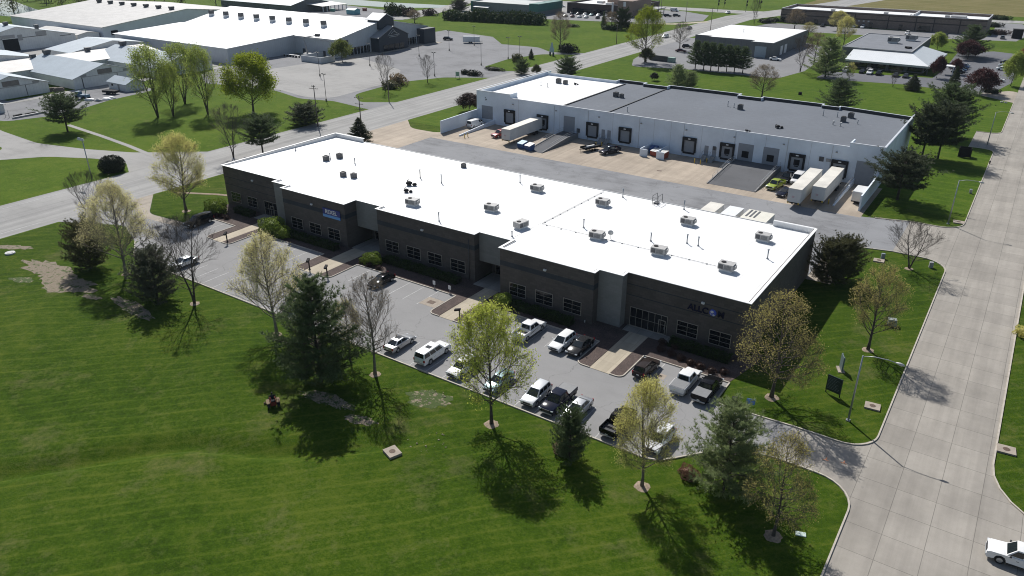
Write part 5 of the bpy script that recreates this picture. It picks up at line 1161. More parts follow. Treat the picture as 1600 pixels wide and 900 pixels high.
for i, (x, y, p, lb) in enumerate([(-209, 458, P_pale, 'silver car under the brick shop canopy'), (-199, 448, P_dgrey, 'dark car right of the brick shop, nearer one'), (-196, 455, P_black, 'black suv at the edge of the brick shop lot'), (-192, 459, P_dgrey, 'dark suv behind the black one at the brick shop lot'), (-283, 467, P_white, 'left white car between the green shop and the brick shop'), (-279, 469, P_white, 'right white car between the green shop and the brick shop')]): far('suv' if i in (2, 3) else 'sedan', x, y, .3, p, lb)
far('van', -205, 486, Rt, P_white, 'white bus like van on the cross road beside the brick shop', 'van')
for i, (x, y, p, k, lb) in enumerate([(-105.8,458,P_dgrey,'suv','dark suv left of the yellow tree by the long brick building'),(-102,463.6,P_black,'sedan','black car in the shade of the long brick building'),(-91,465,P_white,'sedan','white car right of the yellow trees at the long brick building'),(-86.5,464.5,P_white,'suv','white car beside the blue doors of the long brick building'),(-62,450,P_white,'suv','white suv in the lane below the long brick building'),(-44.4,450.5,P_dgrey,'suv','dark suv in the lane below the long brick building'),(-20.3,458.5,P_grey,'suv','grey suv near the black bin at the far right')]):
    far(k, x, y, Dn if i != 6 else U, p, lb, 'suv' if k == 'suv' else 'car')
for i, (x, y, p, k, lb) in enumerate([(-62.8,320,P_white,'suv','white suv at the left end of the office lot'),(-56.8,320.5,P_black,'sedan','black car left of the white suv at the mansard office'),(-53.9,319.5,P_white,'suv','bright white suv in the middle before the mansard office'),(-50.7,319.5,P_black,'suv','black suv right of the bright white suv at the mansard office'),(-44.8,319.5,P_dgrey,'sedan','dark car beside the small bare tree at the mansard office'),(-41.4,319.5,P_dgrey,'sedan','dark car nearest the cone shaped spruce at the mansard office'),(-55.4,326.5,P_grey,'sedan','grey car close under the mansard eave')]):
    far(k, x, y, Dn if i < 6 else U, p, lb, 'suv' if k == 'suv' else 'car')
for i, (y, p, lb) in enumerate([(357,P_pale,'silver'),(352.8,P_blue,'blue'),(348.6,P_navy,'navy'),(344.4,P_blue,'dull blue'),(340.2,P_dgrey,'dark')]): far('sedan', -26.5, y, Lf, p, '%s car, number %s from the back in the row right of the mansard office' % (lb, nm[i]), 'car', 'cars beside the mansard office')
for i, (y, p, lb) in enumerate([(330,P_white,'white car behind the purple tree at the lot entrance'),(357,P_white,'white car half behind the green tree at the right lot edge'),(366,P_pale,'pale car above the green tree at the right lot edge'),(375,P_dgrey,'dark car above the green tree at the right lot edge')]): far('sedan', -12.8, y, Rt+.1, p, lb)
def cargo(): 
    r = thing('cargo_trailer', 'white cargo trailer at the far edge of the fairground lot', 'trailer', (-228, 300, .02), .55)
    b = MB(); b.box(-4, 4, -1.2, 1.2, .5, 3.1); b.build('body', P_white, r, bevel=.08)
    f = MB(); f.tube([(4,-.5,.5),(5.3,0,.5),(4,.5,.5)], .06, 5); f.build('drawbar', M_black, r)
    for s in (-1, 1):
        for x in (-.9, 0): w = MB(); w.tube([(0,-.1,0),(0,.1,0)], .38, 12); w.build('wheel', M_tyre, r, (x, s*1.2, .38))
cargo()
far('suv', -243, 301, .4, P_black, 'black vehicle behind the navy corner of the exhibition hall', 'suv')
# ================================================================ TREES
def leafmat(name, col, var=.35, trans=.35, rough=.6):
    m, nt, b = _mat(name); b.inputs['Roughness'].default_value = rough; b.inputs['Specular IOR Level'].default_value = .2
    co = nt.nodes.new('ShaderNodeTexCoord').outputs['Object']
    f = _noise(nt, co, .9, 4, .7); f2 = _noise(nt, co, 6, 2)
    c = _ramp(nt, _math(nt, 'MULTIPLY_ADD', f2, .4, _math(nt, 'MULTIPLY', f, .6)), [(.35, tuple(x*(1-var) for x in col)), (.65, tuple(min(1, x*(1+var)) for x in col))])
    nt.links.new(c, b.inputs['Base Color'])
    if trans:
        t = nt.nodes.new('ShaderNodeBsdfTranslucent'); nt.links.new(c, t.inputs['Color'])
        mx = nt.nodes.new('ShaderNodeMixShader'); mx.inputs[0].default_value = trans
        nt.links.new(b.outputs[0], mx.inputs[1]); nt.links.new(t.outputs[0], mx.inputs[2])
        nt.links.new(mx.outputs[0], nt.nodes['Material Output'].inputs['Surface'])
    return m
M_bark = pm('grey_bark', (.15, .125, .10), .95, .3, 3, bump=.3); M_bark_pale = pm('pale_bark', (.19, .165, .14), .95, .3, 3, bump=.3); M_bark_dark = pm('dark_bark', (.075, .062, .052), .95, .3, 3, bump=.3)
L_bud = leafmat('yellow_buds', (.60, .56, .19), .25, .55); L_budp = leafmat('pale_buds', (.62, .57, .28), .25, .55); L_olive = leafmat('olive_buds', (.40, .35, .12), .3, .5); L_green = leafmat('spring_leaves', (.46, .50, .10), .3, .55); L_bright = leafmat('bright_spring_leaves', (.26, .31, .025), .3, .45); L_mid = leafmat('green_leaves', (.30, .36, .08), .35, .5)
L_tan = leafmat('tan_buds', (.24, .18, .11)); L_white = leafmat('blossom', (.48, .46, .36)); L_purple = leafmat('purple_leaves', (.075, .028, .028)); L_rust = leafmat('rust_leaves', (.30, .12, .06))
L_pine = leafmat('pine_needles', (.11, .15, .065), .45, .35); L_pinelt = leafmat('light_pine_needles', (.24, .29, .13), .4, .45); L_dark = leafmat('dark_needles', (.075, .092, .048), .45, .3); L_arb = leafmat('olive_needles', (.11, .11, .05), .45, .3)
L_shrub = leafmat('shrub_leaves', (.17, .23, .035), .35, .3); L_hedge = leafmat('hedge_leaves', (.035, .06, .012), .35, .15); L_dkshrub = leafmat('dark_shrub_leaves', (.02, .026, .012), .35, .05); L_redshrub = leafmat('reddish_twigs', (.06, .035, .028), .3, .05)
class Leafs:
    def __init__(s, r): s.v = []; s.f = []; s.r = r
    def quad(s, p, sz):
        r = s.r; a = Vector((r.gauss(0,1), r.gauss(0,1), r.gauss(0,1))).normalized(); b = a.cross(Vector((r.gauss(0,1), r.gauss(0,1), r.gauss(0,1)))).normalized()
        a = a*sz*.5; b = b*sz*.4; o = len(s.v)
        s.v += [tuple(p-a), tuple(p+b), tuple(p+a), tuple(p-b)]; s.f.append((o, o+1, o+2, o+3))
    def needle(s, p, d, ln, w):
        q = d.cross(Vector((s.r.gauss(0,1), s.r.gauss(0,1), s.r.gauss(0,1)))).normalized()*w; o = len(s.v)
        s.v += [tuple(p-q), tuple(p+q), tuple(p+d*ln)]; s.f.append((o, o+1, o+2))
    def mesh(s, name, m):
        me = bpy.data.meshes.new(name); me.from_pydata(s.v, [], s.f); me.materials.append(m); me.update(); return me
def rot_about(v, ax, a): return Matrix.Rotation(a, 3, ax) @ v
PROF = dict(ovate=[(0,.45),(.10,.82),(.28,1),(.5,.93),(.7,.74),(.86,.48),(1,.12)], egg=[(0,.3),(.15,.72),(.4,1),(.62,.93),(.8,.70),(.92,.42),(1,.1)],
            vase=[(0,.15),(.25,.62),(.5,.92),(.7,1),(.85,.86),(1,.35)], dome=[(0,.75),(.2,1),(.45,1),(.7,.86),(.88,.58),(1,.2)])
def deciduous(seed, H=12.0, Rc=4.2, base=.20, limbs=42, leaf=0, lsz=.16, up=.9, twig=6, sub=8, prof='ovate', multi=1, leafspread=.25, tw=1.0, droop=0, el0=.42):
    """trunk, limbs, branches and twigs grown inside an uneven envelope; leaves sit on the twigs"""
    r = random.Random(seed); mb = MB(); lf = Leafs(r); PP = PROF[prof]
    ph = [r.uniform(0, 6.28) for _ in range(6)]
    def prof_(u):
        for (a, va), (b_, vb) in zip(PP, PP[1:]):
            if u <= b_: return va+(vb-va)*(u-a)/(b_-a)
        return 0
    def inside(p, k=1.0):
        u = (p.z/H-base)/(1-base)
        if u > 1: return False
        if u < -.06: return False
        az = math.atan2(p.y, p.x); wob = 1+.09*math.sin(2*az+ph[0])+.08*math.sin(3*az+ph[1]+p.z)+.07*math.sin(5*az+ph[2]+1.7*p.z)
        return math.hypot(p.x, p.y) < Rc*wob*prof_(max(0, u))*k
    def branch(p, d, ln, rad, lvl):
        n = 4 if lvl == 1 else 3 if lvl == 2 else 2
        pts = [p.copy()]; rs = [rad]; dd = d.copy()
        for i in range(n):
            dd = (dd + Vector((r.gauss(0,.12), r.gauss(0,.12), r.gauss(0,.07)+up*.09-droop*lvl*.06))).normalized()
            np_ = pts[-1]+dd*(ln/n)
            if i > 0 and lvl > 1 and not inside(np_, 1.06): break
            pts.append(np_); rs.append(rad*(1-(i+1)/n*.72))
        if len(pts) < 2: return
        mb.tube(pts, rs, 4 if lvl == 1 else 3, cap=False)
        L = len(pts)-1
        if lvl < 3:
            k = max(3, int(sub*min(1.4, ln/3))) if lvl == 1 else twig
            for i in range(k):
                t = (r.uniform(.25, 1.0)**.8)*L; a = min(int(t), L-1); q = pts[a].lerp(pts[a+1], t-a)
                dv = (pts[a+1]-pts[a]).normalized(); ax = dv.cross(Vector((r.gauss(0,1), r.gauss(0,1), r.gauss(0,1)))).normalized()
                nd = rot_about(dv, ax, r.uniform(.35, .9)); nd = (nd+Vector((0, 0, .2*up-.25*droop))).normalized()
                branch(q, nd, max(.9, ln*r.uniform(.34, .55)) if lvl == 1 else r.uniform(.55, 1.2)*H/12*tw, max(.016, rad*.42) if lvl == 1 else max(.010, rad*.5), lvl+1)
            if lvl == 2: leaves(pts)
        else: leaves(pts)
    def leaves(pts):
        if not leaf: return
        n = leaf if isinstance(leaf, int) else (1 if r.random() < leaf else 0)
        for i in range(n):
            q = pts[0].lerp(pts[-1], r.uniform(.2, 1.15)); lf.quad(q+Vector((r.gauss(0,1), r.gauss(0,1), r.gauss(0,1)))*leafspread, lsz*r.uniform(.6, 1.4))
    for s in range(multi):
        az = r.uniform(0, 1)+s*2*PI/multi; tilt = (0 if multi == 1 else .30); tp = []; tr = []
        top = H*.94; nseg = 9; d = Vector((math.cos(az)*tilt, math.sin(az)*tilt, 1)).normalized()
        p = Vector((0, 0, 0)); R0 = .0165*H*(1 if multi == 1 else .75)
        for i in range(nseg+1):
            tp.append(p.copy()); tr.append(max(.02, R0*(1-.93*i/nseg)*(1.4 if i == 0 else 1)))
            d = (d+Vector((r.gauss(0,.035), r.gauss(0,.035), .05))).normalized(); p = p+d*(top/nseg)
        mb.tube(tp, tr, 7)
        for i in range(limbs):
            t = base*.92+(1-base)*((i+r.random())/limbs)**1.05; f = min(.995, t)*nseg; a = min(int(f), nseg-1); q = tp[a].lerp(tp[a+1], f-a)
            az = i*2.4+r.uniform(-.4, .4); el = el0+.75*max(0, t-base)*up+r.uniform(-.16, .22)
            d = Vector((math.cos(az)*math.cos(el), math.sin(az)*math.cos(el), math.sin(el)))
            ln = .5
            while ln < 10 and (inside(q+d*ln+Vector((0, 0, .12*up*ln*.5))) or ln < .9): ln += .25
            branch(q, d, ln*r.uniform(.82, 1.0), max(.022, tr[a]*.42), 1)
    return mb, lf
def conifer(seed, H=13.0, Rb=4.0, z0=.10, whorls=22, per=6, shape=.75, tilt=.2, tl=.42, tw=.035, tn=8, dens=1.0, jag=.25, kind='pine', round_=False):
    """whorled branches carrying sprays of needles"""
    r = random.Random(seed); mb = MB(); lf = Leafs(r)
    mb.tube([(0,0,0),(r.gauss(0,.05),r.gauss(0,.05),H*.5),(0,0,H*(.88 if round_ else .97))], [.017*H,.010*H,.02], 7)
    for w in range(whorls):
        t = z0+(1-z0)*(w+r.uniform(-.3,.3))/whorls; t = min(.985, max(z0, t)); z = t*H*(.93 if round_ else 1); u = (t-z0)/(1-z0)
        env = max(.08, 1-u**2.6)**.6*min(1, .74+u*.9)*(1+.10*math.sin(5*u*PI+seed)) if round_ else (1-u)**shape*min(1, .62+u*4)
        for k in range(per):
            az = 2*PI*k/per+w*1.3+r.uniform(-.35,.35); ln = max(.35, Rb*env*r.uniform(1-jag, 1+jag*.6)); el = tilt+.55*u+r.uniform(-.15,.15)
            d = Vector((math.cos(az)*math.cos(el), math.sin(az)*math.cos(el), math.sin(el))); p0 = Vector((0,0,z)); p1 = p0+d*ln*.6+Vector((0,0,-.05*ln)); p2 = p0+d*ln+Vector((0,0,.06*ln))
            mb.tube([p0,p1,p2], [.014*ln+.012,.009*ln+.008,.006], 3, cap=False)
            nb = max(2, int(ln*3.2*dens))
            for b in range(nb):
                s = r.uniform(.22, 1.0); q = p0.lerp(p1, s/.6) if s < .6 else p1.lerp(p2, (s-.6)/.4)
                sd = Vector((-d.y, d.x, 0))*r.choice((-1,1)); bd = (d*.65+sd*r.uniform(.2,1)+Vector((0,0,r.uniform(-.1,.35)))).normalized(); bl = ln*r.uniform(.10,.30)
                for e in range(2):
                    c = q+bd*bl*(e+.6)/1.6
                    for x in range(tn):
                        nd = (bd*.7+Vector((r.gauss(0,.6), r.gauss(0,.6), r.gauss(.25,.6)))).normalized(); lf.needle(c, nd, tl*r.uniform(.7,1.25), tw)
    for x in range(40): lf.needle(Vector((0,0,H*r.uniform(.84,.93) if round_ else H*r.uniform(.9,.99))), (Vector((r.gauss(0,.5),r.gauss(0,.5),.8))).normalized(), tl, tw)
    return mb, lf
def shrub_mesh(seed, n=2600, lsz=.105, core=.86, lump=.16, flat=.8):
    r = random.Random(seed); mb = MB(); lf = Leafs(r); ph = [r.uniform(0,6.28) for _ in range(5)]
    mb.ball((0,0,.45), (core*.92,core*.92,core*.55), 12, 8, 0, .05, r)
    for i in range(n):
        a = r.uniform(0, 6.28); c = r.uniform(-.75, 1); s = math.sqrt(max(0, 1-c*c)); k = 1+lump*math.sin(3*a+ph[0]+2*c)+lump*.7*math.sin(5*a+ph[1]-3*c)+r.gauss(0,.05)
        lf.quad(Vector((s*math.cos(a)*k, s*math.sin(a)*k, max(.02, .45+c*k*.56))), lsz*r.uniform(.6,1.4))
    return mb, lf
PROTO = {}
def proto(key, gen, bark, leafm, lname='crown'):
    mb, lf = gen; me = mb.mesh('trunk', bark); lm = lf.mesh(lname, leafm) if lf.f else None
    PROTO[key] = (me, lm)
proto('bud1', deciduous(3, leaf=6, lsz=.115, limbs=52, el0=.46, up=.75, prof='egg', base=.17), M_bark, L_bud)
proto('bud2', deciduous(8, leaf=5, lsz=.115, limbs=52, Rc=4.5, el0=.45, up=.75, base=.17), M_bark_pale, L_budp)
proto('bud3', deciduous(15, leaf=3, lsz=.125, limbs=46, Rc=4.6, droop=.5, el0=.25), M_bark_dark, L_olive)
proto('oval', deciduous(21, leaf=.35, lsz=.13, limbs=48, Rc=3.7, up=1.05, prof='egg', base=.24), M_bark_pale, L_tan)
proto('bare', deciduous(27, leaf=0, limbs=22, Rc=4.6, base=.16, up=.9, multi=2, prof='vase'), M_bark_dark, L_tan)
proto('leafy', deciduous(33, leaf=6, lsz=.15, limbs=46, Rc=4.6, el0=.45, up=.75, leafspread=.28, prof='egg', base=.18), M_bark_dark, L_green)
proto('sparse', deciduous(39, leaf=5, lsz=.12, limbs=36, twig=5, Rc=3.6, prof='egg'), M_bark_dark, L_olive)
proto('cotton', deciduous(45, H=16, leaf=6, lsz=.24, limbs=17, sub=6, twig=3, Rc=5.4, base=.16, up=1.0, multi=3, leafspread=.45, prof='egg', el0=.6), M_bark_dark, L_green)
proto('full', deciduous(51, leaf=11, lsz=.23, limbs=40, twig=5, Rc=4.8, base=.16, leafspread=.5, prof='dome'), M_bark_dark, L_bright)
proto('round', deciduous(57, H=6, leaf=11, lsz=.24, limbs=30, twig=5, Rc=3.2, base=.14, leafspread=.32, prof='dome'), M_bark_dark, L_purple)
proto('pine1', conifer(61, whorls=22, per=8, Rb=4.9, z0=.05, dens=1.5, tn=10, shape=.50, jag=.48, tl=.48), M_bark_dark, L_pine)
proto('pine2', conifer(62, whorls=22, per=7, Rb=5.0, z0=.06, dens=1.4, tn=10, jag=.5, tl=.52, shape=.45), M_bark_dark, L_pinelt)
proto('stemmed', conifer(63, whorls=22, per=7, Rb=3.9, z0=.18, dens=1.5, tn=9, shape=.5), M_bark_dark, L_pine)
proto('dark', conifer(64, H=10, whorls=17, per=9, Rb=4.5, z0=.04, dens=1.5, tn=9, tl=.42, tw=.045, round_=True, jag=.38, tilt=.3), M_bark_dark, L_dark)
proto('scots', conifer(67, H=12, whorls=15, per=8, Rb=4.4, z0=.26, dens=1.5, tn=10, tl=.44, tw=.042, round_=True, jag=.42, tilt=.3), M_bark_dark, L_pine)
proto('spruce', conifer(65, H=9, whorls=26, per=9, Rb=2.9, z0=.03, dens=2.0, tn=8, tl=.28, tw=.04, shape=.8, tilt=-.02, jag=.18), M_bark_dark, L_dark)
proto('ball', shrub_mesh(73, 3600, .075, .96, .025), M_bark_dark, L_shrub, 'foliage'); proto('shrub', shrub_mesh(71), M_bark_dark, L_shrub, 'foliage'); proto('shrub2', shrub_mesh(72, 1500, .13, .8, .25), M_bark_dark, L_shrub, 'foliage')
PH = dict(scots=12, ball=1, bud1=12, bud2=12, bud3=12, oval=12, bare=12, leafy=12, sparse=12, cotton=16, full=12, round=6, pine1=13, pine2=13, stemmed=13, dark=10, spruce=9)
PR = dict(scots=4.2, ball=1, bud1=4.2, bud2=4.5, bud3=4.6, oval=3.7, bare=4.6, leafy=4.6, sparse=3.6, cotton=5.5, full=4.9, round=3.3, pine1=4.3, pine2=4.5, stemmed=3.9, dark=3.9, spruce=2.7)
M_ring = pm('mulch_ring', (.25, .195, .14), .95, .3, 3, bump=.4)
def plant(kind, x, y, h, label, width=None, leafm=None, group=None, name='tree', cat='tree', ring=0, rot=None, part='crown', z=None):
    me, lm = PROTO[kind]; z = lawn_h(x, y) if z is None else z
    r = thing(name, label, cat, (x, y, z), rnd.uniform(0, 6.28) if rot is None else rot, group)
    sz = h/PH[kind]; sx = (width/2/PR[kind]) if width else sz; r.scale = (sx, sx, sz)
    link('trunk', me, r)
    if lm:
        c = link(part, lm, r)
        if leafm: c.material_slots[0].link = 'OBJECT'; c.material_slots[0].material = leafm
    if ring:
        m = MB(); n = 16; m.add([(0,0,.16/sz)]+[((ring+rnd.uniform(-.12,.12))*math.cos(2*PI*k/n)/sx, (ring+rnd.uniform(-.12,.12))*math.sin(2*PI*k/n)/sx, .015/sz) for k in range(n)], [(0,1+k,1+(k+1)%n) for k in range(n)])
        rr = m.build('mulch_ring', M_ring, None, (x, y, z)); rr.scale = r.scale; rr['kind'] = 'structure'
    return r
def treepx(kind, bx, by, ty, wpx, label, **k):
    """base pixel, top row and crown width as surveyed in the photograph -> real position, height and spread"""
    x, y = G(bx, by); lo_, hi = 0, 40
    for _ in range(40):
        m = (lo_+hi)/2; v = Vector((x, y, m-CAM_H)); py = 450+CAM_F*v.dot(_dn)/v.dot(_fw)
        if py > ty: lo_ = m
        else: hi = m
    return plant(kind, x, y, lo_, label, wpx/ppm(x, y, lo_*.5), **k)
def shrub(kind, x, y, rx, ry, h, label, leafm=None, group=None, name='shrub', z=0.0, rot=0):
    me, lm = PROTO[kind]; r = thing(name, label, 'shrub', (x, y, z), rot, group); r.scale = (rx, ry, h)
    c = link('branches', me, r); c.material_slots[0].link = 'OBJECT'; c.material_slots[0].material = leafm or L_shrub
    f = link('foliage', lm, r)
    if leafm: f.material_slots[0].link = 'OBJECT'; f.material_slots[0].material = leafm
    return r
T = treepx
T('bud1', 291, 330, 211, 84, 'dense golden budding tree beside the left end of the dark building', ring=.85)
T('bud2', 197, 428, 287, 108, 'broad whitish yellow budding tree, leftmost big tree on the lawn', ring=.7)
T('bare', 148, 352, 268, 62, 'thin bare tree behind the leftmost budding tree by the road')
T('dark', 143, 420, 346, 60, 'dark juniper in the shade of the leftmost budding tree', leafm=L_arb)
T('dark', 247, 470, 388, 68, 'dark rounded pine beside the pale parked car', leafm=leafmat('grey_pine_needles', (.12, .13, .085), .45, .3))
T('bare', 304, 474, 340, 106, 'bare spreading tree in a mulch ring, left part of the lawn', ring=.75)
T('bud2', 433, 523, 370, 112, 'pale yellow budding tree beside the large white pine', ring=.7)
T('pine1', 502, 596, 437, 126, 'large dense white pine on the lawn edge in the left half')
T('oval', 586, 585, 432, 90, 'egg shaped nearly bare tree beside the silver sedan', ring=.7)
T('sparse', 548, 566, 470, 52, 'small olive budding sapling squeezed beside the large white pine')
T('leafy', 768, 663, 480, 126, 'fresh green leafing tree in front of the parking lot', ring=.85)
T('dark', 890, 718, 640, 52, 'small narrow conifer in front of the silver sedan', leafm=L_pine)
T('bud1', 1003, 760, 600, 108, 'golden budding tree hiding a white car at the lot corner', ring=.85)
T('pine2', 1130, 768, 632, 116, 'fluffy light green pine beside the lot exit')
T('bud3', 1208, 838, 682, 116, 'olive budding tree nearest the camera at the street corner', ring=.85)
T('bud3', 1205, 621, 460, 136, 'wide olive twiggy tree against the right corner of the dark building', ring=.85)
T('sparse', 1356, 547, 418, 84, 'slender olive tree on the lawn strip beside the concrete street', ring=.75)
T('bare', 1420, 420, 348, 84, 'small bare tree at the drive mouth beside the street', ring=.7)
T('dark', 1290, 442, 376, 56, 'olive arborvitae bush, left of two at the back corner of the building', leafm=L_arb); T('dark', 1314, 438, 371, 54, 'olive arborvitae bush, right of two at the back corner of the building', leafm=L_arb)
T('scots', 1402, 312, 236, 88, 'dark spreading pine beside the right wing wall', leafm=L_dark)
T('scots', 1440, 246, 165, 66, 'dark pine behind the right end of the warehouse, nearest of the clump', leafm=L_dark); T('scots', 1465, 248, 162, 70, 'dark pine beside the black bin screen, second of the clump', leafm=L_dark); T('scots', 1476, 214, 132, 80, 'tall pine at the back of the clump by the warehouse corner')
T('bare', 365, 246, 163, 62, 'bare spreading tree at the road, left of the round pine'); T('scots', 411, 240, 180, 60, 'round olive green pine just behind the left roof corner', leafm=L_pine)
T('full', 396, 178, 88, 82, 'bright green full tree at the edge of the gravel lot')
T('cotton', 247, 183, 72, 70, 'tall cottonwood in young leaf, leftmost of the clump', leafm=L_mid); T('cotton', 271, 182, 95, 44, 'shorter cottonwood standing at the front of the clump', leafm=L_mid); T('cotton', 289, 162, 68, 60, 'tall cottonwood in the middle of the clump', leafm=L_mid); T('cotton', 325, 178, 72, 56, 'tall cottonwood, rightmost of the clump', leafm=L_mid)
T('scots', 106, 206, 146, 62, 'dark spreading conifer by the gravel lane')
T('dark', 478, 195, 163, 50, 'low dark sprawling conifer beside the utility pole')
T('round', 535, 97, 66, 36, 'pale green round tree in front of the exhibition hall', leafm=leafmat('soft_green_leaves', (.17, .20, .05)))
T('bare', 602, 142, 84, 32, 'bare young tree on the grass island, left one'); T('bare', 668, 129, 86, 28, 'bare young tree on the grass island, right one')
T('spruce', 563, 224, 184, 40, 'dark spruce poking up behind the front roof corner')
T('round', 733, 174, 149, 42, 'bare purplish bush beside the white wing wall', leafm=L_redshrub)
T('dark', 887, 119, 90, 34, 'dark pine beside the road left of the green field', leafm=L_pine); T('dark', 815, 116, 94, 22, 'small round pine by the grass island corner', leafm=L_pine); T('spruce', 830, 92, 76, 9, 'slim dark columnar shrub beside the gabled sign'); T('round', 838, 118, 103, 16, 'low spiky shrub near the road, left of the white suv', leafm=L_arb)
T('sparse', 875, 78, 20, 34, 'tall brownish tree left of the green field', leafm=L_tan); T('leafy', 1008, 97, 12, 58, 'tall lime green tree standing at the main road', leafm=L_bright); T('round', 1010, 98, 78, 26, 'tangled shrub at the foot of the lime green tree', leafm=L_arb)
T('oval', 1062, 78, 34, 36, 'white blossoming tree at the edge of the far lot', leafm=L_white)
for i, (bx, by) in enumerate([(1086,108),(1099,110),(1110,111),(1122,112),(1135,112),(1147,113),(1160,115)]): T('stemmed', bx, by, 64+i*1.6, 31, '%s pine from the left in the row along the far lot' % nm[i], group='row of pines along the far lot')
T('pine2', 1058, 140, 102, 32, 'bushy green pine behind the warehouse roof, left one', leafm=L_pinelt); T('dark', 1077, 138, 112, 22, 'smaller shrubby pine beside the bushy one behind the roof', leafm=L_pinelt)
T('round', 1022, 126, 115, 15, 'small dark bush on the mown strip behind the warehouse', leafm=L_dkshrub)
T('sparse', 1190, 154, 102, 46, 'brownish budding tree behind the middle of the warehouse roof', leafm=L_tan)
T('bare', 1250, 112, 55, 40, 'bare tree at the corner of the grey workshop lot'); T('sparse', 1272, 97, 52, 34, 'thin brownish tree behind the bare one at the workshop lot', leafm=L_tan); T('pine2', 1289, 121, 60, 50, 'open branched green spruce left of the mansard office')
T('pine2', 1308, 171, 124, 50, 'soft green pine behind the right part of the grey roof', leafm=L_pine)
T('bud1', 1308, 48, 17, 28, 'yellow budding tree before the long brick building, left of two'); T('bud1', 1318, 70, 26, 30, 'yellow budding tree before the long brick building, right of two'); T('sparse', 1241, 46, 14, 30, 'brownish tree at the left end of the long brick building', leafm=L_tan); T('sparse', 1262, 60, 35, 26, 'olive tree between the workshop and the long building')
T('round', 1464, 79, 54, 26, 'green rounded tree behind the mansard office', leafm=L_mid)
T('pine1', 1513, 88, 40, 46, 'tall dark pine in front of the long brick building'); T('round', 1512, 93, 67, 38, 'purple leaved tree below the tall dark pine')
T('round', 1531, 147, 112, 52, 'purple leaved crabapple at the lot entrance beside the street'); T('spruce', 1425, 141, 116, 26, 'cone shaped dark spruce on the lawn edge'); T('spruce', 1489, 138, 103, 18, 'narrow dark spruce beside the small white canopy')
T('round', 1463, 122, 92, 22, 'purple bush at the corner of the mansard office'); T('round', 1492, 116, 95, 20, 'purple bush beside the row of blue cars'); T('round', 1579, 134, 88, 34, 'green round tree at the right edge of the office lot', leafm=L_mid); T('round', 1600, 112, 68, 22, 'rust coloured tree cut by the right edge of the frame', leafm=L_rust)
T('sparse', 1326, 128, 98, 16, 'small yellow sapling before the mansard office', leafm=L_bud); T('bare', 1395, 136, 106, 17, 'small bare sapling before the mansard office')
T('bare', 1178, 38, -2, 18, 'bare tree beside the far road by the workshop'); T('dark', 718, 17, 0, 26, 'dark tree in front of the green shop', leafm=L_dkshrub)
T('spruce', 943, 43, 18, 10, 'slim green conifer before the dark brick shop', leafm=L_pine); T('dark', 972, 46, 14, 24, 'dark green tree before the dark brick shop', leafm=L_hedge); T('sparse', 955, 46, 18, 24, 'brownish tree among the shrubs before the brick shop', leafm=L_tan)
T('sparse', 648, 36, 16, 26, 'low bare brush tree behind the exhibition hall', leafm=L_tan)
# shrubs
shrub('ball', *G(177, 268), 2.7, 2.7, 3.6, 'dark clipped ball shrub at the gravel lane mouth', L_dkshrub)
x, y = G(610, 138); shrub('shrub2', x, y, 3.2, 2.4, 2.4, 'grey green bush at the foot of the bare young tree', L_arb); x, y = G(622, 132); shrub('shrub2', x, y, 3.0, 2.4, 3.4, 'airy grey bush behind the bare young tree', L_tan)
x, y = G(726, 116); shrub('shrub2', x, y, 1.4, 1.3, 1.6, 'small round bush beside the sign on the grass island', L_dkshrub); x, y = G(740, 118); shrub('shrub2', x, y, 3.2, 1.6, 1.8, 'long dark bush at the tip of the grass island', L_dkshrub); x, y = G(772, 110); shrub('shrub2', x, y, 4.0, 1.4, 1.2, 'low dark bush at the lot entrance across the lane', L_dkshrub)
x, y = G(808, 96); shrub('shrub2', x, y, 2.2, 2.0, 2.8, 'grey green bush at the small island tip', L_arb); x, y = G(887, 82); shrub('shrub2', x, y, 4.2, 3.0, 3.4, 'dark bush under the tall brownish tree', L_dkshrub)
HG = 'dense bushes along the green shop hedge'
for i in range(11): shrub('shrub2', -296+i*5.6, 368+i*1.0+rnd.uniform(-1,1), 3.8, 3.8, rnd.uniform(4.6, 6.4), '%s bush from the left in the dark hedge row below the green shop' % (nm+['tenth', 'eleventh'])[i], L_hedge, HG)
for i, (px, py, h) in enumerate([(612,24,6.5),(626,24,5.4),(640,25,4.5),(671,24,3.6)]): x, y = G(px, py); shrub('shrub2', x, y, 4.2, 4.0, h, '%s dark bush from the left behind the exhibition hall' % nm[i], L_hedge if i < 2 else L_redshrub, 'bushes behind the exhibition hall')
for i, (px, py, h) in enumerate([(948,46,2.2),(960,47,2.6),(985,46,3.2),(895,42,1.4)]): x, y = G(px, py); shrub('shrub2', x, y, 3, 2.4, h, '%s low shrub from the left before the dark brick shop' % ['second', 'third', 'fourth', 'first'][i], L_hedge, 'shrubs before the dark brick shop')
for i, (px, py, l) in enumerate([(1210,34,L_hedge),(1197,36,L_dkshrub),(1556,30,L_dkshrub),(1552,42,L_dkshrub),(1566,31,L_hedge),(1542,144,L_dkshrub),(1553,146,L_dkshrub),(1561,54,L_redshrub)]): x, y = G(px, py); shrub('shrub2', x, y, 4.2 if py < 100 else 1.6, 2.4 if py < 100 else 1.3, 2.2 if py < 100 else 1.5, ['dark bush at the left end of the long brick building','low bush left of the long brick building by the lawn','dark bush at the right end of the long brick building','round bush at the long building corner','long hedge right of the long brick building','left small bush under the purple crabapple','right small bush under the purple crabapple','reddish ground bush beside the long building lot'][i], l)
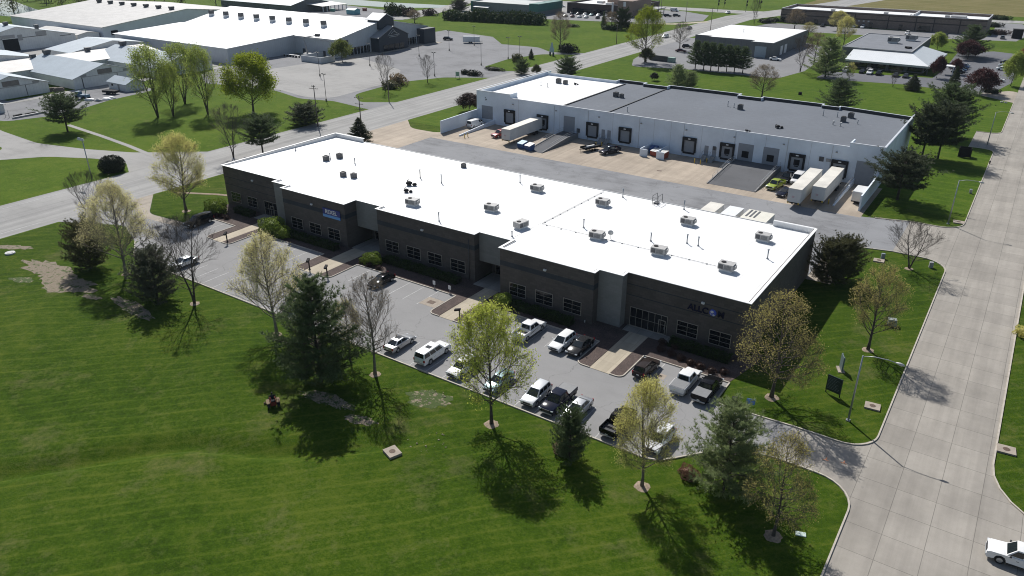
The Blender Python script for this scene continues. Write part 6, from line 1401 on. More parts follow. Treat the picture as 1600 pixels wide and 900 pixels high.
# planting in front of the dark building
x0 = [(-128.4,84.4,2.1,1.9,2.6,'clipped bright green shrub by the black suv'),(-110.6,83.6,2.5,2.1,2.7,'larger bright green shrub at the first entrance pier'),(-107.3,83.2,1.5,1.3,1.9,'small bright green shrub right of the larger one at the first pier'),(-85.4,83.6,1.5,1.3,1.9,'bright green shrub right of the second entrance walk'),(-58.4,83.4,1.3,1.2,1.8,'bright green shrub right of the third entrance walk'),(-86.8,83.0,.8,.8,1.0,'tiny bright shrub touching the one right of the second walk')]
for x, y, a, b, h, l in x0: shrub('shrub', x, y, a, b, h, l)
for i, (xa, xb, y, lb) in enumerate([(-125.5,-120.5,86.9,'under the first pair of windows'),(-106.8,-94.6,84.2,'under the three windows beside the blue sign'),(-84.6,-68.6,85.5,'under the row of four windows'),(-57.6,-46.6,83.6,'under the three windows left of the grey pier'),(-33.0,-24.4,86.5,'under the dark lettering')]):
    r = thing('hedge', 'dark green clipped hedge %s' % lb, 'hedge'); me, lm = PROTO['shrub']; n = max(2, int((xb-xa)/1.5))
    r.location = ((xa+xb)/2, y, 0)
    bm_ = MB(); fv = Leafs(random.Random(i)); rg = random.Random(50+i)
    L_ = xb-xa; bm_.box(-L_/2+.15, L_/2-.15, -.62, .62, 0, .95)
    for k in range(int(L_*260)):
        xx = rg.uniform(-L_/2, L_/2); s = rg.random()
        if s < .5: p = Vector((xx, rg.uniform(-.75,.75), 1.05+.14*math.sin(xx*2.1+i)+rg.gauss(0,.05)))
        else: p = Vector((xx, rg.choice((-.72,.72))+rg.gauss(0,.05), rg.uniform(.05,1.1)))
        fv.quad(p, .17*rg.uniform(.6,1.4))
    bm_.build('branches', L_dkshrub, r); link('foliage', fv.mesh('foliage', L_hedge), r)
sm = [(-126.6,83.0),(-125.2,83.2),(-123.8,83.3),(-112.0,83.1),(-110.2,82.7),(-108.2,82.6),(-87.0,82.6),(-85.2,82.5),(-82.9,82.4),(-59.3,82.6),(-57.6,82.4),(-33.2,84.2),(-31.6,83.9),(-30.1,83.6),(-28.6,83.2),(-27.2,83.0),(-25.6,82.8),(-24.2,83.4),(-33.8,86.0),(-31.9,85.9)]
for x, y in sm: shrub('shrub2', x, y, .55, .5, .75, 'small reddish brown dormant shrub in the dark mulch along the building', L_redshrub, 'small dormant shrubs in the mulch')
x, y = G(885, 752-80); 
for i, (px, py, s) in enumerate([(876,706,.9),(1075,745,1.0),(1598,525,1.1)]): x, y = G(px, py); shrub('shrub2', x, y, s, s*.8, s*1.2, ['dry tan shrub at the foot of the small conifer','dry reddish shrub left of the fluffy light pine','dry tan grass clump at the right edge of the street'][i], [L_tan, leafmat('dry_shrub', (.22, .12, .08)), L_bud][i], z=0)
# the wood on the far left reads as one mass
def wood():
    r = random.Random(5); mb = MB(); lf = Leafs(r)
    for k in range(46):
        x, y = r.uniform(-640, -470), r.uniform(212, 345)
        if -560 < x < -480 and 226 < y < 262 and r.random() < .8: continue
        if x > -474 and y > 206: continue
        h = r.uniform(9, 17); mb.tube([(x,y,0),(x+r.gauss(0,.5),y,h*.5),(x+r.gauss(0,1),y,h*.9)], [.3,.2,.05], 5, cap=False); R_ = r.uniform(3, 5.5)
        for q in range(5): a = r.uniform(0,6.28); mb.tube([(x,y,h*.4),(x+math.cos(a)*R_*.7,y+math.sin(a)*R_*.7,h*r.uniform(.6,.95))], [.12,.03], 3, cap=False)
        for q in range(420):
            u = Vector((r.gauss(0,.45), r.gauss(0,.45), r.gauss(0,.4))); lf.quad(Vector((x,y,h*.6))+Vector((u.x*R_,u.y*R_,u.z*h*.5)), r.uniform(.4,.9))
    for k in range(60):
        x, y = r.uniform(-480, -455), r.uniform(210, 232)
    o = tag(link('woodland', lf.mesh('woodland', leafmat('woodland_leaves', (.09, .10, .03), .6)),), kind='stuff')
    tag(mb.build('woodland_trunks', M_bark_dark), kind='stuff')
wood()
# ================================================================ STREET FURNITURE, SIGNS, PEOPLE
M_wood = pm('weathered_pole_wood', (.16, .13, .11), .9, .2, 2, stretch=(1, 1, .1)); M_conc_box = pm('drain_concrete', (.31, .265, .215), .9, .15, 2); M_iron = pm('rusty_iron', (.10, .065, .045), .8, .3, 6)
M_signdk = pm('dark_teal_sign', (.010, .022, .030), .45, .1, 1); M_bluebin = pm('blue_bin_paint', (.03, .08, .22), .5, .2, 1.5); M_redbin = pm('red_bin_paint', (.24, .055, .035), .6, .2, 1.5); M_lid = pm('pale_bin_lid', (.42, .42, .41), .5, .1, 2); M_bluelid = pm('light_blue_lid', (.06, .26, .42), .5, .1, 2)
M_emit = M_lamp
def street_lamp(bx, by, ht, label, arm=3.4, rot=0):
    x, y = G(bx, by); r = thing('street_lamp', label, 'street lamp', (x, y, 0), rot, 'cobra head lamps along the concrete street')
    p = MB(); p.tube([(0,0,.12),(0,0,ht)], [.13,.075], 8); p.build('pole', M_galv, r)
    b = MB(); b.box(-.22,.22,-.22,.22,0,.12); b.build('base', M_galv, r)
    a = MB(); a.tube([(0,0,ht-.1),(arm*.35,0,ht+.22),(arm*.75,0,ht+.30),(arm,0,ht+.22)], .05, 6); a.build('arm', M_galv, r)
    h = MB(); h.tube([(arm-.1,0,ht+.24),(arm+.35,0,ht+.20),(arm+.8,0,ht+.14)], [.08,.17,.10], 8); h = h.build('lamp_head', M_lgrey, r)
    l = MB(); l.ball((arm+.45,0,ht+.07), (.2,.12,.08), 8, 5); l.build('lens', M_lamp, h)
street_lamp(1325, 657, 8.7, 'tall galvanised street lamp nearest the camera beside the dark sign'); street_lamp(1481, 350, 8.7, 'galvanised street lamp on the lawn by the dock drive', 3.2); street_lamp(1542, 228, 8.7, 'farthest galvanised street lamp beside the far drive mouth', 3.0)
def lot_pole(bx, by, ht, label, twin=False):
    x, y = G(bx, by); r = thing('light_pole', label, 'light pole', (x, y, 0), 0, 'light poles of the gravel lot')
    b = MB(); b.tube([(0,0,0),(0,0,.8)], .28, 8); b.build('base', M_conc_box, r)
    p = MB(); p.tube([(0,0,.8),(0,0,ht)], .085, 6); p.build('pole', M_dgrey, r)
    h = MB(); h.box(-.75,.75,-.06,.06,ht,ht+.1)
    for s in (-1, 1): h.box(s*.6-.25, s*.6+.25, -.18, .18, ht+.1, ht+.32)
    h.build('lamp_head', M_dgrey, r)
for bx, by, l in ((510,158,'light pole at the grass edge, nearest the utility pole'),(500,119,'light pole standing in the pale gravel before the hall'),(578,103,'short looking light pole near the hall pavement'),(655,88,'light pole beside the navy corner of the hall'),(702,79,'light pole in the middle of the dark gravel'),(741,71,'light pole near the far edge of the gravel lot'),(679,119,'light pole behind the right bare young tree'),(752,102,'light pole left of the island bush'),(794,92,'light pole at the right side of the gravel lot'),(812,90,'thin light pole close to the small grass island')): lot_pole(bx, by, 8.4, l)
def utility_pole(bx, by, ht, arms, label, rot=0, xfmr=False):
    x, y = G(bx, by); r = thing('utility_pole', label, 'utility pole', (x, y, 0), rot, 'wooden utility poles along the main road')
    p = MB(); p.tube([(0,0,0),(0,0,ht)], [.17,.11], 7); p.build('pole', M_wood, r)
    for z, w in arms:
        c = MB(); c.box(-w,w,-.19,-.115,z-.06,z+.06); c = c.build('crossarm', M_wood, r)
        k = MB()
        for u in (-.95,-.5,.5,.95): k.tube([(w*u,-.15,z+.06),(w*u,-.15,z+.28)], .045, 5)
        k.build('insulator', M_mgrey, c)
    if xfmr: t = MB(); t.tube([(.3,0,ht-2.6),(.3,0,ht-1.6)], .25, 8); t.build('transformer', M_mgrey, r)
utility_pole(497, 198, 11.5, [(10.6,1.5),(11.2,.6)], 'leaning looking utility pole with one crossarm beside the sprawling conifer', .2)
utility_pole(566, 214, 11.0, [(10.4,1.3),(8.8,1.2),(7.4,1.3)], 'utility pole with three crossarms behind the dark spruce', .25)
utility_pole(608, 160, 10.2, [], 'plain utility pole on the grass island beside the road'); utility_pole(963, 69, 9.0, [(8.7,.5)], 'slender pole at the edge of the green field by the road')
utility_pole(1110, 47, 11.5, [(10.9,1.5),(9.6,1.3)], 'far utility pole with two crossarms near the workshop'); utility_pole(1071, 34, 11, [], 'dark plain pole at the far lot corner'); utility_pole(1027, 42, 15, [(9,1.0)], 'tall pole behind the lime green tree, left of two', 0); utility_pole(1031, 38, 15, [(9.5,1.0)], 'tall pole behind the lime green tree, right of two', 0)
utility_pole(497, 198, .1, [], 'x') if False else None
def signal(bx, by, ht, label):
    x, y = G(bx, by); r = thing('traffic_signal', label, 'traffic light', (x, y, 0), 0, 'traffic lights at the far junction')
    p = MB(); p.tube([(0,0,0),(0,0,ht),(1.0,0,ht+.3)], .14, 6); p.build('pole', M_dgrey, r)
    for z in (ht-.6, ht-2.6): h = MB(); h.box(.15,.7,-.2,.2,z-.7,z+.7); h.build('signal_head', M_black, r)
signal(1121, 18, 7, 'traffic light at the far junction, leftmost'); signal(1131, 13, 6, 'traffic light at the far junction beside the small green sign'); signal(1165, 19, 7, 'traffic light at the far junction, right of the moving pale car'); signal(1188, 14, 7, 'traffic light at the far junction, rightmost')
x, y = G(144, 281); r = thing('floodlight_mast', 'tall thin mast with four floodlights beside the main road', 'light mast', (x, y, 0))
p = MB(); p.tube([(0,0,0),(0,0,9.3)], [.13,.09], 7); p.build('pole', M_galv, r)
c = MB(); c.tube([(-.9,0,9.1),(.9,0,9.1)], .05, 5); c.build('crossbar', M_galv, r)
for u in (-.85,-.3,.3,.85): h = MB(); h.tube([(u,-.05,9.15),(u,-.45,9.35)], [.12,.34], 9); h.build('floodlight', M_lgrey, r)
# black pedestal lights at the walk ends
def pedestal(x, y, label, rot):
    r = thing('pedestal_light', label, 'bollard light', (x, y, .11), rot, 'black pedestal lights at the walk ends')
    b = MB(); b.box(-.16,.16,-.16,.16,0,.08); b.build('base', M_black, r); p = MB(); p.box(-.08,.08,-.08,.08,.08,1.7); p.build('post', M_black, r)
    h = MB(); h.hexa([(-.2,-.75,1.55),(.2,-.75,1.55),(.2,.15,1.7),(-.2,.15,1.7),(-.2,-.75,1.8),(.2,-.75,1.8),(.2,.15,2.0),(-.2,.15,2.0)]); h.build('lamp_head', M_black, r)
pedestal(-113.6, 75.7, 'black pedestal light at the end of the first entrance walk', .5); pedestal(-92.3, 75.8, 'black pedestal light left of the second entrance walk', .5); pedestal(-87.9, 75.6, 'black pedestal light right of the second entrance walk', .5); pedestal(-60.7, 75.6, 'black pedestal light at the end of the third entrance walk', -1.2)
def kerb_sign(x, y, label):
    r = thing('parking_sign', label, 'sign', (x, y, .03), .1, 'small white signs on the kerb'); p = MB(); p.box(-.03,.03,-.03,.03,0,1.1); p.build('post', M_mgrey, r); s = MB(); s.box(-.24,.24,-.05,-.031,.6,1.25); s.build('sign_panel', M_white, r)
kerb_sign(-70.8, 82.1, 'small white kerb sign left of two near the storm drain'); kerb_sign(-67.7, 82.1, 'small white kerb sign right of two near the storm drain')
def drain(x, y, w, label, z=.0, rot=0, h=.26, round_=True, name='drain_box'):
    r = thing(name, label, 'drain', (x, y, z), rot); b = MB(); b.box(-w/2,w/2,-w*.42,w*.42,-.5 if h > .1 else 0,h); b.build('slab', M_conc_box, r)
    g = MB(); (g.tube([(0,0,h),(0,0,h+.02)], w*.2, 14) if round_ else g.box(-w*.2,w*.2,-w*.16,w*.16,h,h+.015)); g.build('grate', M_iron, r)
drain(-68, 78.0, 3.0, 'square concrete patch with a storm grate in the parking lot', .02, 0, .012, False, 'storm_drain'); drain(-30.7, 78.3, 1.5, 'small concrete storm drain beside the bronze suv', .02, 0, .012, False, 'storm_drain')
x, y = G(613, 705); drain(x, y, 1.75, 'raised concrete slab with a round iron lid in the open lawn', lawn_h(x, y), -.35, .30)
for px, py, l, w in ((1363,636,'pale kerb inlet slab beside the nearest street lamp',1.7),(1498,348,'pale kerb inlet slab beside the second street lamp',1.9),(1572,704,'pale kerb inlet slab on the right verge with a rusty lid',1.8),(1373,408,'pale concrete slab with a lid near the small bare tree',1.7)):
    x, y = G(px, py); drain(x, y, w, l, 0, .1, .2)
def lid(px, py, w, d, h, m, name, label, cat, z=0):
    x, y = G(px, py); mb = MB(); mb.box(-w/2,w/2,-d/2,d/2,0,h); return tag(mb.build(name, m, loc=(x, y, z+lawn_h(x, y)), rotz=.3, bevel=min(.05, h*.3)), label, cat)
lid(1251, 835, .95, .6, .10, pm('pale_green_lid', (.42, .50, .46), .6, .1), 'utility_cover', 'pale oblong utility lid in the grass near the street corner', 'utility lid')
x, y = G(16, 396); mb = MB(); mb.tube([(0,0,-.3),(0,0,.22)], .8, 16); mb.tube([(0,0,.22),(0,0,.27)], .5, 12); tag(mb.build('manhole', M_lid, loc=(x, y, lawn_h(x, y))), 'white rimmed manhole standing in the lawn at far left', 'manhole')
lid(1393, 508, 1.15, .9, 1.0, pm('grey_green_box', (.24, .27, .25), .6, .1), 'utility_box', 'grey green utility cabinet on the lawn right of the slender tree', 'utility box')
lid(1379, 404, .6, .5, .95, pm('blue_grey_box', (.20, .24, .27), .6, .1), 'utility_box', 'blue grey cabinet beside the concrete slab near the bare tree', 'utility box'); lid(1454, 418, .6, .6, 1.0, M_mgrey, 'utility_box', 'grey cabinet at the rounded street corner by the bare tree', 'utility box'); lid(1147, 629, .6, .5, .8, M_black, 'utility_box', 'small black cabinet on the lawn behind the black pickup', 'utility box'); lid(1516, 302, .5, .5, .9, M_galv, 'utility_box', 'small grey post box on the verge near the second street lamp', 'utility box')
x, y = G(1296, 437); r = thing('picnic_bench', 'pale turquoise bench beside the arborvitae bushes', 'bench', (x, y, 0), .2)
mt = pm('pale_turquoise', (.34, .48, .45), .6, .1); b = MB(); b.box(-.9,.9,-.35,.35,.68,.74); b.build('table_top', mt, r)
for s in (-1, 1): b = MB(); b.box(-.9,.9,s*.75-.14,s*.75+.14,.40,.45); b.build('seat', mt, r); b = MB(); b.box(s*.65-.04,s*.65+.04,-.85,.85,.33,.40); b.box(s*.65-.04,s*.65+.04,-.05,.05,0,.68); b.build('leg', M_mgrey, r)
def post_sign(px, py, w, h, z0, m, label, rot, txt=None, base=False):
    x, y = G(px, py); r = thing('site_sign', label, 'sign', (x, y, 0), rot); b = MB(); b.box(-w/2,w/2,-.05,.05,z0,z0+h); s = b.build('sign_panel', m, r)
    for u in (-1, 1): p = MB(); p.box(u*(w/2-.05)-.05, u*(w/2-.05)+.05, .051, .13, 0, z0+h); p.build('post', M_black if not base else m, r)
    if txt:
        mb = MB(); rg = random.Random(3)
        for k in range(txt):
            zz = z0+h-.25-k*(h-.4)/txt; L = w*rg.uniform(.45,.8)
            u = -w*.42
            while u < -w*.42+L: q = rg.uniform(.06,.22); mb.box(u, u+q, -.056, -.0505, zz-.03, zz+.03); u += q+.05
        mb.build('sign_lettering', pm('sign_pale_print', (.13, .15, .18), .6, .1), s)
    return r
post_sign(1300, 617, 1.85, 2.1, .45, M_signdk, 'dark site sign on two posts with pale lines of small print', -.25, 9)
r = post_sign(1313, 578, 1.3, 2.0, .15, pm('slate_sign', (.12, .16, .17), .5, .1), 'narrow slate coloured sign seen nearly edge on near the slender tree', -1.15, None, True); x, y = G(1313, 580); mb = MB(); mb.box(-.8,.8,-.4,.4,0,.12); mb.build('base', M_conc_box, r)
x, y = G(1172, 634); r = thing('yard_sign', 'small tilted blue yard sign on the grass near the lot exit', 'sign', (x, y, 0), .2); b = MB(); b.hexa([(-.5,-.02,.25),(.5,-.02,.25),(.5,.02,.25),(-.5,.02,.25),(-.5,.33,.75),(.5,.33,.75),(.5,.37,.75),(-.5,.37,.75)]); b.build('sign_panel', pm('sky_blue_sign', (.10, .22, .50), .5, .1), r)
for s in (-.4, .4): b = MB(); b.box(s-.02,s+.02,0,.02,0,.26); b.build('stake', M_mgrey, r)
# spade shaped fairground sign on two piers
x, y = G(862, 87); r = thing('pylon_sign', 'pale pointed fairground sign on two dark piers by the road', 'sign', (x, y, 0), -.35)
for s in (-1, 1): b = MB(); b.box(s*2.0-.55,s*2.0+.55,-.5,.5,0,2.6); b.build('pier', M_dgrey, r)
b = MB(); pts = [(-2.4,2.6),(2.4,2.6),(2.5,4.5),(1.5,6.4),(.9,8.4),(0,10.2),(-.9,8.4),(-1.5,6.4),(-2.5,4.5)]
b.add([(p[0],-.3,p[1]) for p in pts]+[(p[0],.3,p[1]) for p in pts], [tuple(range(len(pts))), tuple(range(2*len(pts)-1,len(pts)-1,-1))]+[(i,len(pts)+i,len(pts)+(i+1)%len(pts),(i+1)%len(pts)) for i in range(len(pts))]); b.build('sign_panel', pm('pale_blue_sign', (.38, .46, .54), .5, .1, .5), r); r.scale = (.55, .55, .55)
x, y = G(715, 122); post_sign(715, 123, 1.4, 1.6, .9, pm('pale_green_sign', (.30, .40, .34), .6, .1), 'pale green sign on the grass island beside the road', .5)
# dock yard clutter
def dumpster(x, y, rot, body, lidm, label, group=None):
    r = thing('dumpster', label, 'dumpster', (x, y, .02), rot, group); b = MB(); b.hexa([(-.95,-.75,.12),(.95,-.75,.12),(.95,.75,.12),(-.95,.75,.12),(-.95,-1.0,1.25),(.95,-1.0,1.25),(.95,.95,1.7),(-.95,.95,1.7)]); b.build('body', body, r)
    for s in (-1, 1): l = MB(); o = .04; l.hexa([(s*.48-.45,-1.04,1.26),(s*.48+.45,-1.04,1.26),(s*.48+.45,.98,1.715),(s*.48-.45,.98,1.715),(s*.48-.45,-1.04,1.32),(s*.48+.45,-1.04,1.32),(s*.48+.45,.98,1.775),(s*.48-.45,.98,1.775)]); l.build('lid', lidm, r)
    f = MB(); 
    for s in (-1, 1): f.box(s*1.02-.06,s*1.02+.06,-.6,.5,.7,.9)
    f.build('fork_pocket', body, r)
    for sx in (-.75,.75): w = MB(); w.tube([(sx-.05,-.5,.06),(sx+.05,-.5,.06)], .06, 8); w.build('caster', M_black, r)
x, y = G(812, 233); dumpster(x, y+1.2, -.15, M_bluebin, M_bluelid, 'blue dumpster with a light blue lid beside the lone dock trailer'); x, y = G(823, 236); dumpster(x+.2, y+1.0, -.2, M_bluebin, M_lid, 'blue dumpster with pale lids at the foot of the narrow ramp')
x, y = G(1027, 246); dumpster(x-1.0, y+1.0, -.2, M_redbin, M_lid, 'rusty red dumpster with white lids, left of the pair at the bin walls'); dumpster(x+1.3, y+.5, -.3, M_redbin, M_lid, 'rusty red dumpster, right of the pair at the bin walls'); dumpster(-75.2, 172.8, .1, M_bluebin, M_bluebin, 'dark blue dumpster in shade inside the bin enclosure')
def bollard(px, py, label):
    x, y = G(px, py); b = MB(); b.tube([(0,0,0),(0,0,1.05),(0,0,1.12)], [.11,.11,.05], 9); tag(b.build('bollard', M_yellow, loc=(x, y, .02)), label, 'bollard', 'yellow bollards along the docks')
for px, py, l in ((931,229,'yellow bollard left of the dark blue pickup'),(940,228,'yellow bollard just behind the dark blue pickup'),(1085,255,'yellow bollard, left of three by the steel stairs'),(1094,257,'yellow bollard, middle of three by the steel stairs'),(1104,254,'yellow bollard, right of three by the steel stairs'),(1190,256,'yellow bollard at the top of the wide ramp'),(1217,264,'yellow bollard at the right top corner of the wide ramp'),(1294,319,'yellow bollard between the right trailer and the railing'),(1333,283,'yellow bollard beside the big grey roller door'),(726,216,'yellow bollard at the end of the low kerb wall'),(731,214,'second yellow bollard beside the low kerb wall end')): bollard(px, py, l)
lid(1030, 267, 1.1, .7, .012, M_iron, 'iron_grate', 'dark iron grate in the beige dock concrete', 'grate', .02)
x, y = G(1506, 246); r = thing('bin_screen', 'black slatted bin screen on the lawn by the far drive', 'screen', (x, y, 0), .1); b = MB(); b.box(-1.3,1.3,-.06,0,0.1,2.2); b.box(-1.3,1.3,2.0,2.06,.1,2.2); b.box(-1.3,-1.24,0,2,.1,2.2); b.box(1.24,1.3,0,2,.1,2.2); b.build('panel', M_black, r)
for u in (-1.36,1.36): b = MB(); b.box(u-.05,u+.05,-.12,-.07,0,2.3); b.build('post', M_black, r)
lid(1594, 29, .1, .1, .1, M_black, 'x', 'x', 'x') if False else None
x, y = G(1588, 60); mb = MB(); mb.box(-2.2,2.2,-1.6,1.6,0,4.2); mb.box(-2.3,2.3,-1.7,1.7,4.2,4.4); tag(mb.build('bin_screen', M_black, loc=(x, y, 0), rotz=.1), 'tall black bin screen at the far right lane', 'screen')
x, y = G(1546, 256); r = thing('hydrant', 'dark fire hydrant on the verge beside the street', 'hydrant', (x, y, 0)); b = MB(); b.tube([(0,0,0),(0,0,.6),(0,0,.8)], [.15,.15,.07], 9); b.build('barrel', M_black, r); b = MB(); b.tube([(-.25,0,.5),(.25,0,.5)], .08, 7); b.build('nozzle', M_black, r)
# fairground clutter
x, y = G(503, 84); r = thing('boom_lift', 'grey boom lift with a raised elbow beside the hall wall', 'boom lift', (-259.5, 226.5, .1), .4)
b = MB(); b.box(-1.6,1.6,-1.1,1.1,.5,1.7); b.build('chassis', M_mgrey, r); b = MB(); b.tube([(0,0,1.6),(-1.2,.2,8.0)], [.4,.3], 6); b.tube([(-1.2,.2,8.0),(4.8,-.4,9.0)], [.22,.2], 6); b.build('boom', M_mgrey, r); b = MB(); b.box(4.6,6.4,-1,.6,8.6,9.7); b.build('basket', M_dgrey, r)
for sx in (-1.1,1.1):
    for sy in (-1.0,1.0): w = MB(); w.tube([(0,-.15,0),(0,.15,0)], .5, 12); w.build('wheel', M_tyre, r, (sx, sy, .45))
for i in range(5):
    x, y = G(447+i*4.5, 88+i*.5); r = thing('picnic_table', '%s stacked white folding table by the grey hall wall' % nm[i], 'table', (x, y, .02), .3, 'folding tables beside the hall wall'); b = MB(); b.box(-1.0,1.0,-.45,.45,.85,.95); b.build('table_top', M_white, r)
    for s in (-.8,.8): l = MB(); l.box(s-.08,s+.08,-.4,.4,0,.85); l.build('leg', M_black, r)
x, y = G(130, 155); r = thing('farm_machine', 'blue green farm machine parked on the gravel left of the hut', 'machine', (x, y, 0), .3); b = MB(); b.box(-2.2,2.2,-1,1,.7,1.6); b.box(-2.0,-.6,-.8,.8,1.6,2.5); b.build('body', pm('machine_blue', (.06, .13, .20), .5, .2, 1), r, bevel=.08); b = MB(); b.tube([(1.2,0,1.6),(1.9,.1,3.1)], .12, 6); b.tube([(1.9,.1,3.1),(.2,.6,2.9)], .1, 6); b.build('boom', pm('machine_green', (.10, .20, .12), .5, .2, 1), r)
for sx in (-1.4,1.4):
    for sy in (-1,1): w = MB(); w.tube([(0,-.2,0),(0,.2,0)], .6, 12); w.build('wheel', M_tyre, r, (sx, sy*1.05, .6))
for i, (px, py, w, l) in enumerate([(140,157,3.4,'white tarp pile nearest the blue farm machine'),(155,158,2.6,'dark and white junk pile in the middle of the gravel'),(167,156,3.2,'white tarp pile below the black trailer'),(174,154,2.4,'rightmost white tarp pile before the small hut')]):
    x, y = G(px, py); mb = MB(); rg = random.Random(90+i)
    for k in range(1): mb.ball((0,0,.15), (w*.55,w*.3,.55), 10, 6, 0, .3, rg)
    tag(mb.build('tarp_pile', M_white if i != 1 else M_mgrey, loc=(x, y, 0), rotz=.5), l, 'junk')
x, y = G(174, 147); r = thing('utility_trailer', 'black utility trailer parked just left of the small hut', 'trailer', (x, y, 0), .3); b = MB(); b.box(-2.6,2.6,-1.1,1.1,.6,1.3); b.build('body', M_black, r)
for sx in (-.5,.5):
    for sy in (-1,1): w = MB(); w.tube([(0,-.12,0),(0,.12,0)], .42, 12); w.build('wheel', M_tyre, r, (sx, sy*1.2, .42))
for i, (pa, pb, l) in enumerate([((22,183),(34,180),'left black timber lying beside the gravel strip'),((40,180),(56,177),'middle black timber lying beside the gravel strip'),((20,186),(72,176),'long grey timber along the gravel strip edge')]):
    (xa, ya), (xb, yb) = G(*pa), G(*pb); mb = MB(); strip(mb, [(xa,ya),(xb,yb)], .7, 0, .5); tag(mb.build('timber', M_black if i < 2 else M_mgrey), l, 'timber')
x, y = G(12, 184); r = thing('pipe_gate', 'thin grey pipe frame standing at the end of the timbers', 'gate', (x, y, 0), .2); b = MB(); b.tube([(-.8,0,0),(-.8,0,2.2),(.8,0,2.2),(.8,0,0)], .06, 5); b.tube([(-.8,0,.6),(.8,0,.6)], .05, 5); b.build('frame', M_mgrey, r)
for i, (px, py) in enumerate([(83,143),(93,143)]):
    x, y = G(px, py); mb = MB(); mb.box(-1.6,1.6,-.6,.6,0,.9); mb.box(-1.4,1.4,-.5,.5,.9,1.3); tag(mb.build('lumber_stack', M_wood, loc=(x, y, 0), rotz=1.2, bevel=.05), ['brown lumber stack between two livestock sheds, left one', 'brown lumber stack between two livestock sheds, right one'][i], 'lumber')
for i, (px, py, m, l) in enumerate([(520,18,pm('dull_green_bin', (.10,.26,.20), .6, .1),'green bin near the pavilion porch'),(570,17,pm('dull_red_bin', (.22,.06,.05), .6, .1),'dark red bin right of the turquoise kiosk')]):
    x, y = G(px, py); mb = MB(); mb.box(-1.2,1.2,-.9,.9,0,1.6); mb.box(-1.25,1.25,-.95,.95,1.6,1.75); tag(mb.build('waste_bin', m, loc=(x, y, 0), rotz=.3), l, 'bin')
x, y = G(1045, 97); r = thing('dumpster_pen', 'dark fenced pen with a pale green end by the far lot', 'fence', (x-3, y, 0), -.1); b = MB(); b.box(-6,2.5,-.1,.1,0,2.2); b.box(-6,-5.8,.1,3,0,2.2); b.build('fence_panel', M_dgrey, r); b = MB(); b.box(2.6,5.4,-.2,1.6,0,1.9); b.build('pale_cabinet', pm('pale_green_cabinet', (.22, .32, .28), .6, .1), r)
x, y = G(1484, 118); r = thing('entrance_canopy', 'small white canopy shelter at the corner of the office', 'canopy', (x-1.5, y+1.5, 0), .1); b = MB(); b.box(-2.4,2.4,-2,2,3.0,3.35); b.build('canopy_roof', M_white, r)
for sx in (-2,2):
    for sy in (-1.7,1.7): b = MB(); b.box(sx-.12,sx+.12,sy-.12,sy+.12,0,3.0); b.build('post', M_white, r)
x, y = G(1522, 160); lid(1565, 160, .8, .5, .3, M_lid, 'utility_cover', 'left pale utility lid on the lawn by the street', 'utility lid'); lid(1571, 161, .8, .5, .35, M_lid, 'utility_cover', 'right pale utility lid on the lawn by the street', 'utility lid')
x, y = G(1250, 148); mb = MB(); mb.box(-.5,.5,-.4,.4,0,.9); tag(mb.build('utility_box', M_black, loc=(x, y, 0), bevel=.05), 'small dark cabinet on the mown strip behind the warehouse', 'utility box')
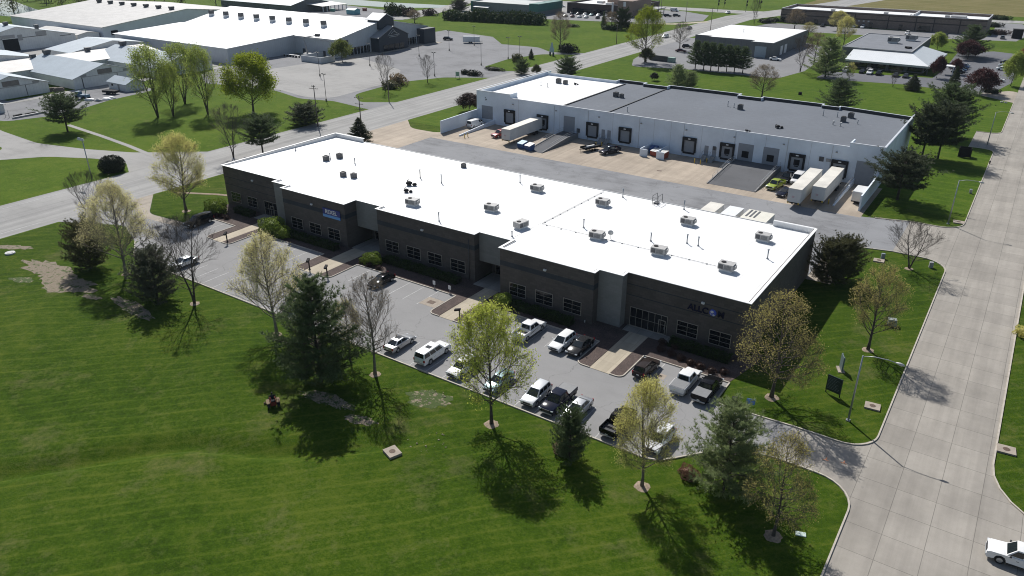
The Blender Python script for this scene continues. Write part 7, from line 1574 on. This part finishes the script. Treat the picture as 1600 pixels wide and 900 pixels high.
# ---- rider on a mower, seen from behind
def mower():
    x, y = G(427, 630); z = lawn_h(x, y); rot = math.radians(146)
    r = thing('riding_mower', 'red and tan riding mower on the open lawn under its driver', 'mower', (x, y, z), rot)
    red = pm('mower_red', (.16, .035, .025), .8, .1, spec=.1); tan = pm('mower_tan', (.20, .15, .10), .9, .1, spec=.1)
    b = MB(); b.box(-.55,.75,-.32,.32,.30,.58); b.box(-1.05,-.5,-.34,.34,.35,.95); b.build('body', red, r, bevel=.05)
    e = MB(); e.box(-1.15,-.55,-.25,.25,.95,1.1); e.build('engine', M_black, r, bevel=.04)
    d = MB(); d.box(-.1,.85,-.8,.8,.14,.28); d.tube([(.3,.85,.2),(.3,1.05,.15)], .16, 6); d.build('mowing_deck', tan, r, bevel=.04)
    for s in (-1, 1):
        w = MB(); w.tube([(0,-.16,0),(0,.16,0)], .34, 14); w.build('wheel', M_tyre, r, (-.65, s*.55, .34)); w = MB(); w.tube([(0,-.08,0),(0,.08,0)], .17, 10); w.build('caster_wheel', M_tyre, r, (1.0, s*.42, .17))
        f = MB(); f.box(-1.0,-.35,s*.55-.17,s*.55+.17,.70,.76); f.build('fender', tan, r)
        l = MB(); l.tube([(.15,s*.34,.55),(.38,s*.34,.95),(.32,s*.15,1.0)], .02, 5); l.build('steering_lever', M_black, r)
    st = MB(); st.box(-.42,.12,-.28,.28,.62,.74); st.hexa([(-.48,-.28,.7),(-.36,-.28,.7),(-.36,.28,.7),(-.48,.28,.7),(-.60,-.26,1.2),(-.50,-.26,1.2),(-.50,.26,1.2),(-.60,.26,1.2)]); st.build('seat', M_black, r, bevel=.04)
    rb = MB(); rb.tube([(-.75,-.4,.8),(-.78,-.4,1.75),(-.78,.4,1.75),(-.75,.4,.8)], .03, 6); rb.build('roll_bar', M_black, r)
    # driver: one skinned body, hat and shirt as its clothing
    p = thing('person', 'person in dark clothes and cap driving the red mower, seen from behind', 'person', (x, y, z), rot)
    J = [(-.22,0,.80),(-.24,0,1.05),(-.24,0,1.28),(-.20,0,1.40),(-.17,0,1.50),(-.15,0,1.62),
         (-.22,.22,1.33),(-.02,.33,1.10),(.20,.22,1.03),(.28,.18,1.03),(-.22,-.22,1.33),(-.02,-.33,1.10),(.20,-.22,1.03),(.28,-.18,1.03),
         (-.18,.11,.79),(.22,.16,.80),(.45,.17,.42),(.58,.18,.36),(-.18,-.11,.79),(.22,-.16,.80),(.45,-.17,.42),(.58,-.18,.36)]
    Ed = [(0,1),(1,2),(2,3),(3,4),(4,5),(2,6),(6,7),(7,8),(8,9),(2,10),(10,11),(11,12),(12,13),(0,14),(14,15),(15,16),(16,17),(0,18),(18,19),(19,20),(20,21)]
    Rd = [.19,.20,.21,.075,.085,.095,.09,.062,.042,.04,.075,.055,.042,.04,.10,.085,.06,.05,.10,.085,.06,.05]
    me = bpy.data.meshes.new('body'); me.from_pydata(J, Ed, []); me.materials.append(pm('dark_work_clothes', (.022, .024, .034), .9, .2, 4)); o = link('body', me, p)
    o.modifiers.new('skin', 'SKIN'); 
    for i, rr in enumerate(Rd): me.skin_vertices[0].data[i].radius = (rr, rr)
    me.skin_vertices[0].data[0].use_root = True
    s = o.modifiers.new('smooth', 'SUBSURF'); s.levels = 2; s.render_levels = 2
    skin = pm('skin', (.38, .22, .16), .6, .05)
    h = MB(); h.ball((-.12,0,1.60), (.085,.075,.10), 10, 8); h.ball((-.03,0,1.59), (.02,.016,.022), 6, 5)
    for sy in (-1, 1): h.ball((-.12,sy*.078,1.595), (.02,.012,.03), 6, 5); h.ball((.295,sy*.175,1.03), (.045,.04,.03), 7, 5)
    h.build('face_and_hands', skin, p)
    c = MB(); c.ball((-.14,0,1.665), (.105,.095,.065), 10, 7); c.box(-.06,.08,-.07,.07,1.64,1.66); c.build('cap', M_black, p)
    hr = MB(); hr.ball((-.165,0,1.60), (.075,.083,.075), 10, 7); hr.build('hair', pm('dark_hair', (.02, .014, .01), .8, .2), p)
mower()
# ================================================================ LIGHT, CAMERA
SUN_EL, SHADOW_AZ = math.radians(45), math.radians(-39)
w = bpy.data.worlds.new('World'); SC.world = w; w.use_nodes = True; nt = w.node_tree
sky = nt.nodes.new('ShaderNodeTexSky'); sky.sky_type = 'NISHITA'; sky.sun_disc = False; sky.sun_elevation = SUN_EL
sx, sy = -math.cos(SHADOW_AZ), -math.sin(SHADOW_AZ)
sky.sun_rotation = math.atan2(sx, sy); sky.air_density = 1.0; sky.dust_density = 1.2; sky.ozone_density = 1.0
bg = nt.nodes['Background']; bg.inputs['Strength'].default_value = .075; nt.links.new(sky.outputs['Color'], bg.inputs['Color'])
sl = bpy.data.lights.new('sun', 'SUN'); sl.energy = 4.6; sl.angle = math.radians(.53); sl.color = (1.0, .97, .925)
so = bpy.data.objects.new('sun', sl); COL.objects.link(so); so.location = (-200, 120, 260)
dv = Vector((math.cos(SHADOW_AZ)*math.cos(SUN_EL), math.sin(SHADOW_AZ)*math.cos(SUN_EL), -math.sin(SUN_EL)))
so.rotation_euler = dv.to_track_quat('-Z', 'Y').to_euler()
cd = bpy.data.cameras.new('camera'); cd.sensor_fit = 'HORIZONTAL'; cd.sensor_width = 36; cd.lens = 36*CAM_F/1600; cd.clip_start = .5; cd.clip_end = 8000
co_ = bpy.data.objects.new('camera', cd); COL.objects.link(co_); co_.location = (0, 0, CAM_H)
co_.rotation_euler = Matrix((( _rt.x, -_dn.x, -_fw.x), (_rt.y, -_dn.y, -_fw.y), (_rt.z, -_dn.z, -_fw.z))).to_euler()
SC.camera = co_
SC.view_settings.view_transform = 'Standard'; SC.view_settings.look = 'None'; SC.view_settings.gamma = 1; SC.view_settings.exposure = .22; SC.view_settings.use_curve_mapping = False
SC.cycles.pixel_filter_type = 'BLACKMAN_HARRIS'; SC.cycles.filter_width = 1.05
SC.cycles.max_bounces = 6; SC.cycles.transparent_max_bounces = 8

def haze():
    m = bpy.data.materials.new('haze_air'); m.use_nodes = True; nt = m.node_tree; nt.nodes.clear()
    o = nt.nodes.new('ShaderNodeOutputMaterial'); v = nt.nodes.new('ShaderNodeVolumePrincipled'); v.inputs['Density'].default_value = HAZE; v.inputs['Color'].default_value = (.72, .86, 1, 1); v.inputs['Anisotropy'].default_value = .0
    nt.links.new(v.outputs[0], o.inputs['Volume']); b = MB(); b.box(-3100, 3100, -950, 4600, -1.6, 60); tag(b.build('haze', m), kind='stuff')
HAZE = .00005
haze()
